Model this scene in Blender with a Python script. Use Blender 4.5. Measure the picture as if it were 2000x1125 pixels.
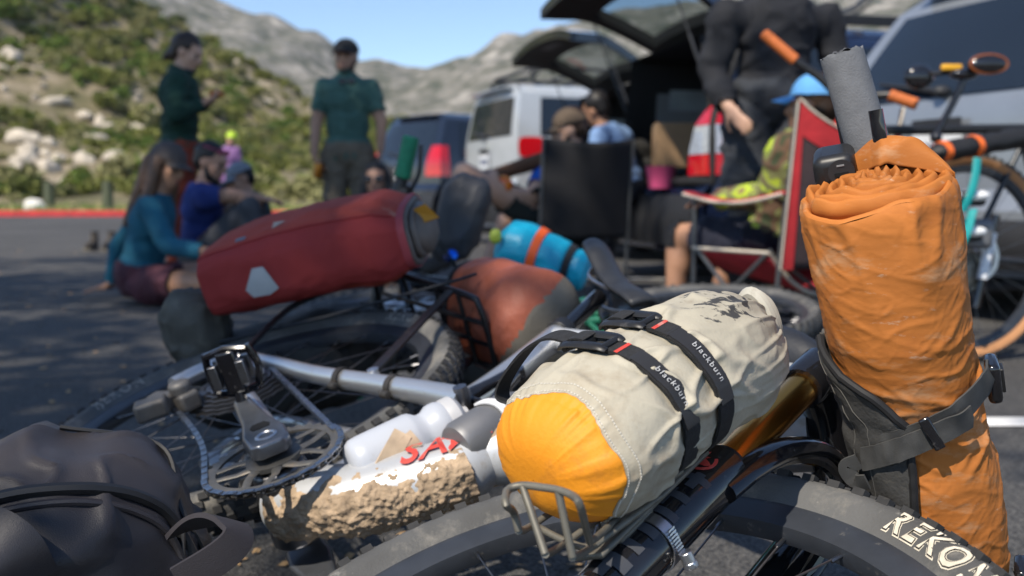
import bpy, bmesh, math, random
import numpy as np
from mathutils import Vector as V, Matrix, noise
for _o in list(bpy.data.objects): bpy.data.objects.remove(_o)
random.seed(7); rnd = random.Random(11)
S = bpy.context.scene; COL = S.collection
PI = math.pi; R_ = math.radians
# ---------------------------------------------------------------- camera
CAM_H = .58; FPX = 1944.; HOR = 380.
PITCH = math.atan((562.5 - HOR) / FPX)
cd = bpy.data.cameras.new('camera'); cam = bpy.data.objects.new('camera', cd); COL.objects.link(cam)
cam.location = (0, 0, CAM_H); cam.rotation_euler = (PI / 2 - PITCH, 0, 0)
cd.sensor_width = 36; cd.lens = 35; cd.clip_start = .05; cd.clip_end = 5000
cd.dof.use_dof = True; cd.dof.focus_distance = .93; cd.dof.aperture_fstop = 5.0
S.camera = cam
# ---------------------------------------------------------------- sky and sun
SUN = V((-.40, -.52, .755)).normalized()          # direction towards the sun
w = bpy.data.worlds.new('World'); S.world = w; w.use_nodes = True
nt = w.node_tree; bg = nt.nodes['Background']
sky = nt.nodes.new('ShaderNodeTexSky'); sky.sky_type = 'NISHITA'; sky.sun_disc = False
sky.sun_elevation = math.asin(SUN.z); sky.sun_rotation = math.atan2(SUN.x, SUN.y)
sky.air_density = 1.0; sky.dust_density = .12; sky.ozone_density = 3.0; sky.altitude = 1400
nt.links.new(sky.outputs[0], bg.inputs[0]); bg.inputs[1].default_value = .15
sd = bpy.data.lights.new('sun', 'SUN'); sun = bpy.data.objects.new('sun', sd); COL.objects.link(sun)
sd.energy = 5.0; sd.angle = R_(.55); sd.color = (1, .91, .78)
sun.rotation_euler = SUN.to_track_quat('Z', 'Y').to_euler(); sun.location = (-8, -10, 15)
S.view_settings.view_transform = 'Standard'; S.view_settings.look = 'None'
S.view_settings.exposure = 0.36; S.view_settings.gamma = 1.0; S.view_settings.use_curve_mapping = False
S.render.engine = 'CYCLES'; S.cycles.use_denoising = True
S.cycles.max_bounces = 6; S.cycles.transparent_max_bounces = 12
# ---------------------------------------------------------------- rays of the measuring camera: photograph pixel + distance -> place
_fw = V((0, math.cos(PITCH), -math.sin(PITCH))); _up = V((0, math.sin(PITCH), math.cos(PITCH))); C0 = V((0, 0, CAM_H))
def ray(px, py): return _fw + V((1, 0, 0)) * ((px - 1000) / FPX) - _up * ((py - 562.5) / FPX)
def at(px, py, Y):
    d = ray(px, py); return C0 + d * (Y / d.y)
def gp(px, py):
    d = ray(px, py); return C0 + d * (-CAM_H / d.z)
# ---------------------------------------------------------------- materials
def nn(t, k, **kw):
    n = t.nodes.new(k)
    for a, b in kw.items(): setattr(n, a, b)
    return n
def mat(name, col, rough=.6, metal=0, var=.18, scale=6., dirt=None, bump=0, bscale=80., coat=0, spec=.5, trans=0, ior=1.45, stretch=None, rvar=0, alpha=1, emis=None):
    """Principled with noisy base colour; dirt=(colour, amount 0-1, scale); bump in metres."""
    m = bpy.data.materials.new(name); m.use_nodes = True; t = m.node_tree; L = t.links.new
    b = t.nodes['Principled BSDF']
    b.inputs['Roughness'].default_value = rough; b.inputs['Metallic'].default_value = metal
    b.inputs['Specular IOR Level'].default_value = spec; b.inputs['IOR'].default_value = ior
    b.inputs['Coat Weight'].default_value = coat; b.inputs['Transmission Weight'].default_value = trans
    tc = nn(t, 'ShaderNodeTexCoord'); src = tc.outputs['Object']
    if stretch:
        mp = nn(t, 'ShaderNodeMapping'); mp.inputs['Scale'].default_value = stretch; L(src, mp.inputs[0]); src = mp.outputs[0]
    n1 = nn(t, 'ShaderNodeTexNoise'); n1.inputs['Scale'].default_value = scale; n1.inputs['Detail'].default_value = 6; L(src, n1.inputs['Vector'])
    cr = nn(t, 'ShaderNodeValToRGB')
    c0 = [max(0, c * (1 - var)) for c in col[:3]] + [1]; c1 = [min(1, c * (1 + var)) for c in col[:3]] + [1]
    cr.color_ramp.elements[0].color = c0; cr.color_ramp.elements[1].color = c1
    cr.color_ramp.elements[0].position = .3; cr.color_ramp.elements[1].position = .7
    L(n1.outputs['Fac'], cr.inputs[0]); out = cr.outputs[0]
    if dirt:
        for dc, amt, ds in (dirt if isinstance(dirt, list) else [dirt]):
            n2 = nn(t, 'ShaderNodeTexNoise'); n2.inputs['Scale'].default_value = ds; n2.inputs['Detail'].default_value = 9; n2.inputs['Roughness'].default_value = .68
            L(src, n2.inputs['Vector'])
            r2 = nn(t, 'ShaderNodeMapRange'); r2.inputs[1].default_value = .72 - .35 * amt; r2.inputs[2].default_value = .80 - .25 * amt
            r2.inputs[4].default_value = min(1, .35 + .65 * amt)
            L(n2.outputs['Fac'], r2.inputs[0])
            mx = nn(t, 'ShaderNodeMix', data_type='RGBA'); L(r2.outputs[0], mx.inputs[0]); L(out, mx.inputs[6]); mx.inputs[7].default_value = (*dc, 1); out = mx.outputs[2]
    L(out, b.inputs['Base Color'])
    if rvar:
        r3 = nn(t, 'ShaderNodeMapRange'); r3.inputs[3].default_value = max(.02, rough - rvar); r3.inputs[4].default_value = min(1, rough + rvar); L(n1.outputs['Fac'], r3.inputs[0]); L(r3.outputs[0], b.inputs['Roughness'])
    if bump:
        n4 = nn(t, 'ShaderNodeTexNoise'); n4.inputs['Scale'].default_value = bscale; n4.inputs['Detail'].default_value = 5; L(src, n4.inputs['Vector'])
        bp_ = nn(t, 'ShaderNodeBump'); bp_.inputs['Distance'].default_value = bump; bp_.inputs['Strength'].default_value = 1; L(n4.outputs['Fac'], bp_.inputs['Height']); L(bp_.outputs[0], b.inputs['Normal'])
    if emis: b.inputs['Emission Color'].default_value = (*emis, 1); b.inputs['Emission Strength'].default_value = 1
    return m
def patches(name, cols, scale, rough=.85, sharp=True, bump=0, bscale=30):
    """camouflage / tie-dye / rock: hard or soft patches of several colours"""
    m = bpy.data.materials.new(name); m.use_nodes = True; t = m.node_tree; L = t.links.new; b = t.nodes['Principled BSDF']
    b.inputs['Roughness'].default_value = rough
    tc = nn(t, 'ShaderNodeTexCoord'); n1 = nn(t, 'ShaderNodeTexNoise'); n1.inputs['Scale'].default_value = scale; n1.inputs['Detail'].default_value = 4; n1.inputs['Distortion'].default_value = .6
    L(tc.outputs['Object'], n1.inputs['Vector']); cr = nn(t, 'ShaderNodeValToRGB')
    cr.color_ramp.interpolation = 'CONSTANT' if sharp else 'LINEAR'
    k = len(cols)
    for i, c in enumerate(cols):
        p = .28 + .44 * i / max(1, k - (0 if sharp else 1))
        e = cr.color_ramp.elements[i] if i < 2 else cr.color_ramp.elements.new(p)
        e.position = p; e.color = (*c, 1)
    L(n1.outputs['Fac'], cr.inputs[0]); L(cr.outputs[0], b.inputs['Base Color'])
    if bump:
        n4 = nn(t, 'ShaderNodeTexNoise'); n4.inputs['Scale'].default_value = bscale; n4.inputs['Detail'].default_value = 6; L(tc.outputs['Object'], n4.inputs['Vector'])
        bp_ = nn(t, 'ShaderNodeBump'); bp_.inputs['Distance'].default_value = bump; L(n4.outputs['Fac'], bp_.inputs['Height']); L(bp_.outputs[0], b.inputs['Normal'])
    return m
# ---------------------------------------------------------------- mesh helpers
def frame(d, up=V((0, 0, 1))):
    d = d.normalized(); x = up.cross(d)
    if x.length < 1e-4: x = V((1, 0, 0)).cross(d)
    x.normalize(); return x, d.cross(x), d
class MB:
    def __init__(s, xf=None): s.v = []; s.f = []; s.m = []; s.xf = xf; s.k = 0
    def add(s, vs, fs, k=None):
        b = len(s.v); s.v += [V(v) for v in vs] if s.xf is None else [s.xf(V(v)) for v in vs]
        s.f += [tuple(i + b for i in f) for f in fs]; s.m += [s.k if k is None else k] * len(fs); return s
    def box(s, c, size, ax=None):
        x, y, z = ax or (V((1, 0, 0)), V((0, 1, 0)), V((0, 0, 1))); c = V(c); a, b, d = [q / 2 for q in size]
        vs = [c + x * (i * a) + y * (j * b) + z * (k * d) for k in (-1, 1) for i, j in ((-1, -1), (1, -1), (1, 1), (-1, 1))]
        return s.add(vs, [(3, 2, 1, 0), (4, 5, 6, 7), (0, 1, 5, 4), (1, 2, 6, 5), (2, 3, 7, 6), (3, 0, 4, 7)])
    def rings(s, rings, closed=False, caps=True):
        n = len(rings[0]); vs = [p for r in rings for p in r]; fs = []; m = len(rings)
        for i in range(m if closed else m - 1):
            for j in range(n):
                a = i * n + j; b = i * n + (j + 1) % n; c = ((i + 1) % m) * n + (j + 1) % n; d = ((i + 1) % m) * n + j
                fs.append((a, b, c, d))
        if caps and not closed: fs += [tuple(range(n - 1, -1, -1)), tuple(range((m - 1) * n, m * n))]
        return s.add(vs, fs)
    def tube(s, pts, r, n=10, closed=False, caps=True, sq=None, up=None):
        pts = [V(p) for p in pts]; m = len(pts); rs = r if isinstance(r, (list, tuple)) else [r] * m
        T = []
        for i in range(m):
            a = pts[(i - 1) % m] if (closed or i > 0) else pts[i]; b = pts[(i + 1) % m] if (closed or i < m - 1) else pts[i]
            T.append((b - a).normalized())
        x, y, _ = frame(T[0], up or (V((0, 0, 1)) if abs(T[0].z) < .9 else V((0, 1, 0)))); out = []
        for i in range(m):
            t = T[i]
            if up is not None:
                x, y, _ = frame(t, up)
            else:
                x = (x - t * x.dot(t)); x.normalize(); y = t.cross(x)
            ring = []
            for j in range(n):
                a = 2 * PI * j / n; cx, cy = math.cos(a), math.sin(a)
                if sq:
                    e = sq[2] if len(sq) > 2 else 1
                    cx = math.copysign(abs(cx) ** e, cx) * sq[0]; cy = math.copysign(abs(cy) ** e, cy) * sq[1]
                ring.append(pts[i] + (x * cx + y * cy) * rs[i])
            out.append(ring)
        return s.rings(out, closed, caps)
    def lathe(s, prof, c, axis, n=32, up=None, caps=True, closed=False):
        x, y, z = frame(V(axis), up or V((0, 0, 1))) if abs(V(axis).normalized().z) < .95 or up else frame(V(axis), V((0, 1, 0))); c = V(c)
        return s.rings([[c + z * h + (x * math.cos(2 * PI * j / n) + y * math.sin(2 * PI * j / n)) * r for j in range(n)] for r, h in prof], closed, caps)
    def ell(s, c, rad, ax=None, n=16, m=10):
        x, y, z = ax or (V((1, 0, 0)), V((0, 1, 0)), V((0, 0, 1))); c = V(c)
        rg = []
        for i in range(m + 1):
            a = -PI / 2 + PI * i / m; a = max(-1.5, min(1.5, a))
            rg.append([c + z * (rad[2] * math.sin(a)) + (x * (math.cos(2 * PI * j / n) * rad[0]) + y * (math.sin(2 * PI * j / n) * rad[1])) * math.cos(a) for j in range(n)])
        return s.rings(rg)
    def cap(s, a, b, ra, rb, n=12):
        a, b = V(a), V(b); x, y, d = frame(b - a); L = (b - a).length; rg = []
        for i in range(5): t = -PI / 2 + PI / 2 * i / 4; rg.append((a + d * (math.sin(t) * ra), max(.05, math.cos(t)) * ra))
        for i in range(5): t = PI / 2 * i / 4; rg.append((b + d * (math.sin(t) * rb), max(.05, math.cos(t)) * rb))
        return s.rings([[p + (x * math.cos(2 * PI * j / n) + y * math.sin(2 * PI * j / n)) * r for j in range(n)] for p, r in rg])
    def grid(s, fn, nu, nv, wu=False, wv=False):
        vs = [fn(i / (nu if wu else nu - 1), j / (nv if wv else nv - 1)) for i in range(nu) for j in range(nv)]; fs = []
        for i in range(nu if wu else nu - 1):
            for j in range(nv if wv else nv - 1):
                a, b = i, (i + 1) % nu; c, d = j, (j + 1) % nv
                fs.append((a * nv + c, b * nv + c, b * nv + d, a * nv + d))
        return s.add(vs, fs)
    def prism(s, poly, h, c, ax):
        x, y, z = ax; c = V(c); n = len(poly)
        lo = [c + x * p[0] + y * p[1] - z * (h / 2) for p in poly]; hi = [c + x * p[0] + y * p[1] + z * (h / 2) for p in poly]
        return s.add(lo + hi, [tuple(range(n - 1, -1, -1)), tuple(range(n, 2 * n))] + [(i, (i + 1) % n, n + (i + 1) % n, n + i) for i in range(n)])
    def ribbon(s, pts, nor, wd, th):
        pts = [V(p) for p in pts]; rg = []
        for i, p in enumerate(pts):
            t = (pts[min(i + 1, len(pts) - 1)] - pts[max(i - 1, 0)]).normalized(); nr = V(nor[i]); nr = (nr - t * nr.dot(t)).normalized(); b = t.cross(nr)
            w_ = wd[i] if isinstance(wd, list) else wd
            rg.append([p + b * (w_ / 2), p + b * (w_ / 2) + nr * th, p + nr * th * 1.15, p - b * (w_ / 2) + nr * th, p - b * (w_ / 2)])
        return s.rings(rg)
    def build(s, name, m, parent=None, smooth=True, bevel=0, kind=None, label=None, cat=None, group=None, loc=None, sharp=40, sub=0, bseg=2):
        me = bpy.data.meshes.new(name)
        root = parent
        while root is not None and root.parent is not None: root = root.parent
        if root is not None: org = root.location.copy()
        else:
            if loc is not None: org = V(loc)
            else:
                a = np.array([tuple(v) for v in s.v]); org = V(((a[:, 0].min() + a[:, 0].max()) / 2, (a[:, 1].min() + a[:, 1].max()) / 2, a[:, 2].min()))
        me.from_pydata([v - org for v in s.v], [], s.f)
        for q in (m if isinstance(m, (list, tuple)) else [m]): me.materials.append(q)
        if any(s.m): me.polygons.foreach_set('material_index', s.m)
        if smooth:
            me.polygons.foreach_set('use_smooth', [True] * len(me.polygons))
            if sharp: me.set_sharp_from_angle(angle=R_(sharp))
        me.update(); o = bpy.data.objects.new(name, me); COL.objects.link(o)
        if parent is not None: o.parent = parent
        else: o.location = org
        if bevel:
            bm_ = o.modifiers.new('bevel', 'BEVEL'); bm_.width = bevel; bm_.segments = bseg; bm_.limit_method = 'ANGLE'; bm_.angle_limit = R_(35)
        if sub: sb = o.modifiers.new('sub', 'SUBSURF'); sb.levels = sub; sb.render_levels = sub
        tag(o, label, cat, group, kind); return o
def tag(o, label=None, cat=None, group=None, kind=None):
    for k, q in (('label', label), ('category', cat), ('group', group), ('kind', kind)):
        if q: o[k] = q
    return o
def thing(name, label, cat, loc, group=None):
    o = bpy.data.objects.new(name, None); COL.objects.link(o); o.location = V(loc); o.empty_display_size = .1
    return tag(o, label, cat, group)
def copy_tree(o, parent=None):
    c = o.copy(); COL.objects.link(c)
    if parent is not None: c.parent = parent
    for ch in o.children: copy_tree(ch, c)
    return c
def fbm(p, o=4): return noise.fractal(V(p), 1.0, 2.0, o)
def ridge(p, o=4):
    a = 0; amp = .5; q = V(p)
    for _ in range(o): a += amp * (1 - 2 * abs(noise.noise(q))); q = q * 2.03 + V((3.1, 1.7, 2.2)); amp *= .5
    return a
def crease(p, wd=.10):
    """long thin fold lines: 1 on the line, 0 away from it"""
    n = noise.noise(V(p)); return math.exp(-(n / wd) ** 2)
def smooth_curve(pts, n=8, closed=False):
    pts = [V(p) for p in pts]; m = len(pts); out = []
    for i in range(m if closed else m - 1):
        p0 = pts[(i - 1) % m] if closed or i > 0 else pts[i] * 2 - pts[i + 1]; p1 = pts[i]; p2 = pts[(i + 1) % m]
        p3 = pts[(i + 2) % m] if closed or i < m - 2 else p2 * 2 - p1
        for k in range(n):
            t = k / n
            out.append(.5 * ((2 * p1) + (p2 - p0) * t + (2 * p0 - 5 * p1 + 4 * p2 - p3) * t * t + (3 * p1 - p0 - 3 * p2 + p3) * t ** 3))
    if not closed: out.append(pts[-1])
    return out
def text_geo(txt, size=1., offset=0., shear=0., spacing=1., res=3):
    c = bpy.data.curves.new('t', 'FONT'); c.body = txt; c.size = size; c.offset = offset; c.shear = shear; c.space_character = spacing; c.resolution_u = res; c.align_x = 'CENTER'; c.align_y = 'CENTER'
    o = bpy.data.objects.new('t', c); COL.objects.link(o); dg = bpy.context.evaluated_depsgraph_get(); me = o.evaluated_get(dg).to_mesh()
    vs = [v.co.copy() for v in me.vertices]; fs = [tuple(p.vertices) for p in me.polygons]
    o.evaluated_get(dg).to_mesh_clear(); bpy.data.objects.remove(o); bpy.data.curves.remove(c); return vs, fs
def remesh(mb, voxel, iters=4, fac=.5):
    """union of closed shapes -> one continuous surface (lists of verts, faces)"""
    me = bpy.data.meshes.new('tmp'); me.from_pydata([tuple(v) for v in mb.v], [], mb.f); o = bpy.data.objects.new('tmp', me); COL.objects.link(o)
    r = o.modifiers.new('r', 'REMESH'); r.mode = 'VOXEL'; r.voxel_size = voxel
    if iters: sm = o.modifiers.new('s', 'SMOOTH'); sm.iterations = iters; sm.factor = fac
    dg = bpy.context.evaluated_depsgraph_get(); e = o.evaluated_get(dg).to_mesh()
    n = len(e.vertices); co = np.empty(n * 3); e.vertices.foreach_get('co', co); no = np.empty(n * 3); e.vertices.foreach_get('normal', no)
    fs = [tuple(p.vertices) for p in e.polygons]
    o.evaluated_get(dg).to_mesh_clear(); bpy.data.objects.remove(o); bpy.data.meshes.remove(me)
    return co.reshape(-1, 3), no.reshape(-1, 3), fs
# ================================================================ SETTING
def lerp_tab(tab, x):
    if x <= tab[0][0]: return tab[0][1]
    for (a, b), (c, d) in zip(tab, tab[1:]):
        if x <= c:
            t = (x - a) / (c - a); t = t * t * (3 - 2 * t); return b + (d - b) * t
    return tab[-1][1]
def asphalt_mat():
    m = bpy.data.materials.new('asphalt'); m.use_nodes = True; t = m.node_tree; L = t.links.new; b = t.nodes['Principled BSDF']; b.inputs['Roughness'].default_value = .88
    tc = nn(t, 'ShaderNodeTexCoord'); v = nn(t, 'ShaderNodeTexVoronoi'); v.inputs['Scale'].default_value = 190; L(tc.outputs['Object'], v.inputs['Vector'])
    cr = nn(t, 'ShaderNodeValToRGB'); e = cr.color_ramp.elements; e[0].color = (.022, .023, .025, 1); e[1].color = (.115, .11, .104, 1); e[0].position = .15; e[1].position = .95
    L(v.outputs['Color'], cr.inputs[0])
    n1 = nn(t, 'ShaderNodeTexNoise'); n1.inputs['Scale'].default_value = .55; n1.inputs['Detail'].default_value = 8; L(tc.outputs['Object'], n1.inputs['Vector'])
    r = nn(t, 'ShaderNodeMapRange'); r.inputs[1].default_value = .3; r.inputs[2].default_value = .7; r.inputs[3].default_value = .75; r.inputs[4].default_value = 1.3; L(n1.outputs['Fac'], r.inputs[0])
    mx = nn(t, 'ShaderNodeMix', data_type='RGBA', blend_type='MULTIPLY'); mx.inputs[0].default_value = 1; L(cr.outputs[0], mx.inputs[6]); L(r.outputs[0], mx.inputs[7])
    L(mx.outputs[2], b.inputs['Base Color']); bp_ = nn(t, 'ShaderNodeBump'); bp_.inputs['Distance'].default_value = .004; L(v.outputs['Distance'], bp_.inputs['Height']); L(bp_.outputs[0], b.inputs['Normal']); return m
KERB_Y = 26.6
MB().grid(lambda u, v: V((-90 + 180 * u, -40 + (KERB_Y + 40) * v, 0)), 13, 9).build('parking_asphalt', asphalt_mat(), kind='structure', loc=(0, 0, 0))
red_paint = mat('kerb_red', (.50, .028, .03), .7, var=.25, scale=3, dirt=((.20, .15, .13), .35, 9.), bump=.003)
mb = MB(); mb.rings([[V((x, KERB_Y, -.1)), V((x, KERB_Y, .12)), V((x, KERB_Y + .03, .15)), V((x, KERB_Y + .17, .15)), V((x, KERB_Y + .2, .12)), V((x, KERB_Y + .2, -.1))] for x in np.linspace(-90, 90, 61)])
mb.build('red_painted_kerb', red_paint, kind='structure', loc=(0, KERB_Y, 0))
paint = mat('road_paint', (.72, .71, .68), .7, var=.12, scale=14, dirt=((.10, .10, .10), .42, 60.))
# painted bay lines
for (p, q) in (((1880, 826), (2010, 826)), ((1180, 545), (1300, 545))):
    a, b = gp(*p), gp(*q); d = (b - a).normalized(); a -= d * .6; b += d * 2.2; s = V((-d.y, d.x, 0)) * .05
    MB().add([a - s + V((0, 0, .004)), b - s + V((0, 0, .004)), b + s + V((0, 0, .004)), a + s + V((0, 0, .004))], [(0, 1, 2, 3)]).build('painted_bay_line', paint, kind='structure')
# ---- hill
RZ = [(-120, 40), (-75, 34), (-46, 25), (-39, 18.5), (-31, 14.2), (-24.5, 10.8), (-21, 8.4), (-15, 7.0), (-9, 5.8), (0, 3.8), (15, 2.2), (60, 2)]
def hill_z(x, y):
    z = .13
    if y > 30:
        t = max(0, min(1, (y - 37) / 75.)); s = t * t * (3 - 2 * t) * .35 + t * .65
        z += max(0, y - 30) * .015 + lerp_tab(RZ, x + .12 * (y - 110) * 0) * s
        k = max(0, min(1, (y - 38) / 20)); z += k * (1.5 * fbm((x * .06, y * .06, .3), 5) + .35 * fbm((x * .35, y * .35, 1.3), 3))
        if y > 112: z -= ((y - 112) * .22)
    else: z += .06 * fbm((x * .5, y * .5, 0), 3) * min(1, (y - KERB_Y - .2))
    return z
def hill_mat():
    m = bpy.data.materials.new('dry_hillside'); m.use_nodes = True; t = m.node_tree; L = t.links.new; b = t.nodes['Principled BSDF']; b.inputs['Roughness'].default_value = .95
    ge = nn(t, 'ShaderNodeNewGeometry'); n1 = nn(t, 'ShaderNodeTexNoise'); n1.inputs['Scale'].default_value = .28; n1.inputs['Detail'].default_value = 9; n1.inputs['Roughness'].default_value = .62; L(ge.outputs['Position'], n1.inputs['Vector'])
    cr = nn(t, 'ShaderNodeValToRGB'); el = cr.color_ramp.elements
    el[0].position = .36; el[0].color = (.09, .085, .035, 1); el[1].position = .68; el[1].color = (.36, .30, .22, 1)
    for p, c in ((.46, (.14, .12, .06)), (.56, (.21, .17, .105))): e = el.new(p); e.color = (*c, 1)
    L(n1.outputs['Fac'], cr.inputs[0])
    sx = nn(t, 'ShaderNodeSeparateXYZ'); L(ge.outputs['Position'], sx.inputs[0]); mr = nn(t, 'ShaderNodeMapRange'); mr.inputs[1].default_value = 30; mr.inputs[2].default_value = 37; L(sx.outputs['Y'], mr.inputs[0])
    n2 = nn(t, 'ShaderNodeTexNoise'); n2.inputs['Scale'].default_value = .9; n2.inputs['Detail'].default_value = 6; L(ge.outputs['Position'], n2.inputs['Vector'])
    g = nn(t, 'ShaderNodeValToRGB'); g.color_ramp.elements[0].color = (.10, .14, .025, 1); g.color_ramp.elements[1].color = (.36, .30, .15, 1); g.color_ramp.elements[0].position = .42; g.color_ramp.elements[1].position = .6; L(n2.outputs['Fac'], g.inputs[0])
    mx = nn(t, 'ShaderNodeMix', data_type='RGBA'); L(mr.outputs[0], mx.inputs[0]); L(g.outputs[0], mx.inputs[6]); L(cr.outputs[0], mx.inputs[7]); L(mx.outputs[2], b.inputs['Base Color'])
    bp_ = nn(t, 'ShaderNodeBump'); bp_.inputs['Distance'].default_value = .4; L(n1.outputs['Fac'], bp_.inputs['Height']); L(bp_.outputs[0], b.inputs['Normal']); return m
def hill_fn(u, v):
    y = KERB_Y + .19 + (170 - KERB_Y) * (v ** 1.5); x = (-130 + 240 * u); return V((x, y, hill_z(x, y)))
MB().grid(hill_fn, 170, 110).build('hillside', hill_mat(), kind='structure', loc=(0, 60, 0), sharp=0)
# ---- far mountain
MT = [(-.9, .30), (-.5, .26), (-.40, .245), (-.314, .208), (-.25, .182), (-.2, .160), (-.144, .134), (-.087, .124), (-.05, .134), (0, .158), (.06, .166), (.15, .185), (.33, .215), (.41, .24), (.6, .25), (.9, .22)]
def mtn_fn(u, v):
    y = 210 + 590 * v; k = -.95 + 1.9 * u; x = k * (260 + (y - 210) * .66)
    t = min(1, (y - 210) / 440.); s = t ** 1.15
    z = lerp_tab(MT, x / 650.) * 650 * s
    if y > 650: z -= (y - 650) * .4
    z += s * (26 * ridge((x * .008, y * .008, 2.1), 6) - 11 + 7 * fbm((x * .035, y * .035, 5), 4)) * (1 - .55 * max(0, 1 - abs(y - 650) / 160))
    return V((x, y, z - 1))
def rock_mountain_mat():
    m = bpy.data.materials.new('mountain_rock_scrub'); m.use_nodes = True; t = m.node_tree; L = t.links.new; b = t.nodes['Principled BSDF']; b.inputs['Roughness'].default_value = .95
    ge = nn(t, 'ShaderNodeNewGeometry'); n1 = nn(t, 'ShaderNodeTexNoise'); n1.inputs['Scale'].default_value = .07; n1.inputs['Detail'].default_value = 12; n1.inputs['Roughness'].default_value = .72; L(ge.outputs['Position'], n1.inputs['Vector'])
    cr = nn(t, 'ShaderNodeValToRGB'); el = cr.color_ramp.elements; el[0].position = .40; el[0].color = (.07, .08, .05, 1); el[1].position = .66; el[1].color = (.58, .53, .46, 1)
    for p, c in ((.48, (.15, .145, .11)), (.56, (.27, .25, .215))): e = el.new(p); e.color = (*c, 1)
    L(n1.outputs['Fac'], cr.inputs[0]); L(cr.outputs[0], b.inputs['Base Color'])
    bp_ = nn(t, 'ShaderNodeBump'); bp_.inputs['Distance'].default_value = 5; L(n1.outputs['Fac'], bp_.inputs['Height']); L(bp_.outputs[0], b.inputs['Normal']); return m
MB().grid(mtn_fn, 240, 150).build('mountain', rock_mountain_mat(), kind='structure', loc=(0, 400, 0), sharp=0)
MB().grid(lambda u, v: V((-1250 + 2500 * u, -250 + 1100 * v, -.35)), 5, 5).build('far_ground', mat('dry_ground', (.26, .21, .14), .95, scale=.05), kind='structure', loc=(0, 0, -.35))
# ---- foliage
def leaf_mat(name, col, var=.35):
    m = mat(name, col, .65, var=var, scale=3., spec=.3); b = m.node_tree.nodes['Principled BSDF']
    b.inputs['Subsurface Weight'].default_value = 0
    return m
LEAF = [leaf_mat('leaf_olive', (.165, .175, .038)), leaf_mat('leaf_green', (.11, .165, .026)), leaf_mat('leaf_sage', (.23, .22, .09)), leaf_mat('leaf_dark', (.07, .09, .025))]
def leaves(mb, c, rad, n, size, r, flat=.0):
    for _ in range(n):
        while True:
            d = V((r.uniform(-1, 1), r.uniform(-1, 1), r.uniform(-1, 1)))
            if .05 < d.length < 1: break
        d = d.normalized() * (d.length ** .45)
        p = c + V((d.x * rad[0], d.y * rad[1], d.z * rad[2]))
        a = V((r.gauss(0, 1), r.gauss(0, 1), r.gauss(0, 1) * (1 - flat))).normalized(); b = a.cross(V((r.gauss(0, 1), r.gauss(0, 1), r.gauss(0, 1)))).normalized()
        s = size * r.uniform(.6, 1.4); mb.add([p - a * s, p + b * s * .45, p + a * s, p - b * s * .45], [(0, 1, 2, 3)])
def bush_mesh(seed, mats):
    r = random.Random(seed); mb = MB()
    for k in range(9):
        a = r.uniform(0, 2 * PI); q = r.uniform(.1, .62); mb.k = r.choice((0, 0, 1))
        rr = r.uniform(.3, .46); leaves(mb, V((q * math.cos(a), q * math.sin(a), r.uniform(.25, .72))), (rr, rr, rr * .85), 70, .12, r)
    o = mb.build('hill_bush', mats, smooth=False, loc=(0, 0, 0)); return o
bush0 = [bush_mesh(i, [LEAF[a], LEAF[b]]) for i, (a, b) in enumerate(((0, 1), (1, 0), (2, 0), (0, 3), (2, 1), (3, 0)))]
def boulder(seed, name, m):
    r = random.Random(seed); bm = bmesh.new(); bmesh.ops.create_icosphere(bm, subdivisions=3, radius=1); off = V((r.uniform(0, 50),) * 3)
    for v in bm.verts:
        d = 1 + .32 * noise.noise(v.co * 1.1 + off) + .14 * noise.noise(v.co * 3 + off); v.co = V((v.co.x * d, v.co.y * d * .8, max(-.3, v.co.z * d * .75)))
    me = bpy.data.meshes.new(name); bm.to_mesh(me); bm.free(); me.materials.append(m); o = bpy.data.objects.new(name, me); COL.objects.link(o); return o
rockm = mat('pale_granite', (.46, .40, .32), .9, var=.3, scale=1.2, dirt=((.18, .14, .10), .4, 2.5), bump=.05, bscale=4)
rock0 = [boulder(40 + i, 'hillside_boulder', rockm) for i in range(4)]
spots = []; r = random.Random(5)
while len(spots) < 1150:
    y = 39 + 74 * r.random() ** .8; x = r.uniform(-.62, .12) * y - (2 if y > 80 else 0)
    if fbm((x * .07, y * .07, 7), 3) + .25 < r.random() * .40 - .15: continue
    s = r.uniform(.7, 1.5) * (1 + (y - 38) * .004)
    if any((x - a) ** 2 + (y - b) ** 2 < (.75 * (s + c)) ** 2 for a, b, c in spots): s *= .7
    spots.append((x, y, s))
spots.sort(key=lambda q: q[1] / q[2])
mass = MB()
for i, (x, y, s) in enumerate(spots):
    src = bush0[i % 6]
    if i < 280:
        o = src if i < 6 else src.copy()
        if i >= 6: COL.objects.link(o)
        o.location = (x, y, hill_z(x, y) - .15 * s); o.scale = (s * r.uniform(.9, 1.2), s, s * r.uniform(.75, 1.1)); o.rotation_euler = (0, 0, r.uniform(0, 6.28))
        tag(o, 'rounded olive green chaparral bush growing on the sunlit hillside', 'bush', 'chaparral bushes on the hillside')
    else:
        me = src.data; a = r.uniform(0, 6.28); ca, sa = math.cos(a), math.sin(a); z = hill_z(x, y) - .15 * s
        mass.k = (0, 1, 2, 0, 2, 3)[i % 6]
        mass.add([V((x + s * (v.co.x * ca - v.co.y * sa), y + s * (v.co.x * sa + v.co.y * ca), z + s * v.co.z)) for v in me.vertices], [tuple(p.vertices) for p in me.polygons])
r2 = random.Random(15)
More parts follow.
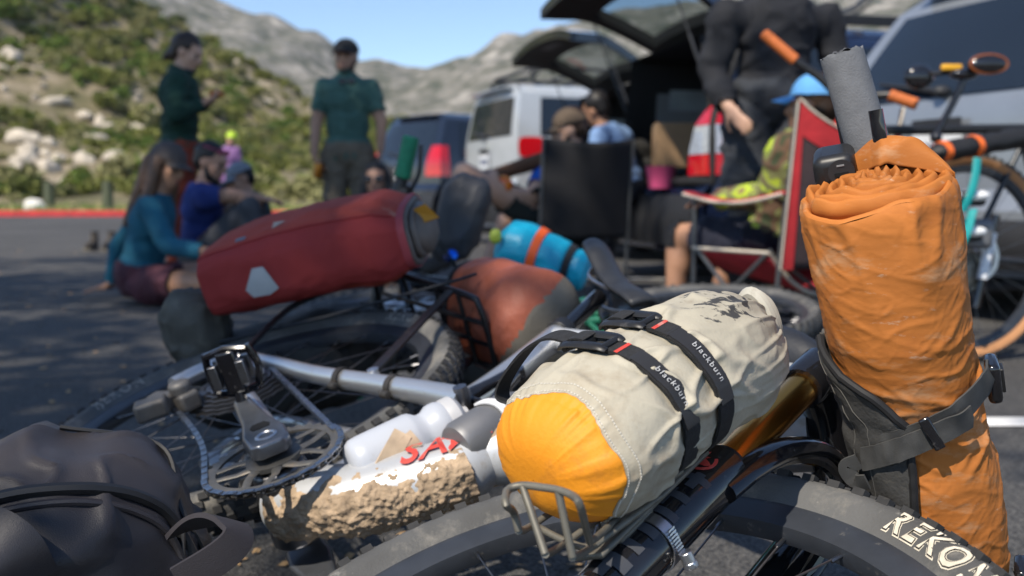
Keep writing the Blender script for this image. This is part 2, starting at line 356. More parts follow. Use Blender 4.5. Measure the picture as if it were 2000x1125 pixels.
for _ in range(1500):
    y = 38 + 75 * r2.random() ** .9; x = r2.uniform(-.62, .14) * y; s = r2.uniform(.25, .62); me = bush0[_ % 6].data; a = r2.uniform(0, 6.28); ca, sa = math.cos(a), math.sin(a); z = hill_z(x, y) - .12 * s
    mass.k = (0, 2, 2, 0, 1, 2)[_ % 6]; vv = me.vertices
    idx = range(0, len(vv) // 4, 4)
    vs = []; fs = []
    for q in idx:
        for w_ in range(4): c_ = vv[q * 4 + w_].co; vs.append(V((x + s * (c_.x * ca - c_.y * sa), y + s * (c_.x * sa + c_.y * ca), z + s * c_.z)))
        m_ = len(vs) - 4; cc = (vs[m_] + vs[m_ + 2]) / 2; vs[m_:] = [cc + (p_ - cc) * 2.0 for p_ in vs[m_:]]; fs.append((m_, m_ + 1, m_ + 2, m_ + 3))
    mass.add(vs, fs)
mass.build('distant_chaparral', LEAF, smooth=False, kind='stuff', label='far chaparral scrub massed along the upper hillside', cat='scrub', loc=(0, 90, 0))
rk = []
for i in range(80):
    if i < 55:
        px, py = r.choice(((215, 195), (120, 210), (60, 190), (200, 240), (280, 235), (90, 150), (330, 200), (60, 300), (480, 130), (430, 130), (250, 310), (560, 200), (130, 330), (30, 130)))
        k = (px + r.gauss(0, 38) - 1000) / FPX; tz = (HOR - py - r.gauss(0, 20)) / FPX
        y = 40
        while y < 112 and (hill_z(k * y, y) - CAM_H) / y < tz: y += .7
        x = k * y
    else: y = r.uniform(40, 108); x = r.uniform(-.6, .05) * y
    s = r.uniform(.28, .85) * (1.3 if i < 10 else .85)
    o = rock0[i % 4] if i < 4 else rock0[i % 4].copy()
    if i >= 4: COL.objects.link(o)
    o.location = (x, y, hill_z(x, y)); o.scale = (s, s * r.uniform(.7, 1.1), s * r.uniform(.7, 1.4)); o.rotation_euler = (r.uniform(-.3, .3), r.uniform(-.3, .3), r.uniform(0, 6.28))
    tag(o, 'pale granite boulder lying among bushes on the hillside', 'boulder', 'pale boulders on the hillside')
# verge: white rock, timber bollards
post_m = mat('weathered_post', (.075, .085, .05), .85, var=.35, scale=9, stretch=(1, 1, .2), bump=.004)
for i, (px, lab) in enumerate(((97, 'weathered timber bollard beside the round white rock on the verge'), (211, 'timber bollard on the verge nearest the seated woman in teal'))):
    p = at(px, 396, 29.5); p.z = hill_z(p.x, p.y) - .05
    t = thing('timber_bollard', lab, 'bollard', p, 'timber bollards along the verge')
    mb = MB(); mb.lathe([(.15, 0), (.155, .3), (.148, .74), (.14, .80)], p, (0, 0, 1), 14); mb.build('post', post_m, t)
    mb = MB(); mb.lathe([(.146, .80), (.15, .82), (.12, .87), (.03, .885)], p, (0, 0, 1), 14); mb.build('cap', post_m, t)
wr = boulder(77, 'verge_rock', mat('white_rock', (.7, .67, .6), .9, var=.2, scale=4, bump=.01)); p = at(66, 392, 29.); wr.location = (p.x, p.y, hill_z(p.x, p.y) + .1); wr.scale = (.34, .3, .3); tag(wr, 'round white rock on the grass beside the left bollard', 'rock')
# grass tufts on the verge
gm = MB(); r = random.Random(3)
for _ in range(5200):
    y = KERB_Y + .3 + 9 * r.random() ** 1.3; x = r.uniform(-.58, .06) * y; z = hill_z(x, y); a = r.uniform(0, 6.28); hgt = r.uniform(.05, .22); wd = r.uniform(.01, .03)
    d = V((math.cos(a), math.sin(a), 0)); b = V((x, y, z)); gm.k = 0 if r.random() < .62 else 1
    gm.add([b - d * wd, b + d * wd, b + d * r.uniform(-.1, .1) + V((0, r.uniform(-.05, .05), hgt))], [(0, 1, 2)])
gm.build('verge_grass', [leaf_mat('grass_green', (.12, .18, .03)), leaf_mat('grass_dry', (.42, .35, .17))], smooth=False, kind='stuff', label='short green and straw grass along the verge', cat='grass', loc=(0, 28, 0))
# ---- the trees behind and left of the camera whose shade falls over the group
bark = mat('oak_bark', (.10, .08, .06), .9, var=.4, scale=8, stretch=(1, 1, .25), bump=.02, bscale=20)
def shade_tree(lab, base, top, clumps, seed, nleaf):
    r = random.Random(seed); base, top = V(base), V(top); t = thing('oak_tree', lab, 'tree', base, 'oaks shading the car park')
    mb = MB(); mid = (base + top) / 2 + V((.25, -.2, 0)); mb.tube(smooth_curve([base, mid, top], 6), [.30 - .014 * i for i in range(13)], 12)
    lm = MB()
    for c, rad, dens in clumps:
        c = V(c); mb.tube(smooth_curve([base.lerp(top, .6), base.lerp(top, .8).lerp(c, .45) + V((0, 0, .3)), c], 5), [.12 - .009 * i for i in range(11)], 8)
        for k in range(int(24 * dens)):
            d = V((r.gauss(0, .5), r.gauss(0, .5), r.gauss(0, .45))); q = c + V((d.x * rad, d.y * rad, d.z * rad * .6)); s = r.uniform(.25, .5)
            lm.k = r.choice((0, 0, 1)); leaves(lm, q, (s, s, s * .6), nleaf, .085, r, .4)
            if k % 3 == 0: mb.tube([c, c.lerp(q, .5) + V((0, 0, .1)), q], [.03, .018, .008], 5)
    mb.build('trunk', bark, t); lm.build('crown', [LEAF[1], LEAF[3]], t, smooth=False)
def sh(x, y, z=7.): return V((x, y, 0)) + SUN * (z / SUN.z)
shade_tree('dark oak standing behind the camera to the left', (-8.6, -4.4, 0), sh(-3.9, 2.6, 6.3), [(sh(-1.0, 3.3, 6.8), 1.5, 1.9), (sh(-2.2, 4.5, 7.2), 1.7, 2.1), (sh(-4.0, 3.0, 6.9), 1.9, 1.8), (sh(-1.35, 1.5, 6.2), 1.05, 1.2), (sh(-3.2, 1.9, 7.4), 1.3, 1.0), (sh(-.95, 2.2, 6.5), .9, 1.2), (sh(-.22, 2.5, 6.6), .36, .7)], 21, 34)
shade_tree('dark oak standing left of the camera', (-9.0, .6, 0), sh(-3.4, 7.3, 6.4), [(sh(-2.6, 6.9, 7.0), 1.7, 1.6), (sh(-1.2, 6.6, 7.4), 1.6, 1.6), (sh(.1, 6.0, 6.8), 1.2, 1.3), (sh(-4.4, 7.6, 7.2), 1.8, 1.1), (sh(-1.6, 8.4, 7.9), 1.5, 1.5), (sh(-.8, 7.8, 7.4), 1.0, 1.4), (sh(-2.9, 5.4, 6.5), 1.5, 1.3)], 22, 34)
# fallen leaves on the asphalt
lf = MB(); r = random.Random(9)
for _ in range(420):
    y = 1.5 + 9 * r.random() ** 1.5; x = r.uniform(-.62, .1) * y; a = r.uniform(0, 6.28); s = r.uniform(.008, .022); d = V((math.cos(a), math.sin(a), 0)); e = V((-d.y, d.x, 0)); c = V((x, y, .004))
    lf.add([c - d * s, c + e * s * .5 + V((0, 0, .004)), c + d * s + V((0, 0, r.uniform(0, .006))), c - e * s * .5], [(0, 1, 2, 3)])
lf.build('fallen_leaves', mat('dry_leaf', (.42, .27, .13), .8, var=.4, scale=30), smooth=False, kind='stuff', label='small dry leaves scattered over the shaded asphalt', cat='leaves', loc=(0, 4, 0))
# ================================================================ materials for bikes and bags
rubber = mat('tyre_rubber', (.075, .075, .074), .8, var=.35, scale=9, dirt=[((.21, .195, .17), .62, 13.), ((.40, .38, .34), .28, 38.)], bump=.0006, bscale=300)
knobm = mat('tread_rubber', (.028, .028, .029), .8, var=.3, scale=40, dirt=((.15, .13, .11), .45, 30.))
rimm = mat('rim_black', (.03, .034, .042), .38, var=.2, scale=30, dirt=((.24, .22, .19), .30, 50.))
steel = mat('steel', (.55, .55, .56), .35, 1, var=.1)
dsteel = mat('dark_steel', (.22, .22, .23), .38, 1, var=.2, scale=60, dirt=((.12, .09, .06), .4, 90.))
alu = mat('silver_frame', (.60, .60, .60), .33, .85, var=.05, scale=10, dirt=((.36, .28, .19), .36, 38.))
white_frame = mat('white_frame', (.47, .48, .49), .4, .3, var=.05, scale=10, dirt=[((.33, .26, .18), .46, 26.), ((.40, .33, .25), .3, 80.)], coat=.15)
crankm = mat('crank_grey', (.17, .18, .20), .30, .75, var=.15, scale=30, dirt=((.16, .14, .12), .34, 45.))
blackp = mat('black_plastic', (.014, .014, .015), .42, var=.2, scale=30, dirt=((.12, .11, .10), .24, 60.))
gloss = mat('gloss_black', (.010, .010, .012), .14, var=.2, scale=30, dirt=((.14, .13, .12), .27, 55.), coat=.6)
mudm = mat('dried_mud', (.36, .265, .175), .95, var=.35, scale=45, dirt=((.19, .125, .075), .42, 70.), bump=.002, bscale=220)
gold = mat('gold_stanchion', (.80, .36, .07), .24, 1, var=.06, scale=8)
strapm = mat('black_webbing', (.016, .016, .017), .8, var=.3, scale=200, bump=.0008, bscale=700, dirt=((.07, .065, .06), .3, 60.))
chainm = mat('chain_steel', (.33, .34, .36), .3, 1, var=.2, scale=90, dirt=((.10, .075, .05), .42, 120.))
hole_shade = mat('painted_hole_shade', (.004, .004, .004), .9)  # near-black colour that paints the shade inside openings
# ================================================================ wheel
def wheel(root, c, ax, R, e1=None, name='wheel', w=.058, spokes=28, tyre=None, knobs=True, wall=None, text=None, disc=0, hubw=.05, nseg=96, cass=0, knob_n=84, single=True, rimd=.022):
    """rim mesh is the part; tyre, tread, spokes, hub, disc, cassette are its sub-parts"""
    c = V(c); a = V(ax).normalized(); x = V(e1) if e1 is not None else frame(a, V((0, 1, 0)) if abs(a.z) > .9 else V((0, 0, 1)))[0]; x = (x - a * x.dot(a)).normalized(); y = a.cross(x)
    P = lambda r, t, h: c + (x * math.cos(t) + y * math.sin(t)) * r + a * h
    hw = w / 2; rb = R - .050
    def rev(prof, n=nseg):
        mb = MB(); return mb.rings([[P(r, 2 * PI * i / n, h) for r, h in prof] for i in range(n)], closed=True)
    rim = rev([(rb + .004, .013), (rb + .004, .016), (rb - .004, .0165), (rb - rimd, .010), (rb - rimd - .002, 0), (rb - rimd, -.010), (rb - .004, -.0165), (rb + .004, -.016), (rb + .004, -.013), (rb - .006, -.011), (rb - .008, 0), (rb - .006, .011)]).build(name, rimm, root)
    prof = [(rb - .002, .0135), (rb + .006, .017), (rb + .016, hw * .90), (rb + .026, hw), (rb + .034, hw * .96), (rb + .040, hw * .80), (rb + .0445, hw * .45), (rb + .046, 0)]
    prof = prof + [(r, -h) for r, h in prof[-2::-1]]
    rev(prof + [(rb + .030, -hw + .006), (rb + .030, hw - .006)]).build('tyre', tyre or rubber, rim)
    if wall:
        for sg in (1, -1): rev([(rb + .003, sg * .0175), (rb + .010, sg * (hw * .80)), (rb + .018, sg * (hw * .955)), (rb + .027, sg * (hw + .0012)), (rb + .024, sg * (hw - .002)), (rb + .008, sg * .016)]).build('tan_sidewall', wall, rim)
    if knobs:
        kb = MB()
        for i in range(knob_n):
            t = 2 * PI * (i + .5) / knob_n
            for (hh, rr, lt, lw, tt) in ((.0075, .0465, .010, .009, 0), (-.0075, .0465, .010, .009, .5), (hw * .62, .0425, .009, .008, .25), (-hw * .62, .0425, .009, .008, .75), (hw * .92, .0375, .011, .009, .5), (-hw * .92, .0375, .011, .009, .5)):
                q = t + tt * 2 * PI / knob_n; rad = (x * math.cos(q) + y * math.sin(q)); tan = a.cross(rad); tilt = hh / hw * .75
                nrm = (rad * math.cos(tilt) + a * math.sin(tilt)); lat = nrm.cross(tan)
                kb.box(P(rb + rr, q, hh), (lt * 1.15, lw, .0075), (tan, lat, nrm))
        kb.build('tread_knobs', knobm, rim, smooth=False, kind='stuff')
    hub = MB(); hub.lathe([(.012, -hubw), (.014, -hubw * .9), (.027, -hubw * .62), (.027, -hubw * .55), (.015, -hubw * .45), (.015, hubw * .45), (.027, hubw * .55), (.027, hubw * .62), (.014, hubw * .9), (.012, hubw)], c, a, 24, x); hub.build('hub', blackp, rim)
    sm = None; allsp = MB()
    for i in range(spokes):
        t0 = 2 * PI * i / spokes; sg = 1 if i % 2 else -1; t1 = t0 + (.42 if (i // 2) % 2 else -.42)
        mb = MB() if single else allsp
        mb.tube([P(.026, t1, sg * hubw * .58), P(rb - rimd + .001, t0, sg * .003)], .0011, 5)
        mb.tube([P(rb - rimd - .014, t0, sg * .004), P(rb - rimd + .001, t0, sg * .003)], .0021, 6)
        if single: mb.build('spoke', dsteel, rim)
    if not single: allsp.build('spokes', dsteel, rim, kind='stuff')
    if disc:
        mb = MB(); h0 = disc
        n = 48; mb.rings([[P(r, 2 * PI * i / n, h0 + dz) for r, dz in ((.066, -.001), (.083 + .0015 * (i % 4 < 2), -.001), (.083 + .0015 * (i % 4 < 2), .001), (.066, .001))] for i in range(n)], closed=True)
        for i in range(6): t = 2 * PI * i / 6; mb.tube([P(.022, t, h0), P(.068, t + .35, h0)], .0045, 6)
        mb.build('brake_disc', steel, rim)
    if cass:
        mb = MB(); n = 42
        for k in range(9):
            r0 = .026 + .0072 * k; h0 = hubw * .98 * cass - .0042 * (k - 1) * cass; n = 16 + 4 * k
            mb.rings([[P(rr, 2 * PI * i / n, h0 + dz) for rr, dz in ((r0 - .012, -.0009), (r0 + (.004 if i % 2 else -.0005), -.0009), (r0 + (.004 if i % 2 else -.0005), .0009), (r0 - .012, .0009))] for i in range(n)], closed=True)
        mb.build('cassette', dsteel, rim)
    if text:
        for (txt, ang, sz, layers) in text:
            for off, mt_, lift in layers:
                vs, fs = text_geo(txt, sz, offset=off * sz, shear=.22, spacing=1.2)
                mb = MB(); rm = rb + .0205
                def mp(v):
                    rr = rm + v.y; t = ang - v.x / rm
                    k = max(0, min(1, (rr - rb) / .046)); hh = float(np.interp(rr - rb, [-.002, .006, .016, .026, .034, .040, .0445], [.0135, .017, hw * .90, hw, hw * .96, hw * .8, hw * .45]))
                    return P(rr, t, hh + .0006 + lift)
                mb.add([mp(v) for v in vs], fs); mb.build('lettering', mt_, rim, smooth=False)
    return rim
# ================================================================ the silver bicycle lying in front
CR = V((-.434, 1.607, .227)); BN = V((-.244, -.195, .95)).normalized(); BH = V((.477, -.877, -.057)); BH = (BH - BN * BH.dot(BN)).normalized(); BU = BN.cross(BH)
def B(v, y=None, z=None):
    if y is not None: v = V((v, y, z))
    return CR + BH * v.x + BN * v.y + BU * v.z
def bon(px, py, off=0):
    """local point (forward, lateral, up) of the lying bike seen at a photograph pixel on the plane at lateral offset"""
    d = ray(px, py); o = CR + BN * off; t = (o - C0).dot(BN) / d.dot(BN); q = C0 + d * t - CR
    return V((q.dot(BH), off, q.dot(BU)))
def LB(): return MB(B)
bike = thing('mountain_bike', 'muddy silver mountain bike lying on its side in the foreground', 'bicycle', (-.1, 1.2, 0))
cream = mat('tyre_print', (.62, .56, .45), .8, var=.25, scale=60, dirt=((.08, .07, .06), .3, 120.)); inkb = mat('tyre_ink', (.02, .02, .02), .8)
WB = 1.004; FA = V((WB, 0, 0)); CRN = V((.847, 0, .43))
LAY = ((.060, cream, 0), (.036, inkb, .0005), (.012, cream, .0010))
LAY2 = ((.012, mat('tyre_print_dusty', (.26, .245, .22), .85, var=.25, scale=60), .0006),)
def text_angle(px, py, c, e1):
    d = ray(px, py); t = (c - C0).dot(BN) / d.dot(BN); q = C0 + d * t - c; y = BN.cross(e1); return math.atan2(q.dot(y), q.dot(e1))
fc = B(FA)
ta = text_angle(1770, 1088, fc + BN * .029, BH); tb = text_angle(285, 768, CR + BN * .029, BH)
wheel(bike, fc, BN, .366, BH, 'front_wheel', text=[('REKON', ta, .031, LAY), ('REKON', ta + PI, .031, LAY)], disc=-.05, nseg=160, knob_n=80)
wheel(bike, CR, BN, .366, BH, 'rear_wheel', text=[('REKON', tb, .030, LAY2), ('REKON', tb + PI * .5, .030, LAY2), ('REKON', tb - PI * .6, .030, LAY2)], cass=1, disc=-.06, hubw=.066, nseg=140, knob_n=80)
# frame
BBp = V((.394, 0, -.046)); HTl = V((.832, 0, .455)); HTu = V((.80, 0, .56)); STt = V((.245, 0, .47))
dt = [bon(530, 965, .0), bon(600, 975, 0), bon(700, 970, 0), bon(800, 945, 0), bon(900, 915, 0), bon(985, 880, 0)]
dt = [BBp + V((-.01, 0, .0))] + dt[1:] + [HTl + V((-.012, 0, -.01))]
dtc = smooth_curve(dt, 16); dtr = [.049 - .004 * min(1, i / 30) for i in range(len(dtc))]
MB_ = LB(); MB_.tube(dtc, dtr, 28, sq=(1.0, .92), up=V((0, 1, 0))); frame_o = MB_.build('down_tube', white_frame, bike)
MB_ = LB(); MB_.lathe([(.030, -.055), (.036, -.05), (.036, .05), (.030, .055)], BBp, V((0, 1, 0)), 24, V((1, 0, 0))); MB_.build('bottom_bracket', dsteel, bike, bevel=.002)
MB_ = LB(); MB_.tube(smooth_curve([BBp + V((.01, 0, .02)), V((.372, 0, .14)), V((.325, 0, .30)), STt], 8), .0205, 18, sq=(1, .95)); MB_.build('seat_tube', alu, bike)
MB_ = LB(); MB_.tube(smooth_curve([STt + V((.02, 0, -.02)), V((.42, 0, .478)), V((.62, 0, .50)), HTu + V((0, 0, -.025))], 10), [.020 + .0004 * i for i in range(31)], 20, sq=(1, .9)); MB_.build('top_tube', white_frame, bike)
MB_ = LB(); MB_.tube([HTl, HTl.lerp(HTu, .1), HTl.lerp(HTu, .9), HTu], [.029, .027, .026, .028], 24); MB_.build('head_tube', white_frame, bike)
# seat stays: near one follows the photograph, far one mirrors it
ss = [bon(338, 752, .075), bon(400, 722, .07), bon(470, 702, .062), bon(530, 710, .056), bon(620, 732, .052), bon(720, 748, .050), bon(820, 765, .048), bon(905, 782, .046)]
for sg in (1, -1):
    pts = smooth_curve([V((p.x, p.y * sg, p.z)) for p in ss], 8); n = len(pts)
    MB_ = LB(); MB_.tube(pts, [.0125 + .007 * (i / n) ** 2 for i in range(n)], 16, sq=(1, .85)); o = MB_.build('seat_stay', alu, bike)
    e = pts[-1]; MB_ = LB(); MB_.lathe([(.008, -.02), (.0095, -.019), (.0095, .0205), (.004, .021)], e, V((0, 1, 0)), 16, V((1, 0, 0))); MB_.build('pivot_bolt', dsteel, o)
    MB_ = LB(); cs = smooth_curve([V((0, .062 * sg, -.004)), V((.12, .066 * sg, -.012)), V((.26, .055 * sg, -.02)), V((.37, .03 * sg, -.02))], 8); MB_.tube(cs, [.011 + .006 * (i / 24) for i in range(25)], 14); MB_.build('chain_stay', alu, bike)
# rocker link with window
rk_a, rk_b, rk_c = bon(905, 785, .03), bon(1008, 735, .03), bon(960, 800, .03)
for sg in (1, -1):
    MB_ = LB(); f = lambda p: V((p.x, .034 * sg, p.z))
    MB_.tube([f(rk_a), f(rk_a.lerp(rk_b, .5)) + V((-.006, 0, .008)), f(rk_b)], [.011, .008, .012], 12); MB_.tube([f(rk_a), f(rk_c), f(rk_b)], [.010, .009, .012], 12)
    for p in (rk_a, rk_b, rk_c): MB_.lathe([(.006, -.008), (.014, -.007), (.014, .007), (.006, .008)], f(p), V((0, 1, 0)), 16, V((1, 0, 0)))
    MB_.build('rocker_link', gloss, bike)
MB_ = LB(); MB_.tube([rk_c + V((0, -.03, 0)), V((.47, 0, .13))], .017, 14); MB_.tube([rk_c.lerp(V((.47, 0, .13)), .3) + V((0, -.02, 0)), V((.47, 0, .13))], .021, 14); MB_.build('rear_shock', mat('bronze', (.30, .16, .05), .3, 1), bike)
# mud on the down tube: clods proud of the tube
def mud_patch():
    mb = LB(); nu, nv = 330, 90; n = len(dtc)
    def fn(u, v):
        k = u * .84 * (n - 1) + 1; i = int(k); fr = k - i; c = dtc[i].lerp(dtc[min(i + 1, n - 1)], fr); t = (dtc[min(i + 1, n - 1)] - dtc[i]).normalized()
        x, y, _ = frame(t, V((0, 1, 0))); a = R_(20) + v * R_(132)       # wraps the underside that faces the camera
        d = -x * math.sin(a) * -1 * 1.0 + y * 0
        s1 = t.cross(V((0, 1, 0))).normalized()                           # towards bike-up or down
        if s1.z > 0: s1 = -s1                                              # underside of the tube
        lat = V((0, 1, 0)); dirv = lat * math.cos(a) + s1 * math.sin(a)
        r0 = dtr[i] * .985; q = c * 1.0; p = q + dirv * r0
        nz = fbm(p * 95, 5) * .55 + noise.noise(p * 170) * .35 + ridge(p * 70 + V((4, 4, 4)), 3) * .35; m = fbm(p * 17 + V((9, 2, 1)), 3)
        edge = min(1, 14 * u, 6 * (1 - u) , 3.4 * max(0, v - .07 + .26 * fbm(p * 36, 5) - .04 * u), 7 * (1 - v))
        h = max(-.004, (.0026 + .0062 * max(0, nz + .10) + .004 * m)) * max(0, edge) - .003 * (1 - max(0, edge))
        return q + dirv * (r0 + h)
    mb.grid(fn, nu, nv); return mb.build('mud_crust', mudm, frame_o, sharp=0)
mud_patch()
# red lettering along the tube
def tube_text(txt, k0, size, ang, mt_, parent, sgn=1):
    vs, fs = text_geo(txt, size, shear=.35, offset=.02 * size, spacing=1.05); mb = LB(); n = len(dtc); Ls = [0]
    for i in range(1, n): Ls.append(Ls[-1] + (dtc[i] - dtc[i - 1]).length)
    def mp(v):
        s = k0 + v.x * sgn; i = max(0, min(n - 2, int(np.searchsorted(Ls, s)) - 1)); fr = (s - Ls[i]) / (Ls[i + 1] - Ls[i]); c = dtc[i].lerp(dtc[i + 1], fr); t = (dtc[i + 1] - dtc[i]).normalized()
        s1 = t.cross(V((0, 1, 0))).normalized()
        if s1.z < 0: s1 = -s1
        a = ang + v.y / .042; return c + (V((0, 1, 0)) * math.cos(a) + s1 * math.sin(a)) * (dtr[i] * 1.0 + .0005)
    mb.add([mp(v) for v in vs], fs); return mb.build('lettering', mt_, parent, smooth=False)
redp = mat('red_print', (.55, .055, .04), .6, var=.15, dirt=[((.42, .36, .30), .5, 40.)])
tube_text('SALSA', .245, .050, R_(-10), redp, frame_o)
# cranks, chainring, chain
YC = .062
MB_ = LB(); rc = .088; nt_ = 34 * 4
ringf = lambda r, t, y: BBp + V((math.cos(t) * r, y, math.sin(t) * r))
MB_.rings([[ringf(r, 2 * PI * i / nt_, YC + dy) for r, dy in ((rc - .014, -.0018), (rc + (.0035 if i % 4 in (1, 2) else -.002), -.0012), (rc + (.0035 if i % 4 in (1, 2) else -.002), .0012), (rc - .014, .0018))] for i in range(nt_)], closed=True)
for i in range(5):
    t = .5 + 2 * PI * i / 5; MB_.tube([ringf(.02, t - .5, YC), ringf(.052, t - .18, YC), ringf(rc - .011, t, YC)], [.009, .006, .0055], 8, sq=(1, .35), up=V((0, 1, 0)))
    MB_.tube([ringf(.02, t - .5, YC), ringf(.05, t - .75, YC), ringf(rc - .011, t - .95, YC)], [.009, .005, .0045], 8, sq=(1, .35), up=V((0, 1, 0)))
MB_.lathe([(.012, -.003), (.036, -.003), (.036, .003), (.012, .004)], BBp + V((0, YC, 0)), V((0, 1, 0)), 24, V((1, 0, 0)))
MB_.build('chainring', mat('chainring_grey', (.13, .125, .115), .5, .6, var=.2, scale=40, dirt=((.26, .20, .14), .45, 40.)), bike)
pdl = bon(452, 742, .11); d_ = (pdl - BBp); d_.y = 0; d_.normalize(); pr = V((-d_.z, 0, d_.x)); CL = .168
for sg, yy in ((1, YC + .022), (-1, -YC - .022)):
    ax_ = (d_ * sg, pr, V((0, 1, 0))); c0 = BBp + V((0, yy, 0)); MB_ = LB()
    poly = [(-.026, -.016), (-.018, -.026), (.02, -.0285), (.07, -.0195), (.15, -.014), (CL + .008, -.013), (CL + .016, -.006), (CL + .016, .006), (CL + .008, .013), (.15, .014), (.07, .0195), (.02, .0285), (-.018, .026), (-.026, .016)]
    MB_.prism(poly, .021, c0, ax_); arm = MB_.build('crank_arm', crankm, bike, bevel=.005, bseg=3)
    MB_ = LB(); n1 = V((0, sg, 0)); MB_.lathe([(.0125, 0), (.0145, .0112), (.0115, .0124), (.0095, .0108), (.0095, .006)], c0, n1, 22, V((1, 0, 0))); MB_.build('crank_bolt', steel, arm)
    MB_ = LB(); MB_.prism([(.030, -.011), (.040, -.0135), (.052, -.008), (.052, .008), (.040, .0135), (.030, .011)], .001, c0 + n1 * .0106, ax_); MB_.build('crank_shade_plate', hole_shade, arm)  # thin dark plate paints the shade of a recess that is not modelled
    # pedal
    pc = BBp + V((0, yy, 0)) + d_ * sg * CL; MB_ = LB(); MB_.tube([pc, pc + n1 * .016, pc + n1 * .07], [.009, .008, .006], 12)
    px_, pz_ = (d_ * .45 + pr * .9).normalized(), (pr * -.45 + d_ * .9).normalized(); pcc = pc + n1 * .055
    MB_.box(pcc, (.028, .062, .016), (px_, n1, pz_)); ped = MB_.build('pedal', gloss, bike, bevel=.003)
    MB_ = LB()
    for q in (-1, 1):
        MB_.tube(smooth_curve([pcc + px_ * (.030 * q) - n1 * .03 + pz_ * .004, pcc + px_ * (.036 * q) + pz_ * .009, pcc + px_ * (.030 * q) + n1 * .032 + pz_ * .004], 5), .0055, 8)
        MB_.tube([pcc - n1 * (.028 * q) + px_ * .030, pcc - n1 * (.034 * q), pcc - n1 * (.028 * q) - px_ * .030], .0055, 8)
    MB_.build('pedal_cage', gloss, ped)
    MB_ = LB()
    for q in (-1, 1):
        MB_.box(pcc + px_ * (.02 * q) + pz_ * .012, (.012, .034, .010), (px_, n1, pz_)); MB_.box(pcc + px_ * (.02 * q) - pz_ * .012, (.012, .034, .010), (px_, n1, pz_))
        MB_.tube([pcc + px_ * (.012 * q) - n1 * .018, pcc + px_ * (.012 * q) + n1 * .018], .006, 10)
    MB_.build('cleat_clamp', dsteel, ped, bevel=.001)
cage_w = .0033
def chain_path():
    pts = []; yc = YC; cz = V((0, .05, 0))
    for i in range(40): t = R_(105) - R_(215) * i / 39; pts.append(ringf(rc, t, yc))   # over the front of the ring
    pts += [V((.22, .056, -.105)), V((.02, .052, -.105)), V((-.02, .052, -.125)), V((-.055, .052, -.118)), V((-.06, .052, -.085)), V((-.03, .052, -.062)), V((.0, .052, -.055))]
    for i in range(9): t = R_(-80) - R_(190) * i / 8; pts.append(V((math.cos(t) * .058, .052, math.sin(t) * .058)))
    return pts
cp = smooth_curve(chain_path(), 4, True); Ls = [0]
for i in range(1, len(cp)): Ls.append(Ls[-1] + (cp[i] - cp[i - 1]).length)
tot = Ls[-1] + (cp[0] - cp[-1]).length; nl = int(tot / .0118); MB_ = LB()
def cpos(s):
    s %= tot; i = int(np.searchsorted(Ls, s, 'right')) - 1; j = (i + 1) % len(cp); seg = (cp[j] - cp[i]).length or 1e-6; return cp[i].lerp(cp[j], min(1, (s - Ls[i]) / seg))
for k in range(nl):
    a, b = cpos(k * tot / nl), cpos((k + 1) * tot / nl); t = (b - a).normalized(); nr = t.cross(V((0, 1, 0))).normalized(); wd_ = .0036 if k % 2 else .0026
    for sg in (1, -1): MB_.box((a + b) / 2 + V((0, wd_ * sg, 0)), ((b - a).length * 1.3, .0012, .0075), (t, V((0, 1, 0)), nr))
    MB_.tube([a - V((0, .0045, 0)), a + V((0, .0045, 0))], .0026, 6)
MB_.build('chain', chainm, bike, smooth=False, kind='stuff')
# rear derailleur and brake caliper lumps at the axle
dr = MB(B); D0 = bon(335, 790, .06)
for (o, s, e) in ((V((0, 0, .02)), (.055, .03, .034), .3), (V((-.014, .006, -.008)), (.05, .026, .03), .6), (V((.02, .012, -.03)), (.036, .03, .05), -.2)):
    ca, sa = math.cos(e), math.sin(e); dr.box(D0 + o, s, (V((ca, 0, sa)), V((0, 1, 0)), V((-sa, 0, ca))))
dr.lathe([(.006, -.012), (.017, -.011), (.018, .012), (.006, .014)], D0 + V((.005, .02, .02)), V((0, 1, 0)), 16, V((1, 0, 0)))
der = dr.build('rear_derailleur', mat('derailleur_grey', (.11, .105, .10), .55, .4, var=.25, scale=40, dirt=((.25, .20, .15), .4, 45.)), bike, bevel=.006, bseg=3)
dr = MB(B)
for p in (V((-.02, .052, -.113)), V((-.042, .052, -.088))): dr.lathe([(.004, -.004), (.0125, -.003), (.0125, .003), (.004, .004)], p, V((0, 1, 0)), 14, V((1, 0, 0)))
dr.prism([(-.012, -.008), (.045, -.010), (.05, 0), (.045, .010), (-.012, .008)], .002, V((-.035, .060, -.10)), (V((.66, 0, -.75)), V((.75, 0, .66)), V((0, 1, 0)))); dr.build('derailleur_cage', dsteel, der)
MB_ = LB(); MB_.prism([(-.05, -.025), (.03, -.03), (.045, 0), (.03, .028), (-.03, .03)], .010, V((-.01, .072, .01)), (V((1, 0, 0)), V((0, 0, 1)), V((0, 1, 0)))); MB_.build('dropout', alu, bike, bevel=.003)
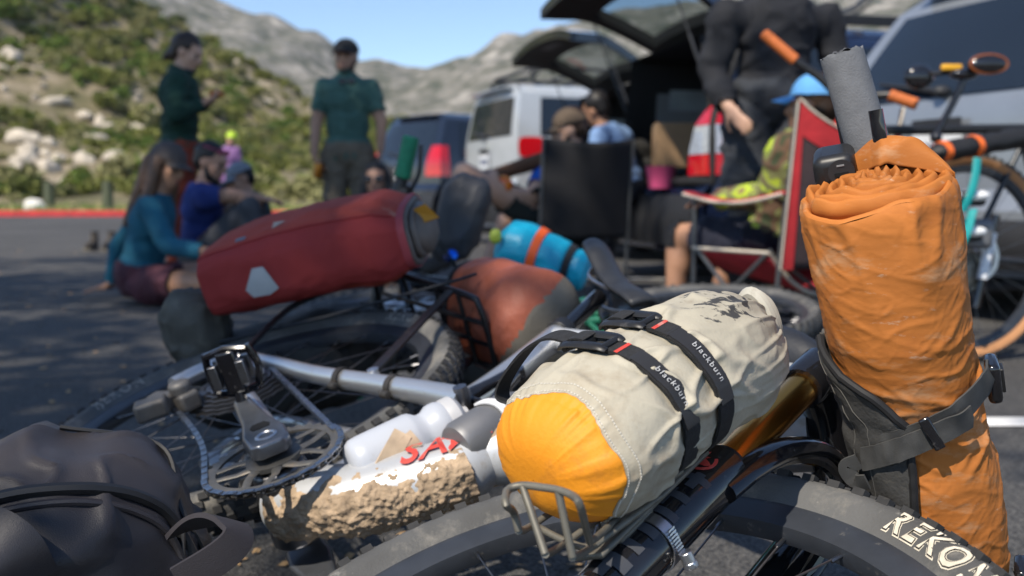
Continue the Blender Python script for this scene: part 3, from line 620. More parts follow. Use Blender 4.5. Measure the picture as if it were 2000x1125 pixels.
# fork
f_ax = (CRN - FA).normalized(); fr_ = V((f_ax.z, 0, -f_ax.x)); FY = .078
for sg in (1, -1):
    o0 = V((0, FY * sg, 0)); A = FA + o0; TL = .268 if sg > 0 else .40
    MB_ = LB(); MB_.tube([A - f_ax * .03, A + f_ax * .0, A + f_ax * .03, A + f_ax * .09, A + f_ax * (TL - .038), A + f_ax * TL, A + f_ax * (TL + .004)], [.017, .021, .0225, .0245, .0255, .0265, .021], 26); leg = MB_.build('fork_lower', gloss, bike)
    MB_ = LB(); MB_.tube([A + f_ax * .22, A + f_ax * .47], .0180, 26); MB_.build('stanchion', gold, bike)
    MB_ = LB(); MB_.lathe([(.019, .268), (.0215, .270), (.0215, .277), (.0185, .279)], A, f_ax, 24, V((0, 1, 0))); MB_.build('wiper_seal', blackp, leg)
    if sg > 0:
        dec = mat('fork_decal', (.055, .058, .066), .35, var=.1, dirt=((.03, .03, .03), .3, 60.))
        def legmap(s, q): # s along the leg, q around it; q=0 points to the lateral outside
            return A + f_ax * s + (V((0, 1, 0)) * math.cos(q) + fr_ * math.sin(q)) * (.0252 + .0004)
        shp = [[(.255, -.9), (.262, -.9), (.262, .9), (.255, .9)], [(.245, .2), (.262, .2), (.262, .55), (.245, .55)], [(.225, -.9), (.232, -.9), (.232, .75), (.225, .75)], [(.212, -.2), (.232, -.2), (.232, .15), (.212, .15)], [(.20, -.6), (.207, -.6), (.207, .9), (.20, .9)], [(.150, -.9), (.157, -.9), (.157, .8), (.150, .8)], [(.157, -.3), (.172, -.3), (.172, .05), (.157, .05)], [(.172, .05), (.180, .05), (.180, .8), (.172, .8)], [(.125, -.7), (.135, -.7), (.135, .9), (.125, .9)], [(.110, .1), (.128, .1), (.128, .45), (.110, .45)], [(.09, -.6), (.100, -.6), (.100, .9), (.09, .9)]]
        for poly in shp:
            (s0, q0), (s1, _), (_, q1), _2 = poly; mb = LB(); mb.grid(lambda u, v: legmap(s0 - .045 + (s1 - s0) * u * 1.35, q0 + (q1 - q0) * v), 3, 8); mb.build('decal', dec, leg)
        mb = LB(); mb.grid(lambda u, v: legmap(.240 + .019 * (u * math.cos(2 * PI * v)), .05 + .62 * (u * math.sin(2 * PI * v))), 4, 25); mb.build('logo_badge', mat('badge_dark', (.015, .01, .01), .3), leg)
        for rr in ((.62, .82), ):
            mb = LB(); mb.grid(lambda u, v: legmap(.240 + .019 * ((rr[0] + (rr[1] - rr[0]) * u) * math.cos(.9 + 1.72 * PI * v)), .05 + .62 * ((rr[0] + (rr[1] - rr[0]) * u) * math.sin(.9 + 1.72 * PI * v))) + BN * 0, 2, 25); mb.v = [p + BN * .0005 for p in mb.v]; mb.build('logo_ring', redp, leg)
        mb = LB(); mb.grid(lambda u, v: legmap(.240 + .007 * (2 * u - 1), -.28 + .55 * v + .18 * math.sin(u * 6)), 5, 12); mb.v = [p + BN * .0005 for p in mb.v]; mb.build('logo_stroke', redp, leg)
    # hose clamps that hold the cargo cage
    for s_ in ((.145,) if sg > 0 else ()):
        MB_ = LB(); n = 40; MB_.rings([[A + f_ax * (s_ + dz) + (V((0, 1, 0)) * math.cos(2 * PI * i / n) + fr_ * math.sin(2 * PI * i / n)) * rr for rr, dz in ((.0254, -.006), (.0268, -.006), (.0268, .006), (.0254, .006))] for i in range(n)], closed=True); hc = MB_.build('hose_clamp', steel, bike)
        MB_ = LB(); q = R_(75); dq = (V((0, 1, 0)) * math.cos(q) + fr_ * math.sin(q)); tq = f_ax.cross(dq)
        for i in range(8): MB_.box(A + f_ax * s_ + dq * .0278 + tq * (-.010 + .003 * i), (.009, .0014, .0012), (f_ax, tq, dq))
        MB_.build('clamp_thread', steel, hc)
        MB_ = LB(); MB_.tube([A + f_ax * s_ + dq * .031 - tq * .010, A + f_ax * s_ + dq * .031 - tq * .020], [.0058, .0058], 14); MB_.tube([A + f_ax * s_ + dq * .031 - tq * .019, A + f_ax * s_ + dq * .031 - tq * .025], [.0066, .0066], 8); MB_.build('clamp_screw', steel, hc, bevel=.001)
# arch that bridges the legs behind the tyre crown
ar = []
for i in range(25):
    t = PI * i / 24; yv = FY * math.cos(t) * .97; s_ = .238 + .165 * math.sin(t) ** .75; bulge = .034 * math.sin(t) + .010; ar.append(FA + f_ax * s_ + V((0, yv, 0)) + fr_ * bulge)
MB_ = LB(); MB_.tube(ar, [.021 - .006 * math.sin(PI * i / 24) for i in range(25)], 14, sq=(1.05, .62)); arch = MB_.build('fork_arch', gloss, bike)
MB_ = LB(); MB_.tube([p - f_ax * .018 + fr_ * .006 for p in ar[1:-1]], .007, 8); MB_.build('arch_rib', gloss, arch)
# crown with open steerer
MB_ = LB(); Cn = FA + f_ax * .458
cpts = [Cn + V((0, FY * math.cos(PI * i / 12), 0)) + f_ax * (.022 * math.sin(PI * i / 12)) for i in range(13)]
MB_.tube(cpts, [.026] + [.024] * 11 + [.026], 16, sq=(1, 1)); crown = MB_.build('fork_crown', gloss, bike)
for sg in (1, -1):
    MB_ = LB(); MB_.tube([Cn + V((0, FY * sg, 0)) - f_ax * .020, Cn + V((0, FY * sg, 0)) - f_ax * .016, Cn + V((0, FY * sg, 0)) + f_ax * .03, Cn + V((0, FY * sg, 0)) + f_ax * .034], [.0225, .0245, .0245, .016], 24); MB_.build('crown_socket', gloss, crown)
MB_ = LB(); sp = bon(1590, 868, .0); sp = V((sp.x, 0, sp.z)); MB_.lathe([(.016, .05), (.0165, .004), (.018, 0), (.0215, -.001), (.0225, .006), (.0235, .06)], sp, f_ax, 32, V((0, 1, 0)), caps=False); MB_.build('steerer_tube', blackp, crown)
MB_ = LB(); MB_.lathe([(.0155, .047), (.001, .048)], sp, f_ax, 24, V((0, 1, 0))); MB_.build('steerer_shade_disc', hole_shade, crown)  # near-black disc paints the shade deep in the bore
MB_ = LB(); MB_.prism([(-.028, -.075), (.02, -.075), (.024, -.02), (.02, .03), (-.024, .03)], .022, sp + V((.0, -.055, 0)) + f_ax * .03, (f_ax, V((0, 1, 0)), fr_)); MB_.build('crown_web', blackp, crown, bevel=.006)
# stem, bar, grips, levers
BARx, BARz = .872, .533; bar0 = V((BARx, 0, BARz)); MB_ = LB()
MB_.tube([HTu + V((-.005, 0, .01)), bar0], [.020, .019], 16); MB_.tube([bar0 - V((0, .025, 0)), bar0 + V((0, .025, 0))], .022, 18); MB_.tube([HTu - V((0, 0, .01)), HTu + (HTu - HTl).normalized() * .045], .021, 18); MB_.build('stem', blackp, bike, bevel=.002)
MB_ = LB(); MB_.tube(smooth_curve([V((BARx - .02, .385, BARz + .004)), V((BARx - .008, .2, BARz + .002)), V((BARx, .06, BARz)), V((BARx, -.06, BARz)), V((BARx - .008, -.2, BARz + .002)), V((BARx - .02, -.325, BARz + .003))], 8), .0150, 18); MB_.build('handlebar', blackp, bike)
foam = mat('foam_grip', (.135, .14, .15), .92, var=.12, scale=60, bump=.0006, bscale=500)
foamw = mat('foam_worn', (.07, .073, .08), .95, var=.4, scale=200, bump=.004, bscale=300)
g_top, g_bot = V((.851, .398, .541)), bon(1702, 308, .292) ; gd = (g_top - g_bot); g_bot = g_top - gd.normalized() * .135
def grip_fn(u, v):
    t = 2 * PI * v; s = u * 1.03; x, y, d = frame(gd.normalized(), V((1, 0, 0))); r0 = .0215
    rr = r0
    if u > .985: rr = r0 * .62 * (1 - .9 * (u > .995))
    p = g_bot.lerp(g_top, min(s, 1)) + (x * math.cos(t) + y * math.sin(t)) * rr
    wear = max(0, (u - .93) / .07); p += d * (-.006 * wear * (.5 + fbm(p * 120, 3))) + (x * math.cos(t) + y * math.sin(t)) * (-.0025 * wear * max(0, fbm(p * 160 + V((3, 3, 3)), 3)))
    return p
MB_ = LB(); MB_.grid(grip_fn, 60, 48, False, True); gr = MB_.build('foam_grip', foam, bike)
MB_ = LB(); x_, y_, d_2 = frame(gd.normalized(), V((1, 0, 0)))
MB_.grid(lambda u, v: (lambda p: p + d_2 * (.003 * fbm(p * 180, 4) + .002))(g_top + (x_ * math.cos(2 * PI * v) + y_ * math.sin(2 * PI * v)) * (.0004 + .0195 * u) - d_2 * (.003 * u)), 10, 40, False, True); MB_.build('worn_grip_end', foamw, gr)
MB_ = LB(); MB_.tube([V((BARx - .02, -.325, BARz + .003)), V((BARx - .012, -.22, BARz + .002))], .019, 20); MB_.build('foam_grip', foam, bike)
lv = [bon(1668, 258, .335), bon(1690, 300, .315), bon(1704, 360, .28)]
MB_ = LB(); off = V((.055, 0, -.03)); MB_.tube(smooth_curve([V((BARx + .045, .348, BARz - .028)), V((BARx + .05, .31, BARz - .032)), V((BARx + .045, .24, BARz - .02)), V((BARx + .02, .19, BARz - .01))], 6), [.006] * 19, 10, sq=(1.35, .8)); MB_.build('brake_lever', gloss, bike)
MB_ = LB(); MB_.tube([V((BARx + .018, .16, BARz - .012)), V((BARx + .03, .24, BARz - .02))], [.012, .010], 12); MB_.tube([V((BARx, .17, BARz)), V((BARx, .19, BARz))], .021, 16); MB_.build('lever_clamp', blackp, bike)
# bottle cage + second cage strap
# saddle, post
sa_b = V((.165, 0, .60)); MB_ = LB(); MB_.tube([STt, sa_b], .0148, 16); MB_.build('seat_post', gloss, bike)
MB_ = LB(); MB_.tube([STt - (sa_b - STt).normalized() * .012, STt + (sa_b - STt).normalized() * .012], .0235, 18); MB_.build('seat_clamp', blackp, bike, bevel=.002)
def saddle_fn(root, org, fwd, lat, upv, m, L=.255, W=.135):
    def fn(u, v):
        s = u * L; prof = float(np.interp(u, [0, .1, .3, .5, .7, .9, 1], [.75, 1, .92, .52, .32, .26, .10])) * W / 2; t = -1 + 2 * v
        a = t * PI * .62; yy = math.sin(a) * prof / math.sin(PI * .5) ; zz = (math.cos(a) - 1) * .028
        rise = .016 * (1 - u) ** 2 - .012 * math.sin(u * PI) + .004 * u
        return org + fwd * (s - L * .45) + lat * yy + upv * (zz + rise)
    mb = MB(); mb.grid(fn, 28, 22); o = mb.build('saddle', m, root); sl = o.modifiers.new('s', 'SOLIDIFY'); sl.thickness = .012; sl.offset = -1
    mb = MB()
    for sg in (1, -1): mb.tube(smooth_curve([org + fwd * -.085 + lat * (.03 * sg) - upv * .018, org - fwd * .05 + lat * (.022 * sg) - upv * .045, org + fwd * .03 + lat * (.022 * sg) - upv * .045, org + fwd * .12 + lat * (.012 * sg) - upv * .02], 5), .0036, 8)
    mb.build('saddle_rails', steel, o); return o
saddle_m = mat('saddle_black', (.022, .023, .026), .45, var=.2, scale=30)
sad = saddle_fn(bike, B(V((.165, 0, .655))), (BH * .96 + BU * -.28).normalized(), BN, (BU * .96 + BH * .28).normalized(), saddle_m)
# rear rack
rackm = mat('rack_black', (.016, .017, .02), .35, .4, var=.2, scale=40, dirt=((.16, .15, .13), .25, 60.))
RZ_ = .395; mb = LB()
hoop = [V((-.30, .062, RZ_ - .02)), V((-.1, .066, RZ_)), V((.085, .066, RZ_ + .003)), V((.116, .055, RZ_ + .003)), V((.122, 0, RZ_ + .003)), V((.116, -.055, RZ_ + .003)), V((.085, -.066, RZ_ + .003)), V((-.1, -.066, RZ_)), V((-.30, -.062, RZ_ - .02))]
mb.tube(smooth_curve(hoop, 6, True), .0058, 10, True); rack = mb.build('rear_rack', rackm, bike)
for yv in (-.02, .02): mb = LB(); mb.tube([V((.12, yv, RZ_ + .003)), V((-.29, yv, RZ_ - .018))], .0045, 8); mb.build('rack_rail', rackm, rack)
for xv in (-.2, -.05, .05): mb = LB(); mb.tube([V((xv, .066, RZ_ - .002)), V((xv, -.066, RZ_ - .002))], .0045, 8); mb.build('rack_crossbar', rackm, rack)
for sg in (1, -1):
    cl = V((ss[5].x, (ss[5].y + .012) * sg, ss[5].z)) + V((0, 0, .012))
    mb = LB(); a_, b_ = V((.02, .066 * sg, RZ_)), cl; mb.ribbon([a_.lerp(b_, i / 6) for i in range(7)], [V((0, 1, 0))] * 7, .018, .004); mb.build('rack_strut', rackm, rack)
    for (dx, rr) in ((-.235, -.015),):
        mb = LB(); mb.tube(smooth_curve([V((dx, .066 * sg, RZ_ - .015)), V((dx * .8 - .06, .078 * sg, .2)), V((-.055, .08 * sg, .03))], 5), .0055, 10); mb.build('rack_stay', rackm, rack)
    for dk in (-.022, .022):
        i0 = 40 + int(dk * 220); pts = smooth_curve([V((p.x, p.y * sg, p.z)) for p in ss], 8); c = pts[i0]; t = (pts[i0 + 1] - pts[i0]).normalized(); x, y, _ = frame(t, V((0, 1, 0))); mb = LB(); n = 24
        mb.rings([[c + t * dz + (x * math.cos(2 * PI * i / n) + y * math.sin(2 * PI * i / n)) * rr for rr, dz in ((.015, -.005), (.0185, -.005), (.0185, .005), (.015, .005))] for i in range(n)], closed=True)
        mb.lathe([(.002, -.008), (.006, -.007), (.006, .007), (.002, .008)], c + x * 0 - y * .0 + V((.012, .0, -.020)), t, 10); pc_ = mb.build('stay_clamp', mat('clamp_dark', (.05, .045, .04), .5, .5, dirt=((.34, .26, .18), .4, 60.)), rack)
    mb = LB(); mb.lathe([(.003, -.004), (.009, -.003), (.009, .006), (.003, .008)], cl, V((0, sg, 0)), 14, V((1, 0, 0))); mb.build('strut_bolt', steel, rack)
# cargo cage on the fork leg (wire basket)
cagem = mat('cage_grey', (.15, .14, .115), .5, .35, var=.18, scale=60, dirt=((.30, .25, .18), .3, 70.))
# small frame bag / top-tube pouch behind the stem
mb = LB(); q = bon(1585, 705, .02); mb.ell(q + V((-.06, 0, 0)), (.085, .036, .032), n=24, m=14); mb.build('stem_pouch', mat('black_nylon', (.018, .02, .026), .6, var=.2, scale=25, bump=.001), bike)
# ================================================================ BAGS AND LUGGAGE ON THE BIKE
# ---- grey dry bag with yellow end, strapped to the fork cage
def smudge_mat():
    m = mat('grey_ripstop', (.40, .365, .285), .62, var=.09, scale=7, dirt=[((.25, .195, .13), .62, 8.), ((.24, .20, .145), .38, 24.)], bump=.0005, bscale=240)
    t = m.node_tree; L = t.links.new; b = t.nodes['Principled BSDF']; old = b.inputs['Base Color'].links[0].from_socket
    at_ = nn(t, 'ShaderNodeAttribute'); at_.attribute_name = 'smudge'
    tc = nn(t, 'ShaderNodeTexCoord'); mp = nn(t, 'ShaderNodeMapping'); mp.inputs['Scale'].default_value = (46, 100, 70); mp.inputs['Rotation'].default_value = (.4, .3, .7); L(tc.outputs['Object'], mp.inputs[0])
    n2 = nn(t, 'ShaderNodeTexNoise'); n2.inputs['Scale'].default_value = 1.0; n2.inputs['Detail'].default_value = 8; n2.inputs['Roughness'].default_value = .62; L(mp.outputs[0], n2.inputs['Vector'])
    ad = nn(t, 'ShaderNodeMath', operation='MULTIPLY_ADD'); L(at_.outputs['Fac'], ad.inputs[0]); ad.inputs[1].default_value = .30; L(n2.outputs['Fac'], ad.inputs[2])
    r2 = nn(t, 'ShaderNodeMapRange'); r2.inputs[1].default_value = .79; r2.inputs[2].default_value = .83; L(ad.outputs[0], r2.inputs[0])
    mx = nn(t, 'ShaderNodeMix', data_type='RGBA'); L(r2.outputs[0], mx.inputs[0]); L(old, mx.inputs[6]); mx.inputs[7].default_value = (.045, .045, .045, 1); L(mx.outputs[2], b.inputs['Base Color']); return m
grey_bag = smudge_mat()
yellow = mat('yellow_ripstop', (.72, .26, .010), .62, var=.10, scale=9, dirt=[((.42, .15, .02), .45, 14.), ((.50, .26, .09), .26, 50.)], bump=.0004, bscale=300)
D0_, D1_ = V((.936, .172, .060)), V((.874, .168, .350)); DR = .0740
bag_ax = (B(D1_) - B(D0_)); BL = bag_ax.length; bag_d = bag_ax.normalized(); bo = B(D0_)
camv = (C0 - bo); e_up = (V((0, 0, 1)) - bag_d * bag_d.z).normalized(); e_rt = bag_d.cross(e_up) * -1
if e_rt.x < 0: e_rt = -e_rt
ST = (.335, .50); SEAM = .112
def bag_r(s, t):
    """radius at s (0 near end .. 1 far end) and angle t (0 = up, + = towards image right)"""
    z = s * BL
    if s < .16: r = DR * math.sin(s / .16 * PI / 2) ** .62
    elif s > .70: q = (s - .70) / .30; r = DR * (1 - .52 * q ** 2.4)
    else: r = DR
    p = V((math.cos(t) * 1.0, math.sin(t) * 1.0, s * 4.2))
    r *= 1 + .030 * noise.noise(p * .8 + V((5, 1, 2))) + .012 * math.cos(2 * t + .6)
    lump = 0
    for q in ST:
        d = (s - q) * BL; r -= .0058 * math.exp(-(d / .0125) ** 2); 
        lump += math.exp(-(abs(d) / .045)) * .0062
    ct, st_ = math.cos(t), math.sin(t)
    cr_ = crease((ct * 1.7 + s * 3, st_ * 1.7, s * 5.5), .13) + .7 * crease((ct * 2.6, st_ * 2.6 + 4, s * 4 + 9), .10)
    r += (lump * .9 + .0006) * (cr_ - .35) * min(1, s * 5) * (.45 + .55 * noise.noise(V((ct * 1.5, st_ * 1.5, s * 3 + 2))) ) * 1.5
    if s > .62: q = (s - .62) / .38; r += q * (.0052 * (crease((ct * 3.2, st_ * 3.2, s * 1.2 + 4), .16) - .4) + .002 * math.sin(t * 13 + 2 * st_))
    r += .0012 * fbm((ct * 2.2, st_ * 2.2, s * 9), 2)
    if s < SEAM: r += .0022 * (s / SEAM) * (crease((ct * 2.4 + 3, st_ * 2.4, s * 2), .12) - .3)
    g = math.exp(-((s - SEAM) / .035) ** 2); r += .0011 * g * math.sin(t * 41 + 9 * noise.noise(V((math.cos(t) * 2, math.sin(t) * 2, 1)))) * max(0, .4 + noise.noise(V((math.cos(t) * 1.7, math.sin(t) * 1.7, 7))))
    r -= .0012 * math.exp(-((s - SEAM) / .008) ** 2)
    return max(r, .0005)
def bag_p(s, t, lift=0):
    bow = .010 * math.sin(PI * min(1, s * 1.05)); c = bo + bag_d * (s * BL) + e_up * bow
    if s < .16: c = bo + bag_d * (BL * .16 - (BL * .16 + .006) * math.cos(s / .16 * PI / 2) ** 1.25) + e_up * bow
    return c + (e_up * (math.cos(t) * (.86 if s > .3 else .78 + .08 * s / .3)) + e_rt * (math.sin(t) * (1.07 if s < .3 else 1.07 - (s - .3) * .26))) * (bag_r(s, t) + lift)
dry = thing('dry_bag', 'grey dry bag with yellow end strapped to the bike fork in front', 'dry bag', bo)
def seam_s(t): return SEAM + .010 * math.sin(2 * t + .8) + .006 * math.sin(5 * t)
mb = MB(); nu, nv = 150, 260
mb.grid(lambda u, v: (lambda t: bag_p(seam_s(t) + u * (1.0 - seam_s(t)), t))(2 * PI * v), nu, nv, False, True); body = mb.build('bag_body', grey_bag, dry, sharp=0)
at_ = body.data.attributes.new('smudge', 'FLOAT', 'POINT'); vals = []
for i in range(nu):
    for j in range(nv):
        t = 2 * PI * j / nv; t = t if t < PI else t - 2 * PI; u = i / (nu - 1)
        vals.append(min(1, 1.5 * max(0, 1 - abs(u - .74) / .30) * max(0, 1 - abs(t - .35) / 1.25)))
at_.data.foreach_set('value', vals)
mb = MB(); mb.grid(lambda u, v: (lambda t: bag_p(u * seam_s(t), t, -.0004 * (u > .1)))(2 * PI * v), 50, 260, False, True); mb.build('yellow_end_panel', yellow, dry, sharp=0)
stitch = mat('stitching', (.56, .53, .46), .8, var=.1)
mb = MB(); N = 150
for i in range(N):
    for ds in (.004, .022):
        t0, t1 = 2 * PI * i / N, 2 * PI * (i + .62) / N; mb.tube([bag_p(seam_s(t0) + ds, t0, .0004), bag_p(seam_s(t1) + ds, t1, .0004)], .0006, 5)
mb.build('seam_stitches', stitch, dry, kind='stuff')
# rolled closure at the far end
mb = MB(); ce = bo + bag_d * (BL * 1.0) + e_up * .003; cl_m = mat('bag_closure', (.43, .41, .35), .6, var=.1, scale=20, dirt=((.22, .19, .14), .3, 30.))
for k, (rr, zz) in enumerate(((.034, .004), (.030, .011), (.026, .017))):
    mb.tube([ce + bag_d * zz + (e_up * math.cos(a) * 1.15 + e_rt * math.sin(a) * .55) * rr for a in [2 * PI * i / 36 for i in range(36)]], .0065 - .0008 * k, 8, True)
mb.ell(ce + bag_d * .006, (.030, .018, .016), (e_up, e_rt, bag_d)); mb.build('rolled_closure', cl_m, dry)
# straps with buckles and print
whitep = mat('white_print', (.50, .50, .50), .7)
for k, s0 in enumerate(ST):
    w2 = .0092
    RT = {}
    def srad(t):
        key = round(t * 40)
        if key not in RT: RT[key] = max(sum(bag_r(s0 + ds, key / 40 + R_(6 * q)) for q in (-3, -2, -1, 0, 1, 2, 3)) / 7 for ds in (-.02, 0, .02)) + .0012
        return RT[key]
    def sp_(t, lat=0, lift=0):
        s = s0 + (.022 if k == 0 else .008) * math.sin(t * .9); c = bag_p(s, t, -bag_r(s, t)); f = t * 40; a_ = math.floor(f); rr = srad(a_ / 40) * (a_ + 1 - f) + srad((a_ + 1) / 40) * (f - a_)
        return c + bag_d * lat + (e_up * (math.cos(t) * .86) + e_rt * (math.sin(t) * 1.04)) * (rr + lift)
    ts = [R_(-165) + R_(330) * i / 90 for i in range(91)]
    if k == 0: ts = [t for t in ts if t > R_(-14)]
    mb = MB(); mb.rings([[sp_(t, -w2, -.0008), sp_(t, -w2, .0018), sp_(t, 0, .0022), sp_(t, w2, .0018), sp_(t, w2, -.0008)] for t in ts]); stp = mb.build('cargo_strap', strapm, dry)
    if k == 0:    # this strap leaves the bag and hangs away to the left like a loop
        a0 = sp_(R_(-12)); pts = smooth_curve([a0, a0 - e_rt * .045 + e_up * .004, a0 - e_rt * .092 - e_up * .020 , a0 - e_rt * .125 - e_up * .062 - bag_d * .012, bag_p(s0 - .06, R_(-100), .006)], 8)
        mb = MB(); mb.ribbon(pts, [(p - (bo + bag_d * (s0 * BL))).normalized() for p in pts], .0185, .0022); mb.build('strap_loop', strapm, stp)
    # doubled label section
    mb = MB(); ts = [R_(24) + R_(66) * i / 24 for i in range(25)]; mb.rings([[sp_(t, -w2 * .88, .0015), sp_(t, -w2 * .88, .0036), sp_(t, w2 * .88, .0036), sp_(t, w2 * .88, .0015)] for t in ts]); mb.build('strap_label', mat('label_rubber', (.022, .022, .024), .55), stp)
    vs, fs = text_geo('blackburn', .0088, spacing=1.25); mb = MB(); mb.add([sp_(R_(57) + v.x / (DR + .003), v.y, .0052) for v in vs], fs); mb.build('strap_print', whitep, stp, smooth=False)
    mb = MB(); mb.grid(lambda u, v: sp_(R_(13.2) + R_(2.6) * u, (-w2 + 2 * w2 * v), .0040), 3, 6); mb.build('red_stitch', redp, stp)
    mb = MB(); ts = [R_(4) + R_(22) * i / 10 for i in range(11)]; mb.rings([[sp_(t, -w2, .001), sp_(t, -w2, .0035), sp_(t, w2, .0035), sp_(t, w2, .001)] for t in ts]); mb.build('strap_keeper', strapm, stp)
    # cam buckle: two curved cheeks and a toothed bar
    bk = MB()
    for sg in (1, -1):
        pts = [sp_(R_(a), sg * (w2 + .0015), l) for a, l in ((-30, .008), (-24, .0105), (-14, .0085), (-4, .006), (4, .006), (9, .004))]; bk.tube(smooth_curve(pts, 4), [.0022 + .0026 * math.sin(PI * i / 20) ** .6 for i in range(21)], 8, sq=(.55, 1.25), up=bag_d)
    bk.tube([sp_(R_(-26), -w2 - .001, .009), sp_(R_(-26), w2 + .001, .009)], .0042, 10); bk.tube([sp_(R_(5), -w2 - .001, .005), sp_(R_(5), w2 + .001, .005)], .003, 10)
    ts = [R_(-30) + R_(20) * i / 8 for i in range(9)]; bk.rings([[sp_(t, -w2 * .95, .003), sp_(t, -w2 * .95, .0075), sp_(t, w2 * .95, .0075), sp_(t, w2 * .95, .003)] for t in ts]); bk.build('cam_buckle', blackp, stp)
    lp = MB(); ts = smooth_curve([sp_(R_(-28), 0, .008), sp_(R_(-20), 0, .0125), sp_(R_(-11), 0, .010), sp_(R_(-12), 0, .006), sp_(R_(-16), 0, .005)], 5); lp.ribbon(ts, [e_up] * len(ts), .017, .0016); lp.build('strap_tail', strapm, stp)
# ---- wire cargo cage (part of the bike), behind and below the bag's near end
def cg(px, py, off): return B(bon(px, py, off))
leg_o = [o for o in bike.children if o.name.startswith('fork_lower')][0]
mb = MB(); wr_ = .0030
tops = [(990, 955), (1020, 948), (1060, 952), (1090, 957), (1118, 968), (1132, 985)]; lows = [(1013, 1036), (1065, 1082), (1118, 1088), (1152, 1058)]
o1, o2 = .198, .150
T_ = [cg(*p, o1 - .000 * i) for i, p in enumerate(tops)]
ba_ = [cg(1042, 1025, .128), cg(1108, 1058, .124), cg(1160, 1066, .122), cg(1210, 1008, .118)]
Lw = [cg(p[0], p[1], .165 - .006 * i) for i, p in enumerate(lows)]
topc = smooth_curve([T_[0], T_[1], T_[2], T_[3], T_[4], T_[5]], 6)
def wire(*p): mb.tube(smooth_curve(list(p), 6), wr_, 10)
wire(Lw[0], Lw[0].lerp(T_[0], .45), cg(988, 985, o1), cg(992, 957, o1), T_[1], T_[2], T_[3], T_[4], T_[5], Lw[3].lerp(T_[5], .4), Lw[3])
wire(T_[1] - (T_[1] - Lw[1]) * .02, Lw[1].lerp(T_[1], .5), Lw[1]); wire(T_[3], Lw[2].lerp(T_[3], .5), Lw[2])
for a, b in zip(Lw, ba_): wire(a, a.lerp(b, .3) + V((0, .002, -.002)), b)
for a in (ba_[0], ba_[1], ba_[2], ba_[3]): wire(a, a + bag_d * .08)
wire(*ba_); cage = mb.build('cargo_cage', cagem, bike)
mb = MB(); pl = (ba_[1] + ba_[2]) / 2; nx = (B(FA + V((0, FY, 0))) - pl); ax_l = (B(CRN) - B(FA)).normalized()
mid_ = [B(FA + V((0, FY, 0)) + f_ax * s_) for s_ in (.09, .16, .26)]
toc = (bo + bag_d * .1 - mid_[1]).normalized(); toc = (toc - ax_l * toc.dot(ax_l)).normalized(); sx_ = ax_l.cross(toc)
mb.box(mid_[1] + toc * .030 - ax_l * .0, (.17, .034, .006), (ax_l, sx_, toc)); mb.box(mid_[1] + toc * .0265 - ax_l * .03, (.05, .022, .010), (ax_l, sx_, toc)); mb.build('cage_backplate', cagem, cage, bevel=.0025)
# ---- bottle in its cage (inside the main triangle)
b0, b1 = bon(690, 915, .03), bon(905, 812, .032); bd = (b1 - b0).normalized(); bp0 = B(b0)
bott = thing('water_bottle', 'scuffed white plastic water bottle in the bike frame', 'bottle', bp0)
plw = mat('white_bottle', (.43, .45, .49), .38, var=.05, scale=12, dirt=((.33, .28, .22), .34, 30.), spec=.5)
bw = (B(b1) - B(b0)); bl = bw.length; bwd = bw.normalized()
mb = MB(); mb.lathe([(.020, -.004), (.030, .0), (.0345, .008), (.0355, .02), (.0355, bl * .52), (.0345, bl * .56), (.0275, bl * .62), (.0275, bl * .67), (.033, bl * .73), (.0335, bl * .80), (.031, bl * .84)], bp0, bwd, 40); mb.build('bottle_body', plw, bott)
mb = MB(); mb.lathe([(.031, bl * .835), (.0325, bl * .85), (.0325, bl * .93), (.027, bl * .97), (.012, bl * .99), (.011, bl * 1.04), (.006, bl * 1.05)], bp0, bwd, 36); mb.build('bottle_cap', mat('cap_white', (.46, .46, .47), .5, dirt=((.35, .3, .25), .3, 40.)), bott)
x, y, _ = frame(bwd); 
mb = MB()
for a0, a1, z0, z1 in ((.2, .55, .28, .36), (.75, 1.0, .30, .40), (1.1, 1.25, .25, .45), (2.2, 2.6, .30, .36), (-.3, .1, .30, .34)): mb.grid(lambda u, v: bp0 + bwd * (bl * (z0 + (z1 - z0) * u)) + (x * math.cos(-1.9 + a0 + (a1 - a0) * v) + y * math.sin(-1.9 + a0 + (a1 - a0) * v)) * .0358, 3, 6)
mb.build('blue_print', mat('blue_ink', (.02, .07, .45), .5), bott)
cgm = [mat('cage_red_edge', (.45, .06, .06), .5, dirt=((.36, .27, .18), .45, 40.)), mat('cage_dusty', (.46, .35, .24), .7, var=.2, scale=40)]
bc = MB()
def arm_(p, wd):
    pts = smooth_curve(p, 7); mbx = MB(); nor = [(q - (bp0 + bwd * (q - bp0).dot(bwd))).normalized() for q in pts]
    mbx.ribbon(pts, nor, wd, .003); return mbx
cyl = lambda ang, z: bp0 + bwd * (bl * z) + (x * math.cos(ang) + y * math.sin(ang)) * .0368
bang = lambda px, py: math.atan2(*(lambda q: (q.dot(y), q.dot(x)))((B(bon(px, py, .066)) - bp0) - bwd * (B(bon(px, py, .066)) - bp0).dot(bwd)))
a_f = math.atan2((C0 - bp0).normalized().dot(y), (C0 - bp0).normalized().dot(x))
A1 = arm_([cyl(a_f + 1.9, -.02), cyl(a_f + 1.2, .02), cyl(a_f + .55, .12), cyl(a_f + .05, .28), cyl(a_f - .35, .42)], .024).build('bottle_cage', cgm[1], bike)
arm_([cyl(a_f - .25, .40), cyl(a_f + .2, .43), cyl(a_f + .75, .46), cyl(a_f + 1.5, .47)], .026).build('cage_wing', cgm[1], A1)
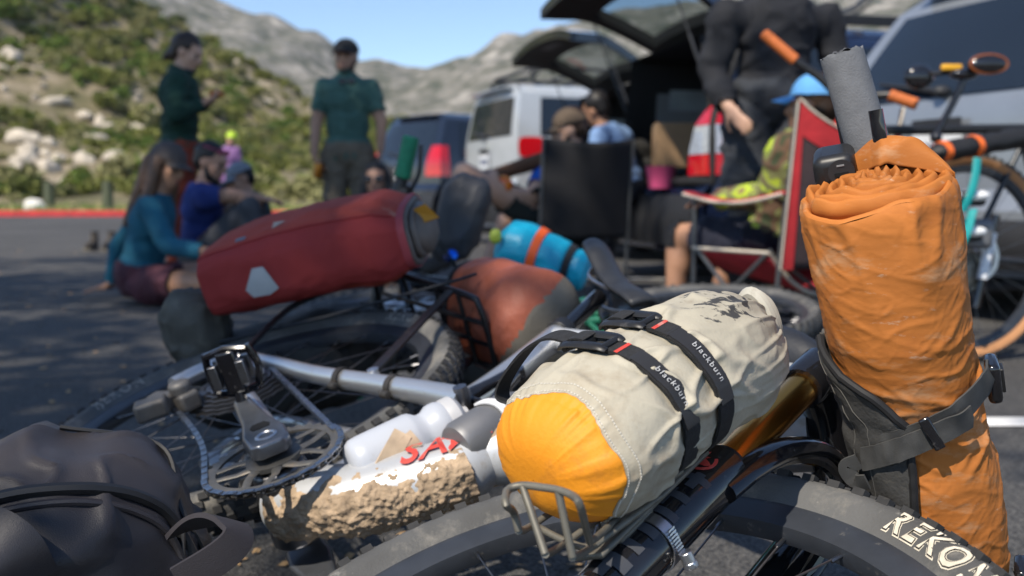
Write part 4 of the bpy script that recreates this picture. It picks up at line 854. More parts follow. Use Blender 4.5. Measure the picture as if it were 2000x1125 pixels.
for sh_ in (.030,):
    pts = smooth_curve([cyl(a_f + 1.9, .015), cyl(a_f + 1.2, .06), cyl(a_f + .55, .16), cyl(a_f + .15, .30), cyl(a_f + .05, .40), cyl(a_f + .3, .39), cyl(a_f + .75, .42), cyl(a_f + 1.5, .43)], 6); e = MB(); e.tube(pts, .0026, 6); e.build('cage_red_edge', cgm[0], A1)
# second steel bottle with white cage strap, half hidden by the dry bag
q0, q1 = bon(893, 876, .028), bon(1015, 800, .028); qd = (B(q1) - B(q0)); m2 = thing('metal_bottle', 'brushed metal bottle half hidden behind the yellow bag end', 'bottle', B(q0))
mb = MB(); mb.lathe([(.020, -.003), (.029, 0), (.0325, .008), (.0325, qd.length * .8), (.026, qd.length)], B(q0), qd, 36); mb.build('bottle_body', mat('brushed_metal', (.20, .20, .205), .5, .6, var=.2, scale=12, dirt=((.3, .25, .2), .3, 30.)), m2)
mb = MB(); x2, y2, z2 = frame(qd.normalized()); a2 = math.atan2((C0 - B(q0)).dot(y2), (C0 - B(q0)).dot(x2)); pts = [B(q0) + z2 * (.055 + .012 * math.sin(i * .3)) + (x2 * math.cos(a2 - 1.5 + 3 * i / 14) + y2 * math.sin(a2 - 1.5 + 3 * i / 14)) * .0340 for i in range(15)]
mb.ribbon(pts, [(p - B(q0) - z2 * (p - B(q0)).dot(z2)).normalized() for p in pts], .011, .0025); mb.build('white_cage_strap', mat('white_plastic', (.7, .7, .7), .5), m2)
# ---- orange roll in the bar harness
orange = mat('orange_nylon', (.41, .140, .031), .66, var=.18, scale=7, dirt=[((.28, .085, .02), .46, 5.), ((.46, .27, .145), .50, 11.), ((.52, .40, .29), .30, 40.)], bump=.0005, bscale=45, spec=.2, stretch=(1, 1, 2.6))
roll = thing('tent_roll', 'large orange nylon roll standing upright against the handlebar', 'stuff sack', B(V((.95, -.29, .46))) )
RAX = lambda o: B(V((float(np.interp(o, [-.30, -.1, .05, .15, .31], [.985, .973, .958, .952, .936])), o, float(np.interp(o, [-.30, -.1, .05, .15, .31], [.462, .464, .459, .456, .470])))))
ROFF0, ROFF1 = -.285, .282
vd = (C0 - RAX(.1)); ra_c = (vd - BN * vd.dot(BN)).normalized(); ra_r = ra_c.cross(BN)
if ra_r.x < 0: ra_r = -ra_r
def roll_r(o, t):
    r = float(np.interp(o, [-.285, -.25, -.18, -.12, -.06, .0, .04, .07, .10, .15, .22, .28, .30], [.030, .044, .052, .046, .058, .0615, .0600, .0575, .0625, .0680, .0715, .0725, .071]))
    cx, cy = math.cos(t), math.sin(t)
    st = math.exp(-((o - .075) / .05) ** 2) + math.exp(-((o + .13) / .06) ** 2); top = max(0, (o - .17) / .10)
    amp = .45 + .55 * noise.noise(V((cx * 1.4 + 8, cy * 1.4, o * 12)))
    f1 = crease((cx * .55 + 2, cy * .55, o * 17 + cx * .6), .10) + .6 * crease((cx * .9, cy * .9 + 5, o * 31 + cy * .9), .09)
    f2 = crease((cx * 1.3 + o * 7, cy * 1.3 + 7, o * 6), .10); f3 = noise.noise(V((cx * 1.2, cy * 1.2, o * 8)))
    f4 = crease((cx * 1.0 + cy * .6 + 3, cy * 1.0 + 1, o * 38 + cx * 2.4), .055) * max(0, noise.noise(V((cx * 2, cy * 2, o * 14 + 4))) + .2)
    r += .0005 * crease((cx * 2.1 + 9, cy * 2.1, o * 75 + cx * 3), .05) * (amp + .2) + .0004 * crease((cx * 3.4 + o * 30, cy * 3.4 + 2, o * 50), .05)
    r += .0016 * f4 + .0023 * f1 * amp * (1 + 2.2 * st) + .0034 * (f2 - .25) * (.30 + .9 * top) * (amp + .3) + .0022 * f3 - .001
    r -= .004 * max(0, (o - ROFF1 + .012) / .012) ** 2 if o > ROFF1 - .012 else 0
    r += .0022 * top * (crease((cx * 1.5 + 3, cy * 1.5, o * 9 + 3), .16) - .4)
    r *= 1 + .035 * math.cos(2 * t + .7)
    return r
def roll_p(o, t, lift=0): return RAX(o) + (ra_c * math.cos(t) + ra_r * math.sin(t)) * (roll_r(o, t) + lift)
mb = MB(); tilt = lambda t: .006 * math.cos(t - 2.5) + .0025 * math.sin(3 * t + 1) + .004 * noise.noise(V((math.cos(t) * 1.8, math.sin(t) * 1.8, 2.2)))
mb.grid(lambda u, v: (lambda t: roll_p(ROFF0 + u * (ROFF1 + tilt(t) - ROFF0), t))(2 * PI * v), 330, 260, False, True); rb_ = mb.build('roll_body', orange, roll, sharp=0)
# crumpled folded-in top
def top_fn(u, v):
    t = 2 * PI * v; o = ROFF1 + tilt(t); e = roll_p(o, t); c = RAX(ROFF1 - .004); p = e.lerp(c, u * .96)
    return p + BN * (.003 * math.sin(PI * min(1, u / .12)) - .009 * min(1, max(0, u - .06) * 7) + .002 * noise.noise(V((u * 5, math.cos(t) * 2, math.sin(t) * 2))))
mb = MB(); mb.grid(top_fn, 40, 200, False, True); mb.build('tucked_top', orange, rb_, sharp=0)
# the rolled-up end: nested folds of cloth
RC = RAX(ROFF1 - .006)
for k in range(6):
    a0 = .056 - .0092 * k; mb = MB(); ring = []
    for i in range(90):
        t = 2 * PI * i / 90; w_ = 1 + .10 * noise.noise(V((math.cos(t) * 1.6, math.sin(t) * 1.6, k * 2.7))) + .05 * noise.noise(V((math.cos(t) * 4, math.sin(t) * 4, k * 1.3)))
        cpt = RC - ra_c * .004 + (ra_c * math.cos(t) * .92 + ra_r * math.sin(t) * 1.05) * (a0 * w_); hgt = .013 + .006 * noise.noise(V((math.cos(t) * 2.2, math.sin(t) * 2.2, k * 5.1))) + .002 * k; rad = (ra_c * math.cos(t) + ra_r * math.sin(t))
        lean = rad * (.003 * noise.noise(V((math.cos(t) * 3, math.sin(t) * 3, k * 9.1)))); ring.append([cpt - BN * .006 - rad * .0052, cpt - rad * .0050 + BN * (hgt * .45), cpt + lean - rad * .0024 + BN * (hgt * .86), cpt + lean + BN * hgt, cpt + lean + rad * .0022 + BN * (hgt * .84), cpt + rad * .0048 + BN * (hgt * .4), cpt + rad * .0052 - BN * .006])
    mb.rings(ring, closed=True); mb.build('rolled_fold', orange, rb_, sharp=0)
def hood(u, v):
    t = R_(95) + R_(120) * u; k = math.sin(PI * u) ** .7; e = roll_p(ROFF1 + tilt(t) - .006, t, .0012); c = RAX(ROFF1); inw = e.lerp(c, .78 * v * k)
    hgt = (.006 + .034 * k) * math.sin(PI * min(1, .08 + v * .80)) ** .8 if v > 0 else 0
    return inw + BN * (hgt + .004 * k * (crease((u * 2.6, v * .7, 3.3), .18) - .3) * min(1, v * 4))
mb = MB(); mb.grid(hood, 70, 40); hd_ = mb.build('folded_flap', orange, rb_, sharp=0); hd_.modifiers.new('s', 'SOLIDIFY').thickness = .0012
mb = MB(); mb.lathe([(.002, -.004), (.026, -.002), (.029, .0)], RAX(ROFF0), -BN, 24); mb.build('roll_base', orange, rb_)
# harness sleeve
harn = mat('harness_grey', (.05, .049, .047), .8, var=.2, scale=16, dirt=[((.165, .145, .115), .42, 13.)], bump=.0008, bscale=260)
edge_o = [(-.19, -20), (-.12, -22), (-.03, -20), (.03, -12), (.075, -8), (.11, -28), (.13, -62), (.145, -96)]
def harn_p(u, v, lift=0):
    o = -.22 + .365 * u; t1 = R_(float(np.interp(o, [a for a, _ in edge_o], [b for _, b in edge_o]))); t0 = R_(-168); t = t0 + (t1 - t0) * v
    return roll_p(o, t, .004 + lift + .004 * math.sin(PI * v))
mb = MB(); mb.grid(harn_p, 60, 40); hs = mb.build('harness_sleeve', harn, roll, sharp=0); hs.modifiers.new('s', 'SOLIDIFY').thickness = .005
mb = MB(); mb.tube([harn_p(i / 70, 1., .003) for i in range(71)], .0042, 8); mb.build('sleeve_binding', mat('binding_black', (.012, .012, .013), .7), hs)
mb = MB(); mb.tube([harn_p(i / 60, .80, .0052) for i in range(61)], .0005, 5); mb.tube([harn_p(i / 60, .70, .0052) for i in range(61)], .0005, 5); mb.build('sleeve_stitching', mat('dark_thread', (.10, .095, .085), .8), hs)
mb = MB(); mb.grid(lambda u, v: harn_p(.40 + .16 * u, .52 + .26 * v, .0062), 8, 8); mb.build('sleeve_patch', mat('patch_dusty', (.16, .14, .11), .8, var=.2, scale=30), hs); mb = MB()
for i in range(3): mb.grid(lambda u, v: harn_p(.45 + .07 * u, .60 + .04 * i + .02 * v, .0072), 5, 3)
mb.build('sleeve_daisy_chain', mat('patch_dark', (.05, .048, .045), .8), hs)
# straps round the roll
webm = mat('grey_webbing', (.050, .050, .049), .75, var=.25, scale=60, bump=.0003, bscale=900, dirt=((.10, .09, .08), .3, 60.))
def rstrap(ofn, t0, t1, wd, lift, m, name, par, n=40):
    mb = MB(); mb.rings([[roll_p(ofn(t) - wd / 2, t, lift), roll_p(ofn(t) - wd / 2, t, lift + .002), roll_p(ofn(t), t, lift + .0024), roll_p(ofn(t) + wd / 2, t, lift + .002), roll_p(ofn(t) + wd / 2, t, lift)] for t in [R_(t0 + (t1 - t0) * i / n) for i in range(n + 1)]]); return mb.build(name, m, par)
of1 = lambda t: .070 + .026 * math.sin(t) ; s1_ = rstrap(of1, -60, 86, .026, .0085, webm, 'harness_strap', roll)
rstrap(lambda t: of1(t) - .010 + .006 * math.cos(t * 2), -48, 40, .023, .0135, webm, 'strap_return', s1_); 
def lt(t): return R_(-62 + 0 * t)
tl = [roll_p(of1(R_(-50)) - .012, R_(-50), .015), roll_p(of1(R_(-58)) - .016, R_(-56), .026), roll_p(of1(R_(-58)) - .030, R_(-54), .022), roll_p(of1(R_(-50)) - .030, R_(-44), .018)]
mb = MB(); tp = smooth_curve(tl, 6); mb.ribbon(tp, [ra_c] * len(tp), .016, .002); mb.build('strap_tail', webm, s1_)
mb = MB(); c_ = roll_p(of1(R_(8)), R_(8), .018); tn = (roll_p(of1(R_(12)), R_(12), .018) - c_).normalized(); mb.box(c_, (.010, .034, .0045), (tn, tn.cross(ra_c).normalized(), tn.cross(tn.cross(ra_c)).normalized())); mb.build('strap_clip', gloss, s1_, bevel=.0015)
for (o_, t_, nm) in ((.088, 88, 0), (-.128, 84, 1)):
    mb = MB(); c_ = roll_p(o_, R_(t_), .014); nx_ = (ra_c * math.cos(R_(t_)) + ra_r * math.sin(R_(t_))); tg = BN.cross(nx_); mb.box(c_, (.040, .034, .013), (BN, tg, nx_)); bk = mb.build('side_release_buckle', gloss, s1_, bevel=.005, bseg=3)
    mb = MB(); mb.box(c_ + nx_ * .0075 , (.024, .016, .004), (BN, tg, nx_)); mb.build('buckle_latch', blackp, bk, bevel=.001)
of2 = lambda t: -.150 + .022 * math.sin(t); s2_ = rstrap(of2, -10, 84, .026, .006, webm, 'harness_strap', roll); 
mb = MB(); tp = smooth_curve([roll_p(of2(R_(a)) + dz, R_(a), l) for a, dz, l in ((10, -.004, .012), (30, .004, .028), (55, .008, .030), (66, .0, .022), (50, -.010, .018), (25, -.014, .012))], 6); mb.ribbon(tp, [BN.cross(ra_r) * -1] * len(tp), .020, .002); mb.build('strap_tail', webm, s2_)
# ---- remote / lamp body on the bar by the grip
lamp = thing('bar_lamp', 'small black bar lamp with power socket beside the foam grip', 'bike lamp', B(bon(1625, 325, .30)))
lc = B(bon(1630, 322, .300)) - (C0 - RAX(.1)).normalized() * .005; lx, ly, lz = ra_r, BN, ra_c
mb = MB(); mb.box(lc, (.040, .033, .060), (lx, ly, lz)); lb_ = mb.build('lamp_body', blackp, lamp, bevel=.010, bseg=4)
mb = MB(); mb.lathe([(.0005, .0308), (.0125, .0308), (.0125, .0300)], lc + lx * .006, lz, 28); mb.build('lamp_cap', mat('lamp_face', (.02, .021, .023), .5), lb_)
mb = MB(); mb.box(lc + lx * .006 - ly * .002 + lz * .0312, (.013, .004, .0014), (lx, ly, lz)); mb.build('charge_port', hole_shade, lb_); mb = MB()
mb.box(lc + lx * .006 + ly * .0068 + lz * .0312, (.007, .0016, .0008), (lx, ly, lz)); mb.box(lc + lx * .0005 - ly * .009 + lz * .0312, (.0035, .003, .0008), (lx, ly, lz)); mb.build('lamp_symbol', mat('grey_print', (.2, .2, .2), .6), lb_)
# ---- red pannier on the upper side of the rack
def sup(a, e): return math.copysign(abs(a) ** e, a)
pan_o = V((-.292, .075, .018)); pa = V((.21, 0, .31)).normalized(); pc2 = V((-pa.z, 0, pa.x)); pn = V((0, 1, 0))
redb = mat('pannier_red', (.29, .036, .034), .78, spec=.25, var=.16, scale=6, dirt=[((.17, .026, .03), .36, 7.), ((.33, .12, .09), .25, 20.)], bump=.0006, bscale=200)
red_lit = mat('pannier_red_lit', (.33, .052, .034), .78, spec=.25, var=.14, scale=6, dirt=[((.40, .26, .18), .24, 16.)], bump=.0006, bscale=200)  # pannier red as warm light brightens it, put into the colour
pan = thing('pannier', 'faded red roll-top pannier with pale reflective patch on the rear rack', 'pannier', B(pan_o))
PLn = .405
def pan_p(s, t, lift=0):
    """s along the long axis (0 bottom .. 1 roll top), t round: 0 faces the camera, pi/2 up"""
    end0 = min(1, (s / .07)) ; end0 = (1 - (1 - end0) ** 2.4) ** (1 / 2.4); end1 = 1 - .22 * max(0, (s - .86) / .14) ** 1.6
    hw = .074 * (end0 * .55 + .45) * float(np.interp(s, [0, .15, .5, .8, .9, 1], [.90, .98, 1.04, 1.06, 1.0, .80])); dw = .135 * (end0 * .35 + .65) * end1
    c = pan_o + pa * (s * PLn) + pn * .074 + pc2 * .135 + pn * (.010 * math.sin(PI * s))
    ct, st_ = sup(math.cos(t), .62), sup(math.sin(t), .62)
    k = end0 if s < .07 else 1
    p = c - pc2 * (dw * ct * max(k, .02)) + pn * (hw * st_ * max(k, .02))
    nz = .005 * fbm((s * 5, math.cos(t) * 1.2, math.sin(t) * 1.2 + 3), 4) + .006 * (ridge((s * 3.2, math.cos(t) * 1.5 + 5, math.sin(t) * 1.5), 3) - .3) * (.35 + 1.4 * max(0, s - .7) + .8 * max(0, .25 - s))
    nrm = (-pc2 * ct + pn * st_).normalized(); return B(p + nrm * (nz + lift))
mb = MB(); TA = R_(48)    # red lower and front, lit tone of that red painted over the shoulder and top
mb.grid(lambda u, v: pan_p(.001 + .999 * u, R_(-150) + (TA + R_(150)) * v), 110, 90); pr_ = mb.build('red_panel', redb, pan, sharp=0)
mb = MB(); mb.grid(lambda u, v: pan_p(.001 + .999 * u, TA + (R_(210) - TA) * v, .0006 * (v > 0)), 110, 60); mb.build('lit_top_panel', red_lit, pan, sharp=0)
mb = MB(); mb.tube([pan_p(.03 + .95 * i / 70, TA, .0014) for i in range(71)], .0022, 6); mb.build('welded_seam', redb, pr_)
mb = MB(); mb.grid(lambda u, v: pan_p(.70 + .30 * u, R_(-60) + R_(22) * v, .0016), 24, 10); mb.build('warm_red_corner', red_lit, pr_)
refl = mat('reflective_patch', (.42, .43, .43), .45, var=.1, scale=30, dirt=((.25, .2, .18), .3, 50.))
hexp = [(-.5, .02), (-.12, .50), (.22, .46), (.50, -.22), (.16, -.52), (-.34, -.40)]
mb = MB(); pc0 = [pan_p(.335 + .155 * hx, R_(-6) + R_(24) * hy * 1.0, .0022) for hx, hy in hexp]; cc = pan_p(.335, R_(-6), .003); mb.add(pc0 + [cc], [(i, (i + 1) % 6, 6) for i in range(6)]); mb.build('reflector_patch', refl, pr_)
mb = MB(); mb.grid(lambda u, v: pan_p(.24 + .05 * u, R_(55) + R_(8) * v, .002), 4, 4); mb.build('maker_label', mat('grey_label', (.13, .14, .16), .5), pr_)
mb = MB(); mb.add([pan_p(.42, R_(62), .002), pan_p(.47, R_(75), .002), pan_p(.40, R_(80), .002)], [(0, 1, 2)]); mb.build('worn_patch', mat('bare_canvas', (.40, .31, .24), .8), pr_)
# roll top, buckle, yellow tag
rt = MB(); tpc = [pan_p(1.0, R_(t), -.002) for t in range(-180, 180, 10)]; cen = sum(tpc, V()) / len(tpc); adir = (B(pan_o + pa) - B(pan_o))
for k in range(2): rt.tube([cen + (p - cen) * (.90 - .2 * k) + adir * (.008 + .010 * k) for p in tpc], .008, 8, True)
rt.ell(cen + adir * .02, (.030, .05, .07), (adir, BN, (B(pan_o + pc2) - B(pan_o)))); rt.build('rolled_top', mat('roll_top_grey', (.12, .10, .085), .6, var=.25, scale=20), pan)
mb = MB(); tp = [cen + (p - cen) * 1.04 + adir * .004 for p in tpc]; mb.tube(tp, .005, 6, True, sq=(.4, 1.7), up=adir); mb.build('top_strap', mat('pink_red_strap', (.32, .05, .06), .7), pan)
mb = MB(); p = B(bon(822, 470, .12)); mb.ell(p, (.012, .018, .034), (adir, BH, BN)); mb.build('roll_buckle', gloss, pan)
tagp = [at(800, 412, 1.88), at(830, 398, 1.86), at(858, 424, 1.86), at(822, 436, 1.87)]; mb = MB(); nrm = V((0, -1, .3)).normalized() * .006
mb.add(tagp + [q - nrm for q in tagp], [(0, 1, 2, 3), (7, 6, 5, 4), (0, 4, 5, 1), (1, 5, 6, 2), (2, 6, 7, 3), (3, 7, 4, 0)]); mb.build('yellow_pull_tag', mat('yellow_webbing', (.52, .24, .02), .7), pan)
# ---- black pannier under the rack (lower side) that props the rear of the bike
def soft(name, lab, cat, c, rad, ax, m, e=.7, amp=.01, sc=6, n=70, seed=0, root=None, pname='bag_body', squash=None):
    c = V(c); t = root or thing(name, lab, cat, V((c.x, c.y, max(0, c.z - rad[2]))))
    def fn(u, v):
        a, b = -PI / 2 + PI * u, 2 * PI * v; d = V((sup(math.cos(a), e) * sup(math.cos(b), e), sup(math.cos(a), e) * sup(math.sin(b), e), sup(math.sin(a), e)))
        p = c + ax[0] * (d.x * rad[0]) + ax[1] * (d.y * rad[1]) + ax[2] * (d.z * rad[2]); nr = (p - c).normalized()
        q = p * sc + V((seed, seed, seed)); p2 = p + nr * (amp * fbm(q * .8, 3) + amp * .55 * crease(q * .55 + V((5, 3, 1)), .12) + amp * .45 * crease(q * 1.1 + V((1, 9, 4)), .10) + amp * .28 * crease(q * 2.3 + V((2, 5, 7)), .06))
        return p2
    mb = MB(); mb.grid(fn, n, n + 20, False, True)
    mb.build(pname, m, t, sharp=0); return t
blk = mat('black_canvas', (.022, .021, .019), .7, var=.3, scale=12, dirt=[((.13, .12, .095), .30, 10.)], bump=.0012, bscale=150)
bax = ((BH * -.83 + BU * .56).normalized(), BN, (BH * .56 + BU * .83).normalized())
soft('black_pannier', 'scuffed black canvas pannier under the red one on the lower side', 'pannier', B(V((-.38, -.075, .16))), (.13, .085, .20), bax, blk, .6, .014, 9, seed=3)
pk = at(388, 640, 1.98); bp_t = soft('black_canvas_bag', 'black canvas bag squashed behind the bottom end of the red pannier', 'bag', pk - V((0, 0, .0)), (.062, .09, .080), ((V((.92, .35, .1))).normalized(), V((-.35, .92, 0)).normalized(), V((-.08, -.1, .99)).normalized()), mat('charcoal_canvas', (.07, .066, .055), .75, var=.3, scale=14, dirt=((.16, .15, .12), .35, 14.), bump=.001), .75, .016, 11, seed=8)
# ---- brown and grey dry bag on the rack top
brn = patches('rust_canvas', [(.22, .055, .028), (.30, .075, .035), (.26, .062, .03)], 9, .6, False, .0015, 90)
gry = mat('grey_canvas', (.135, .12, .095), .7, var=.25, scale=9, dirt=((.24, .2, .15), .34, 12.), bump=.001, bscale=120)
rb0 = B(V((-.01, -.03, .495))); tb_ = thing('rack_dry_bag', 'rust brown and grey dry bag lashed on top of the rear rack', 'dry bag', rb0)
bx_ = (BN, BU, BH)
def rack_bag(u, v):
    a = 2 * PI * v; s = -.5 + u; k = (1 - (abs(s) * 2) ** 4.5) ** .32 if abs(s) < .5 else .02; k = max(k, .02)
    rr = .100 * k * (1 - .22 * max(0, -s)); ca, sa = math.cos(a), math.sin(a)
    p = rb0 + BH * (s * .33 + .02) + BN * (ca * rr * 1.12) + BU * (sa * rr * .92)
    nr = BN * ca + BU * sa; return p + nr * (.010 * fbm(p * 7, 4) + .010 * (ridge(p * 7 + V((2, 2, 2)), 3) - .3))
mb = MB(); mb.grid(rack_bag, 90, 100, False, True)
for i, f in enumerate(mb.f):
    c = sum((mb.v[k] for k in f), V()) / 4; d = c - rb0
    mb.m[i] = 1 if (d.x * .78 - d.z * .62 > .022 + .01 * noise.noise(c * 12)) else 0
mb.build('bag_body', [brn, gry], tb_, sharp=0)
for xo in (-.10,):
    mb = MB(); pts = []; nrs = []
    for i in range(49):
        a = 2 * PI * i / 48; q = rack_bag(.5 + (xo - .02) / .33, a / (2 * PI)); nr = (BN * math.cos(a) + BU * math.sin(a)); pts.append(q + nr * .003); nrs.append(nr)
    mb.ribbon(pts, nrs, .018, .002); mb.build('lashing_strap', strapm, tb_)
# cords from pannier to rack
mb = MB(); mb.tube([at(430, 668, 1.80), at(640, 618, 1.80), at(900, 545, 1.74), at(930, 535, 1.76)], .0032, 6); mb.build('bungee_cord', mat('cord_black', (.01, .012, .016), .6), tb_)
# ================================================================ CARS
glass_d = mat('dark_glass', (.012, .018, .028), .06, var=.1, scale=2, spec=.6)
def tint_glass():
    m = bpy.data.materials.new('tinted_glass'); m.use_nodes = True; t = m.node_tree; t.nodes.clear(); L = t.links.new; o = nn(t, 'ShaderNodeOutputMaterial'); a = nn(t, 'ShaderNodeBsdfTransparent'); a.inputs[0].default_value = (.42, .47, .47, 1)
    g = nn(t, 'ShaderNodeBsdfGlossy'); g.inputs['Roughness'].default_value = .03; mx = nn(t, 'ShaderNodeMixShader'); f = nn(t, 'ShaderNodeFresnel'); f.inputs[0].default_value = 1.5; L(f.outputs[0], mx.inputs[0]); L(a.outputs[0], mx.inputs[1]); L(g.outputs[0], mx.inputs[2]); L(mx.outputs[0], o.inputs[0]); return m
glass_t = tint_glass()
car_rub = mat('car_tyre', (.02, .02, .021), .8, var=.2); car_rim = mat('alloy', (.45, .45, .46), .35, .9, var=.1)
plast = mat('bumper_plastic', (.022, .023, .026), .55, var=.15); chrome = mat('chrome', (.7, .7, .7), .1, 1)
trim_m = mat('cabin_trim', (.20, .205, .21), .8, var=.1, scale=4); cabin_d = mat('cabin_dark', (.012, .012, .013), .8)
red_l = mat('red_lens', (.50, .006, .012), .10, var=.15, scale=60, coat=.8); clr_l = mat('clear_lens', (.55, .60, .66), .10, .35, var=.35, scale=70, coat=.8)
whitepl = mat('plate_white', (.68, .69, .70), .5, var=.05)
def car(lab, name, rear, psi, L, W, H, paint, hood=1.15, rake=.30, belt=None, hz=.66, tailz=(.72, 1.12), open_ang=None, rails=True, lamp='red', wheel_r=.36, box=False, claddk=True, group=None, bulge=.05, plate=True, tip_roof=.0):
    f = V((math.sin(psi), math.cos(psi), 0)); l = V((-f.y, f.x, 0)); O = V((*rear, 0)); P = lambda x, y, z: O + f * x + l * y + V((0, 0, z))
    belt = belt or H * .60; t = thing(name, lab, 'car', O + f * (L / 2), group); hw = W / 2; gc = .22
    wr = hw * (.86 if box else .78)
    tailx = lambda z: 0 if z < hz else (.03 + (.04 if z < belt else .04 + rake * ((z - belt) / (H - belt)) ** 1.25))
    ZL = [gc, gc + .16, hz, (hz + belt) / 2, belt, belt + (H - belt) * .5, H - .10, H - .02, H]
    def half(z, roof):
        top = (roof - belt)
        if z <= gc + .01: return hw * .93
        if z <= belt: return hw * float(np.interp(z, [gc, gc + .16, hz, belt], [.94, .985, 1., .985]))
        k = (z - belt) / max(.01, H - belt); return hw * .985 + (wr - hw * .985) * min(1, k / .93) if k < .94 else wr * (1 - .25 * (k - .94) / .06)
    xs = [0, .25, .6, 1.2, L * .5, L - hood - .95, L - hood - .55, L - hood - .05, L - hood + .05, L - .5, L - .15, L - .02]
    def roofz(x):
        if x < L - hood - .95: return H - tip_roof * (1 - min(1, x / 1.2)) - .03 * max(0, (x - L * .45) / L)
        return float(np.interp(x, [L - hood - .95, L - hood - .55, L - hood, L - hood + .05, L - .5, L - .1, L], [H - .03, H * .90, belt + .04, belt, belt - .06, belt - .16, belt - .30]))
    rings = []
    for i, x in enumerate(xs):
        rz = roofz(x); pts = []
        for z in ZL:
            z2 = z if z <= belt else belt + (z - belt) * max(.02, (rz - belt)) / (H - belt)
            if rz < belt and z > hz: z2 = hz + (z - hz) * (rz - hz) / (H - hz)
            hh = half(z, rz) * (1 if x < L - .6 else float(np.interp(x, [L - .6, L - .15, L], [1, .92, .80])))
            xx = x + (tailx(z) * max(0, 1 - x / .6) if x < .6 else 0); pts.append((xx, hh, z2))
        rings.append(pts)
    mb = MB(); mb.rings([[P(x, y, z) for x, y, z in r] + [P(x, -y, z) for x, y, z in reversed(r)] for r in rings], caps=False)
    fr = rings[-1]; mb.add([P(x, y, z) for x, y, z in fr] + [P(x, -y, z) for x, y, z in reversed(fr)], [tuple(range(2 * len(fr)))])
    def tail(yf, z, lift=0):
        hh = half(z, H); xx = tailx(z) - bulge * (1 - abs(yf) ** 2.5) - lift; return P(xx, yf * hh, z)
    zr = [z for z in np.linspace(gc, hz if open_ang else H - .004, 8 if open_ang else 16)]
    mb.grid(lambda u, v: tail(-1 + 2 * v, zr[int(round(u * (len(zr) - 1)))]), len(zr), 13)
    body = mb.build('body', paint, t, sharp=32)
    side = lambda x, z, sg, lift=.006: (lambda q: P(q[0], sg * (q[1] + lift), q[2]))((x + (tailx(z) * max(0, 1 - x / .6)), half(z, H), z))
    # side windows
    wz0, wz1 = belt + .04, H - .15
    xw = [(.42, .98), (1.06, 1.95), (2.02, L - hood - .80)]
    if box: xw = [(.30, .92), (1.25, 1.95), (2.02, L - hood - .75)]
    for sg in (1, -1):
        for (a, b) in xw:
            mb = MB(); mb.grid(lambda u, v: side(a + (b - a) * u + (.10 * v if a < .5 and not box else 0) - (.22 * v if b > 2.4 else 0), wz0 + (wz1 - wz0) * v, sg), 5, 5); mb.build('side_window', glass_d, t)
    mb = MB(); mb.grid(lambda u, v: P(L - hood - .52 + .50 * u - .02, (wr * .93 + (hw * .9 - wr * .93) * u) * (-1 + 2 * v), roofz(L - hood - .52 + .50 * u) + .012), 5, 7); mb.build('windscreen', glass_d, t)
    if claddk:
        for sg in (1, -1): mb = MB(); mb.grid(lambda u, v: P(.05 + (L - .3) * u, sg * (hw * float(np.interp(gc + .17 * v, [gc, gc + .16], [.95, 1.0])) + .008), gc + .17 * v), 8, 3); mb.build('sill_cladding', plast, t)
    mb = MB(); mb.grid(lambda u, v: tail(-1.01 + 2.02 * v, gc + .04 + (hz - .08 - gc - .04) * u, .05 + .03 * math.sin(PI * u)), 6, 13); mb.build('rear_bumper', plast if claddk else paint, t)
    # wheels
    for x in (.82, L - .88):
        for sg in (1, -1):
            c = P(x, sg * (hw - .10), wheel_r); ax = l * sg; mb = MB(); mb.lathe([(wheel_r * .62, -.10), (wheel_r * .93, -.10), (wheel_r, -.07), (wheel_r, .07), (wheel_r * .93, .105), (wheel_r * .64, .10), (wheel_r * .62, .06)], c, ax, 36); wo = mb.build('wheel', car_rub, t)
            mb = MB(); mb.lathe([(wheel_r * .62, .06), (wheel_r * .64, .095), (wheel_r * .58, .085), (wheel_r * .55, .05), (.02, .04)], c, ax, 30); mb.lathe([(.001, .07), (.055, .07), (.06, .04)], c, ax, 16)
            for i in range(5):
                a = 2 * PI * i / 5; x_, y_, z_ = frame(ax); d = x_ * math.cos(a) + y_ * math.sin(a); mb.tube([c + ax * .06 + d * .03, c + ax * .085 + d * wheel_r * .60], [.035, .028], 8)
            mb.build('rim', car_rim, wo)
            mb = MB(); mb.tube([P(x + math.cos(a) * (wheel_r + .05), sg * (hw + .004), wheel_r + math.sin(a) * (wheel_r + .05)) for a in np.linspace(.0, PI, 15)], .035, 8, sq=(1, .5)); mb.build('wheel_arch', plast, t)
    # tail lamps wrap the corner
    z0, z1 = tailz
    for sg in (1, -1):
        if lamp == 'pill':
            n = 20
            sc = side(.17, (z0 + z1) / 2, sg, .02); mb = MB(); mb.add([side(.17 + .17 * sup(math.cos(a), .5), (z0 + z1) / 2 + (z1 - z0) / 2 * sup(math.sin(a), .5), sg, .014) for a in np.linspace(0, 2 * PI, n, False)] + [sc], [(i, (i + 1) % n, n) for i in range(n)]); mb.build('tail_lamp', red_l, t)
        else:
            def lampg(za, zb, wa, wb, m, nm):
                mb = MB()
                def fn(u, v):
                    z = za + (zb - za) * v; k = wa + (wb - wa) * v
                    if u < .5: return tail(sg * (1 - k * (1 - u * 2)), z, .016)
                    return side((u - .5) * 2 * (.10 + .30 * k), z, sg, .016)
                mb.grid(fn, 9, 6); return mb.build(nm, m, t)
            h_ = z1 - z0
            lampg(z0, z0 + h_ * .30, .34, .33, red_l, 'tail_lamp'); 
            if lamp == 'mixed':
                lampg(z0 + h_ * .31, z0 + h_ * .72, .33, .24, clr_l, 'reverse_lamp'); lampg(z0 + h_ * .73, z1, .24, .10, red_l, 'upper_tail_lamp')
            else: lampg(z0 + h_ * .31, z1, .33, .20, red_l, 'upper_tail_lamp')
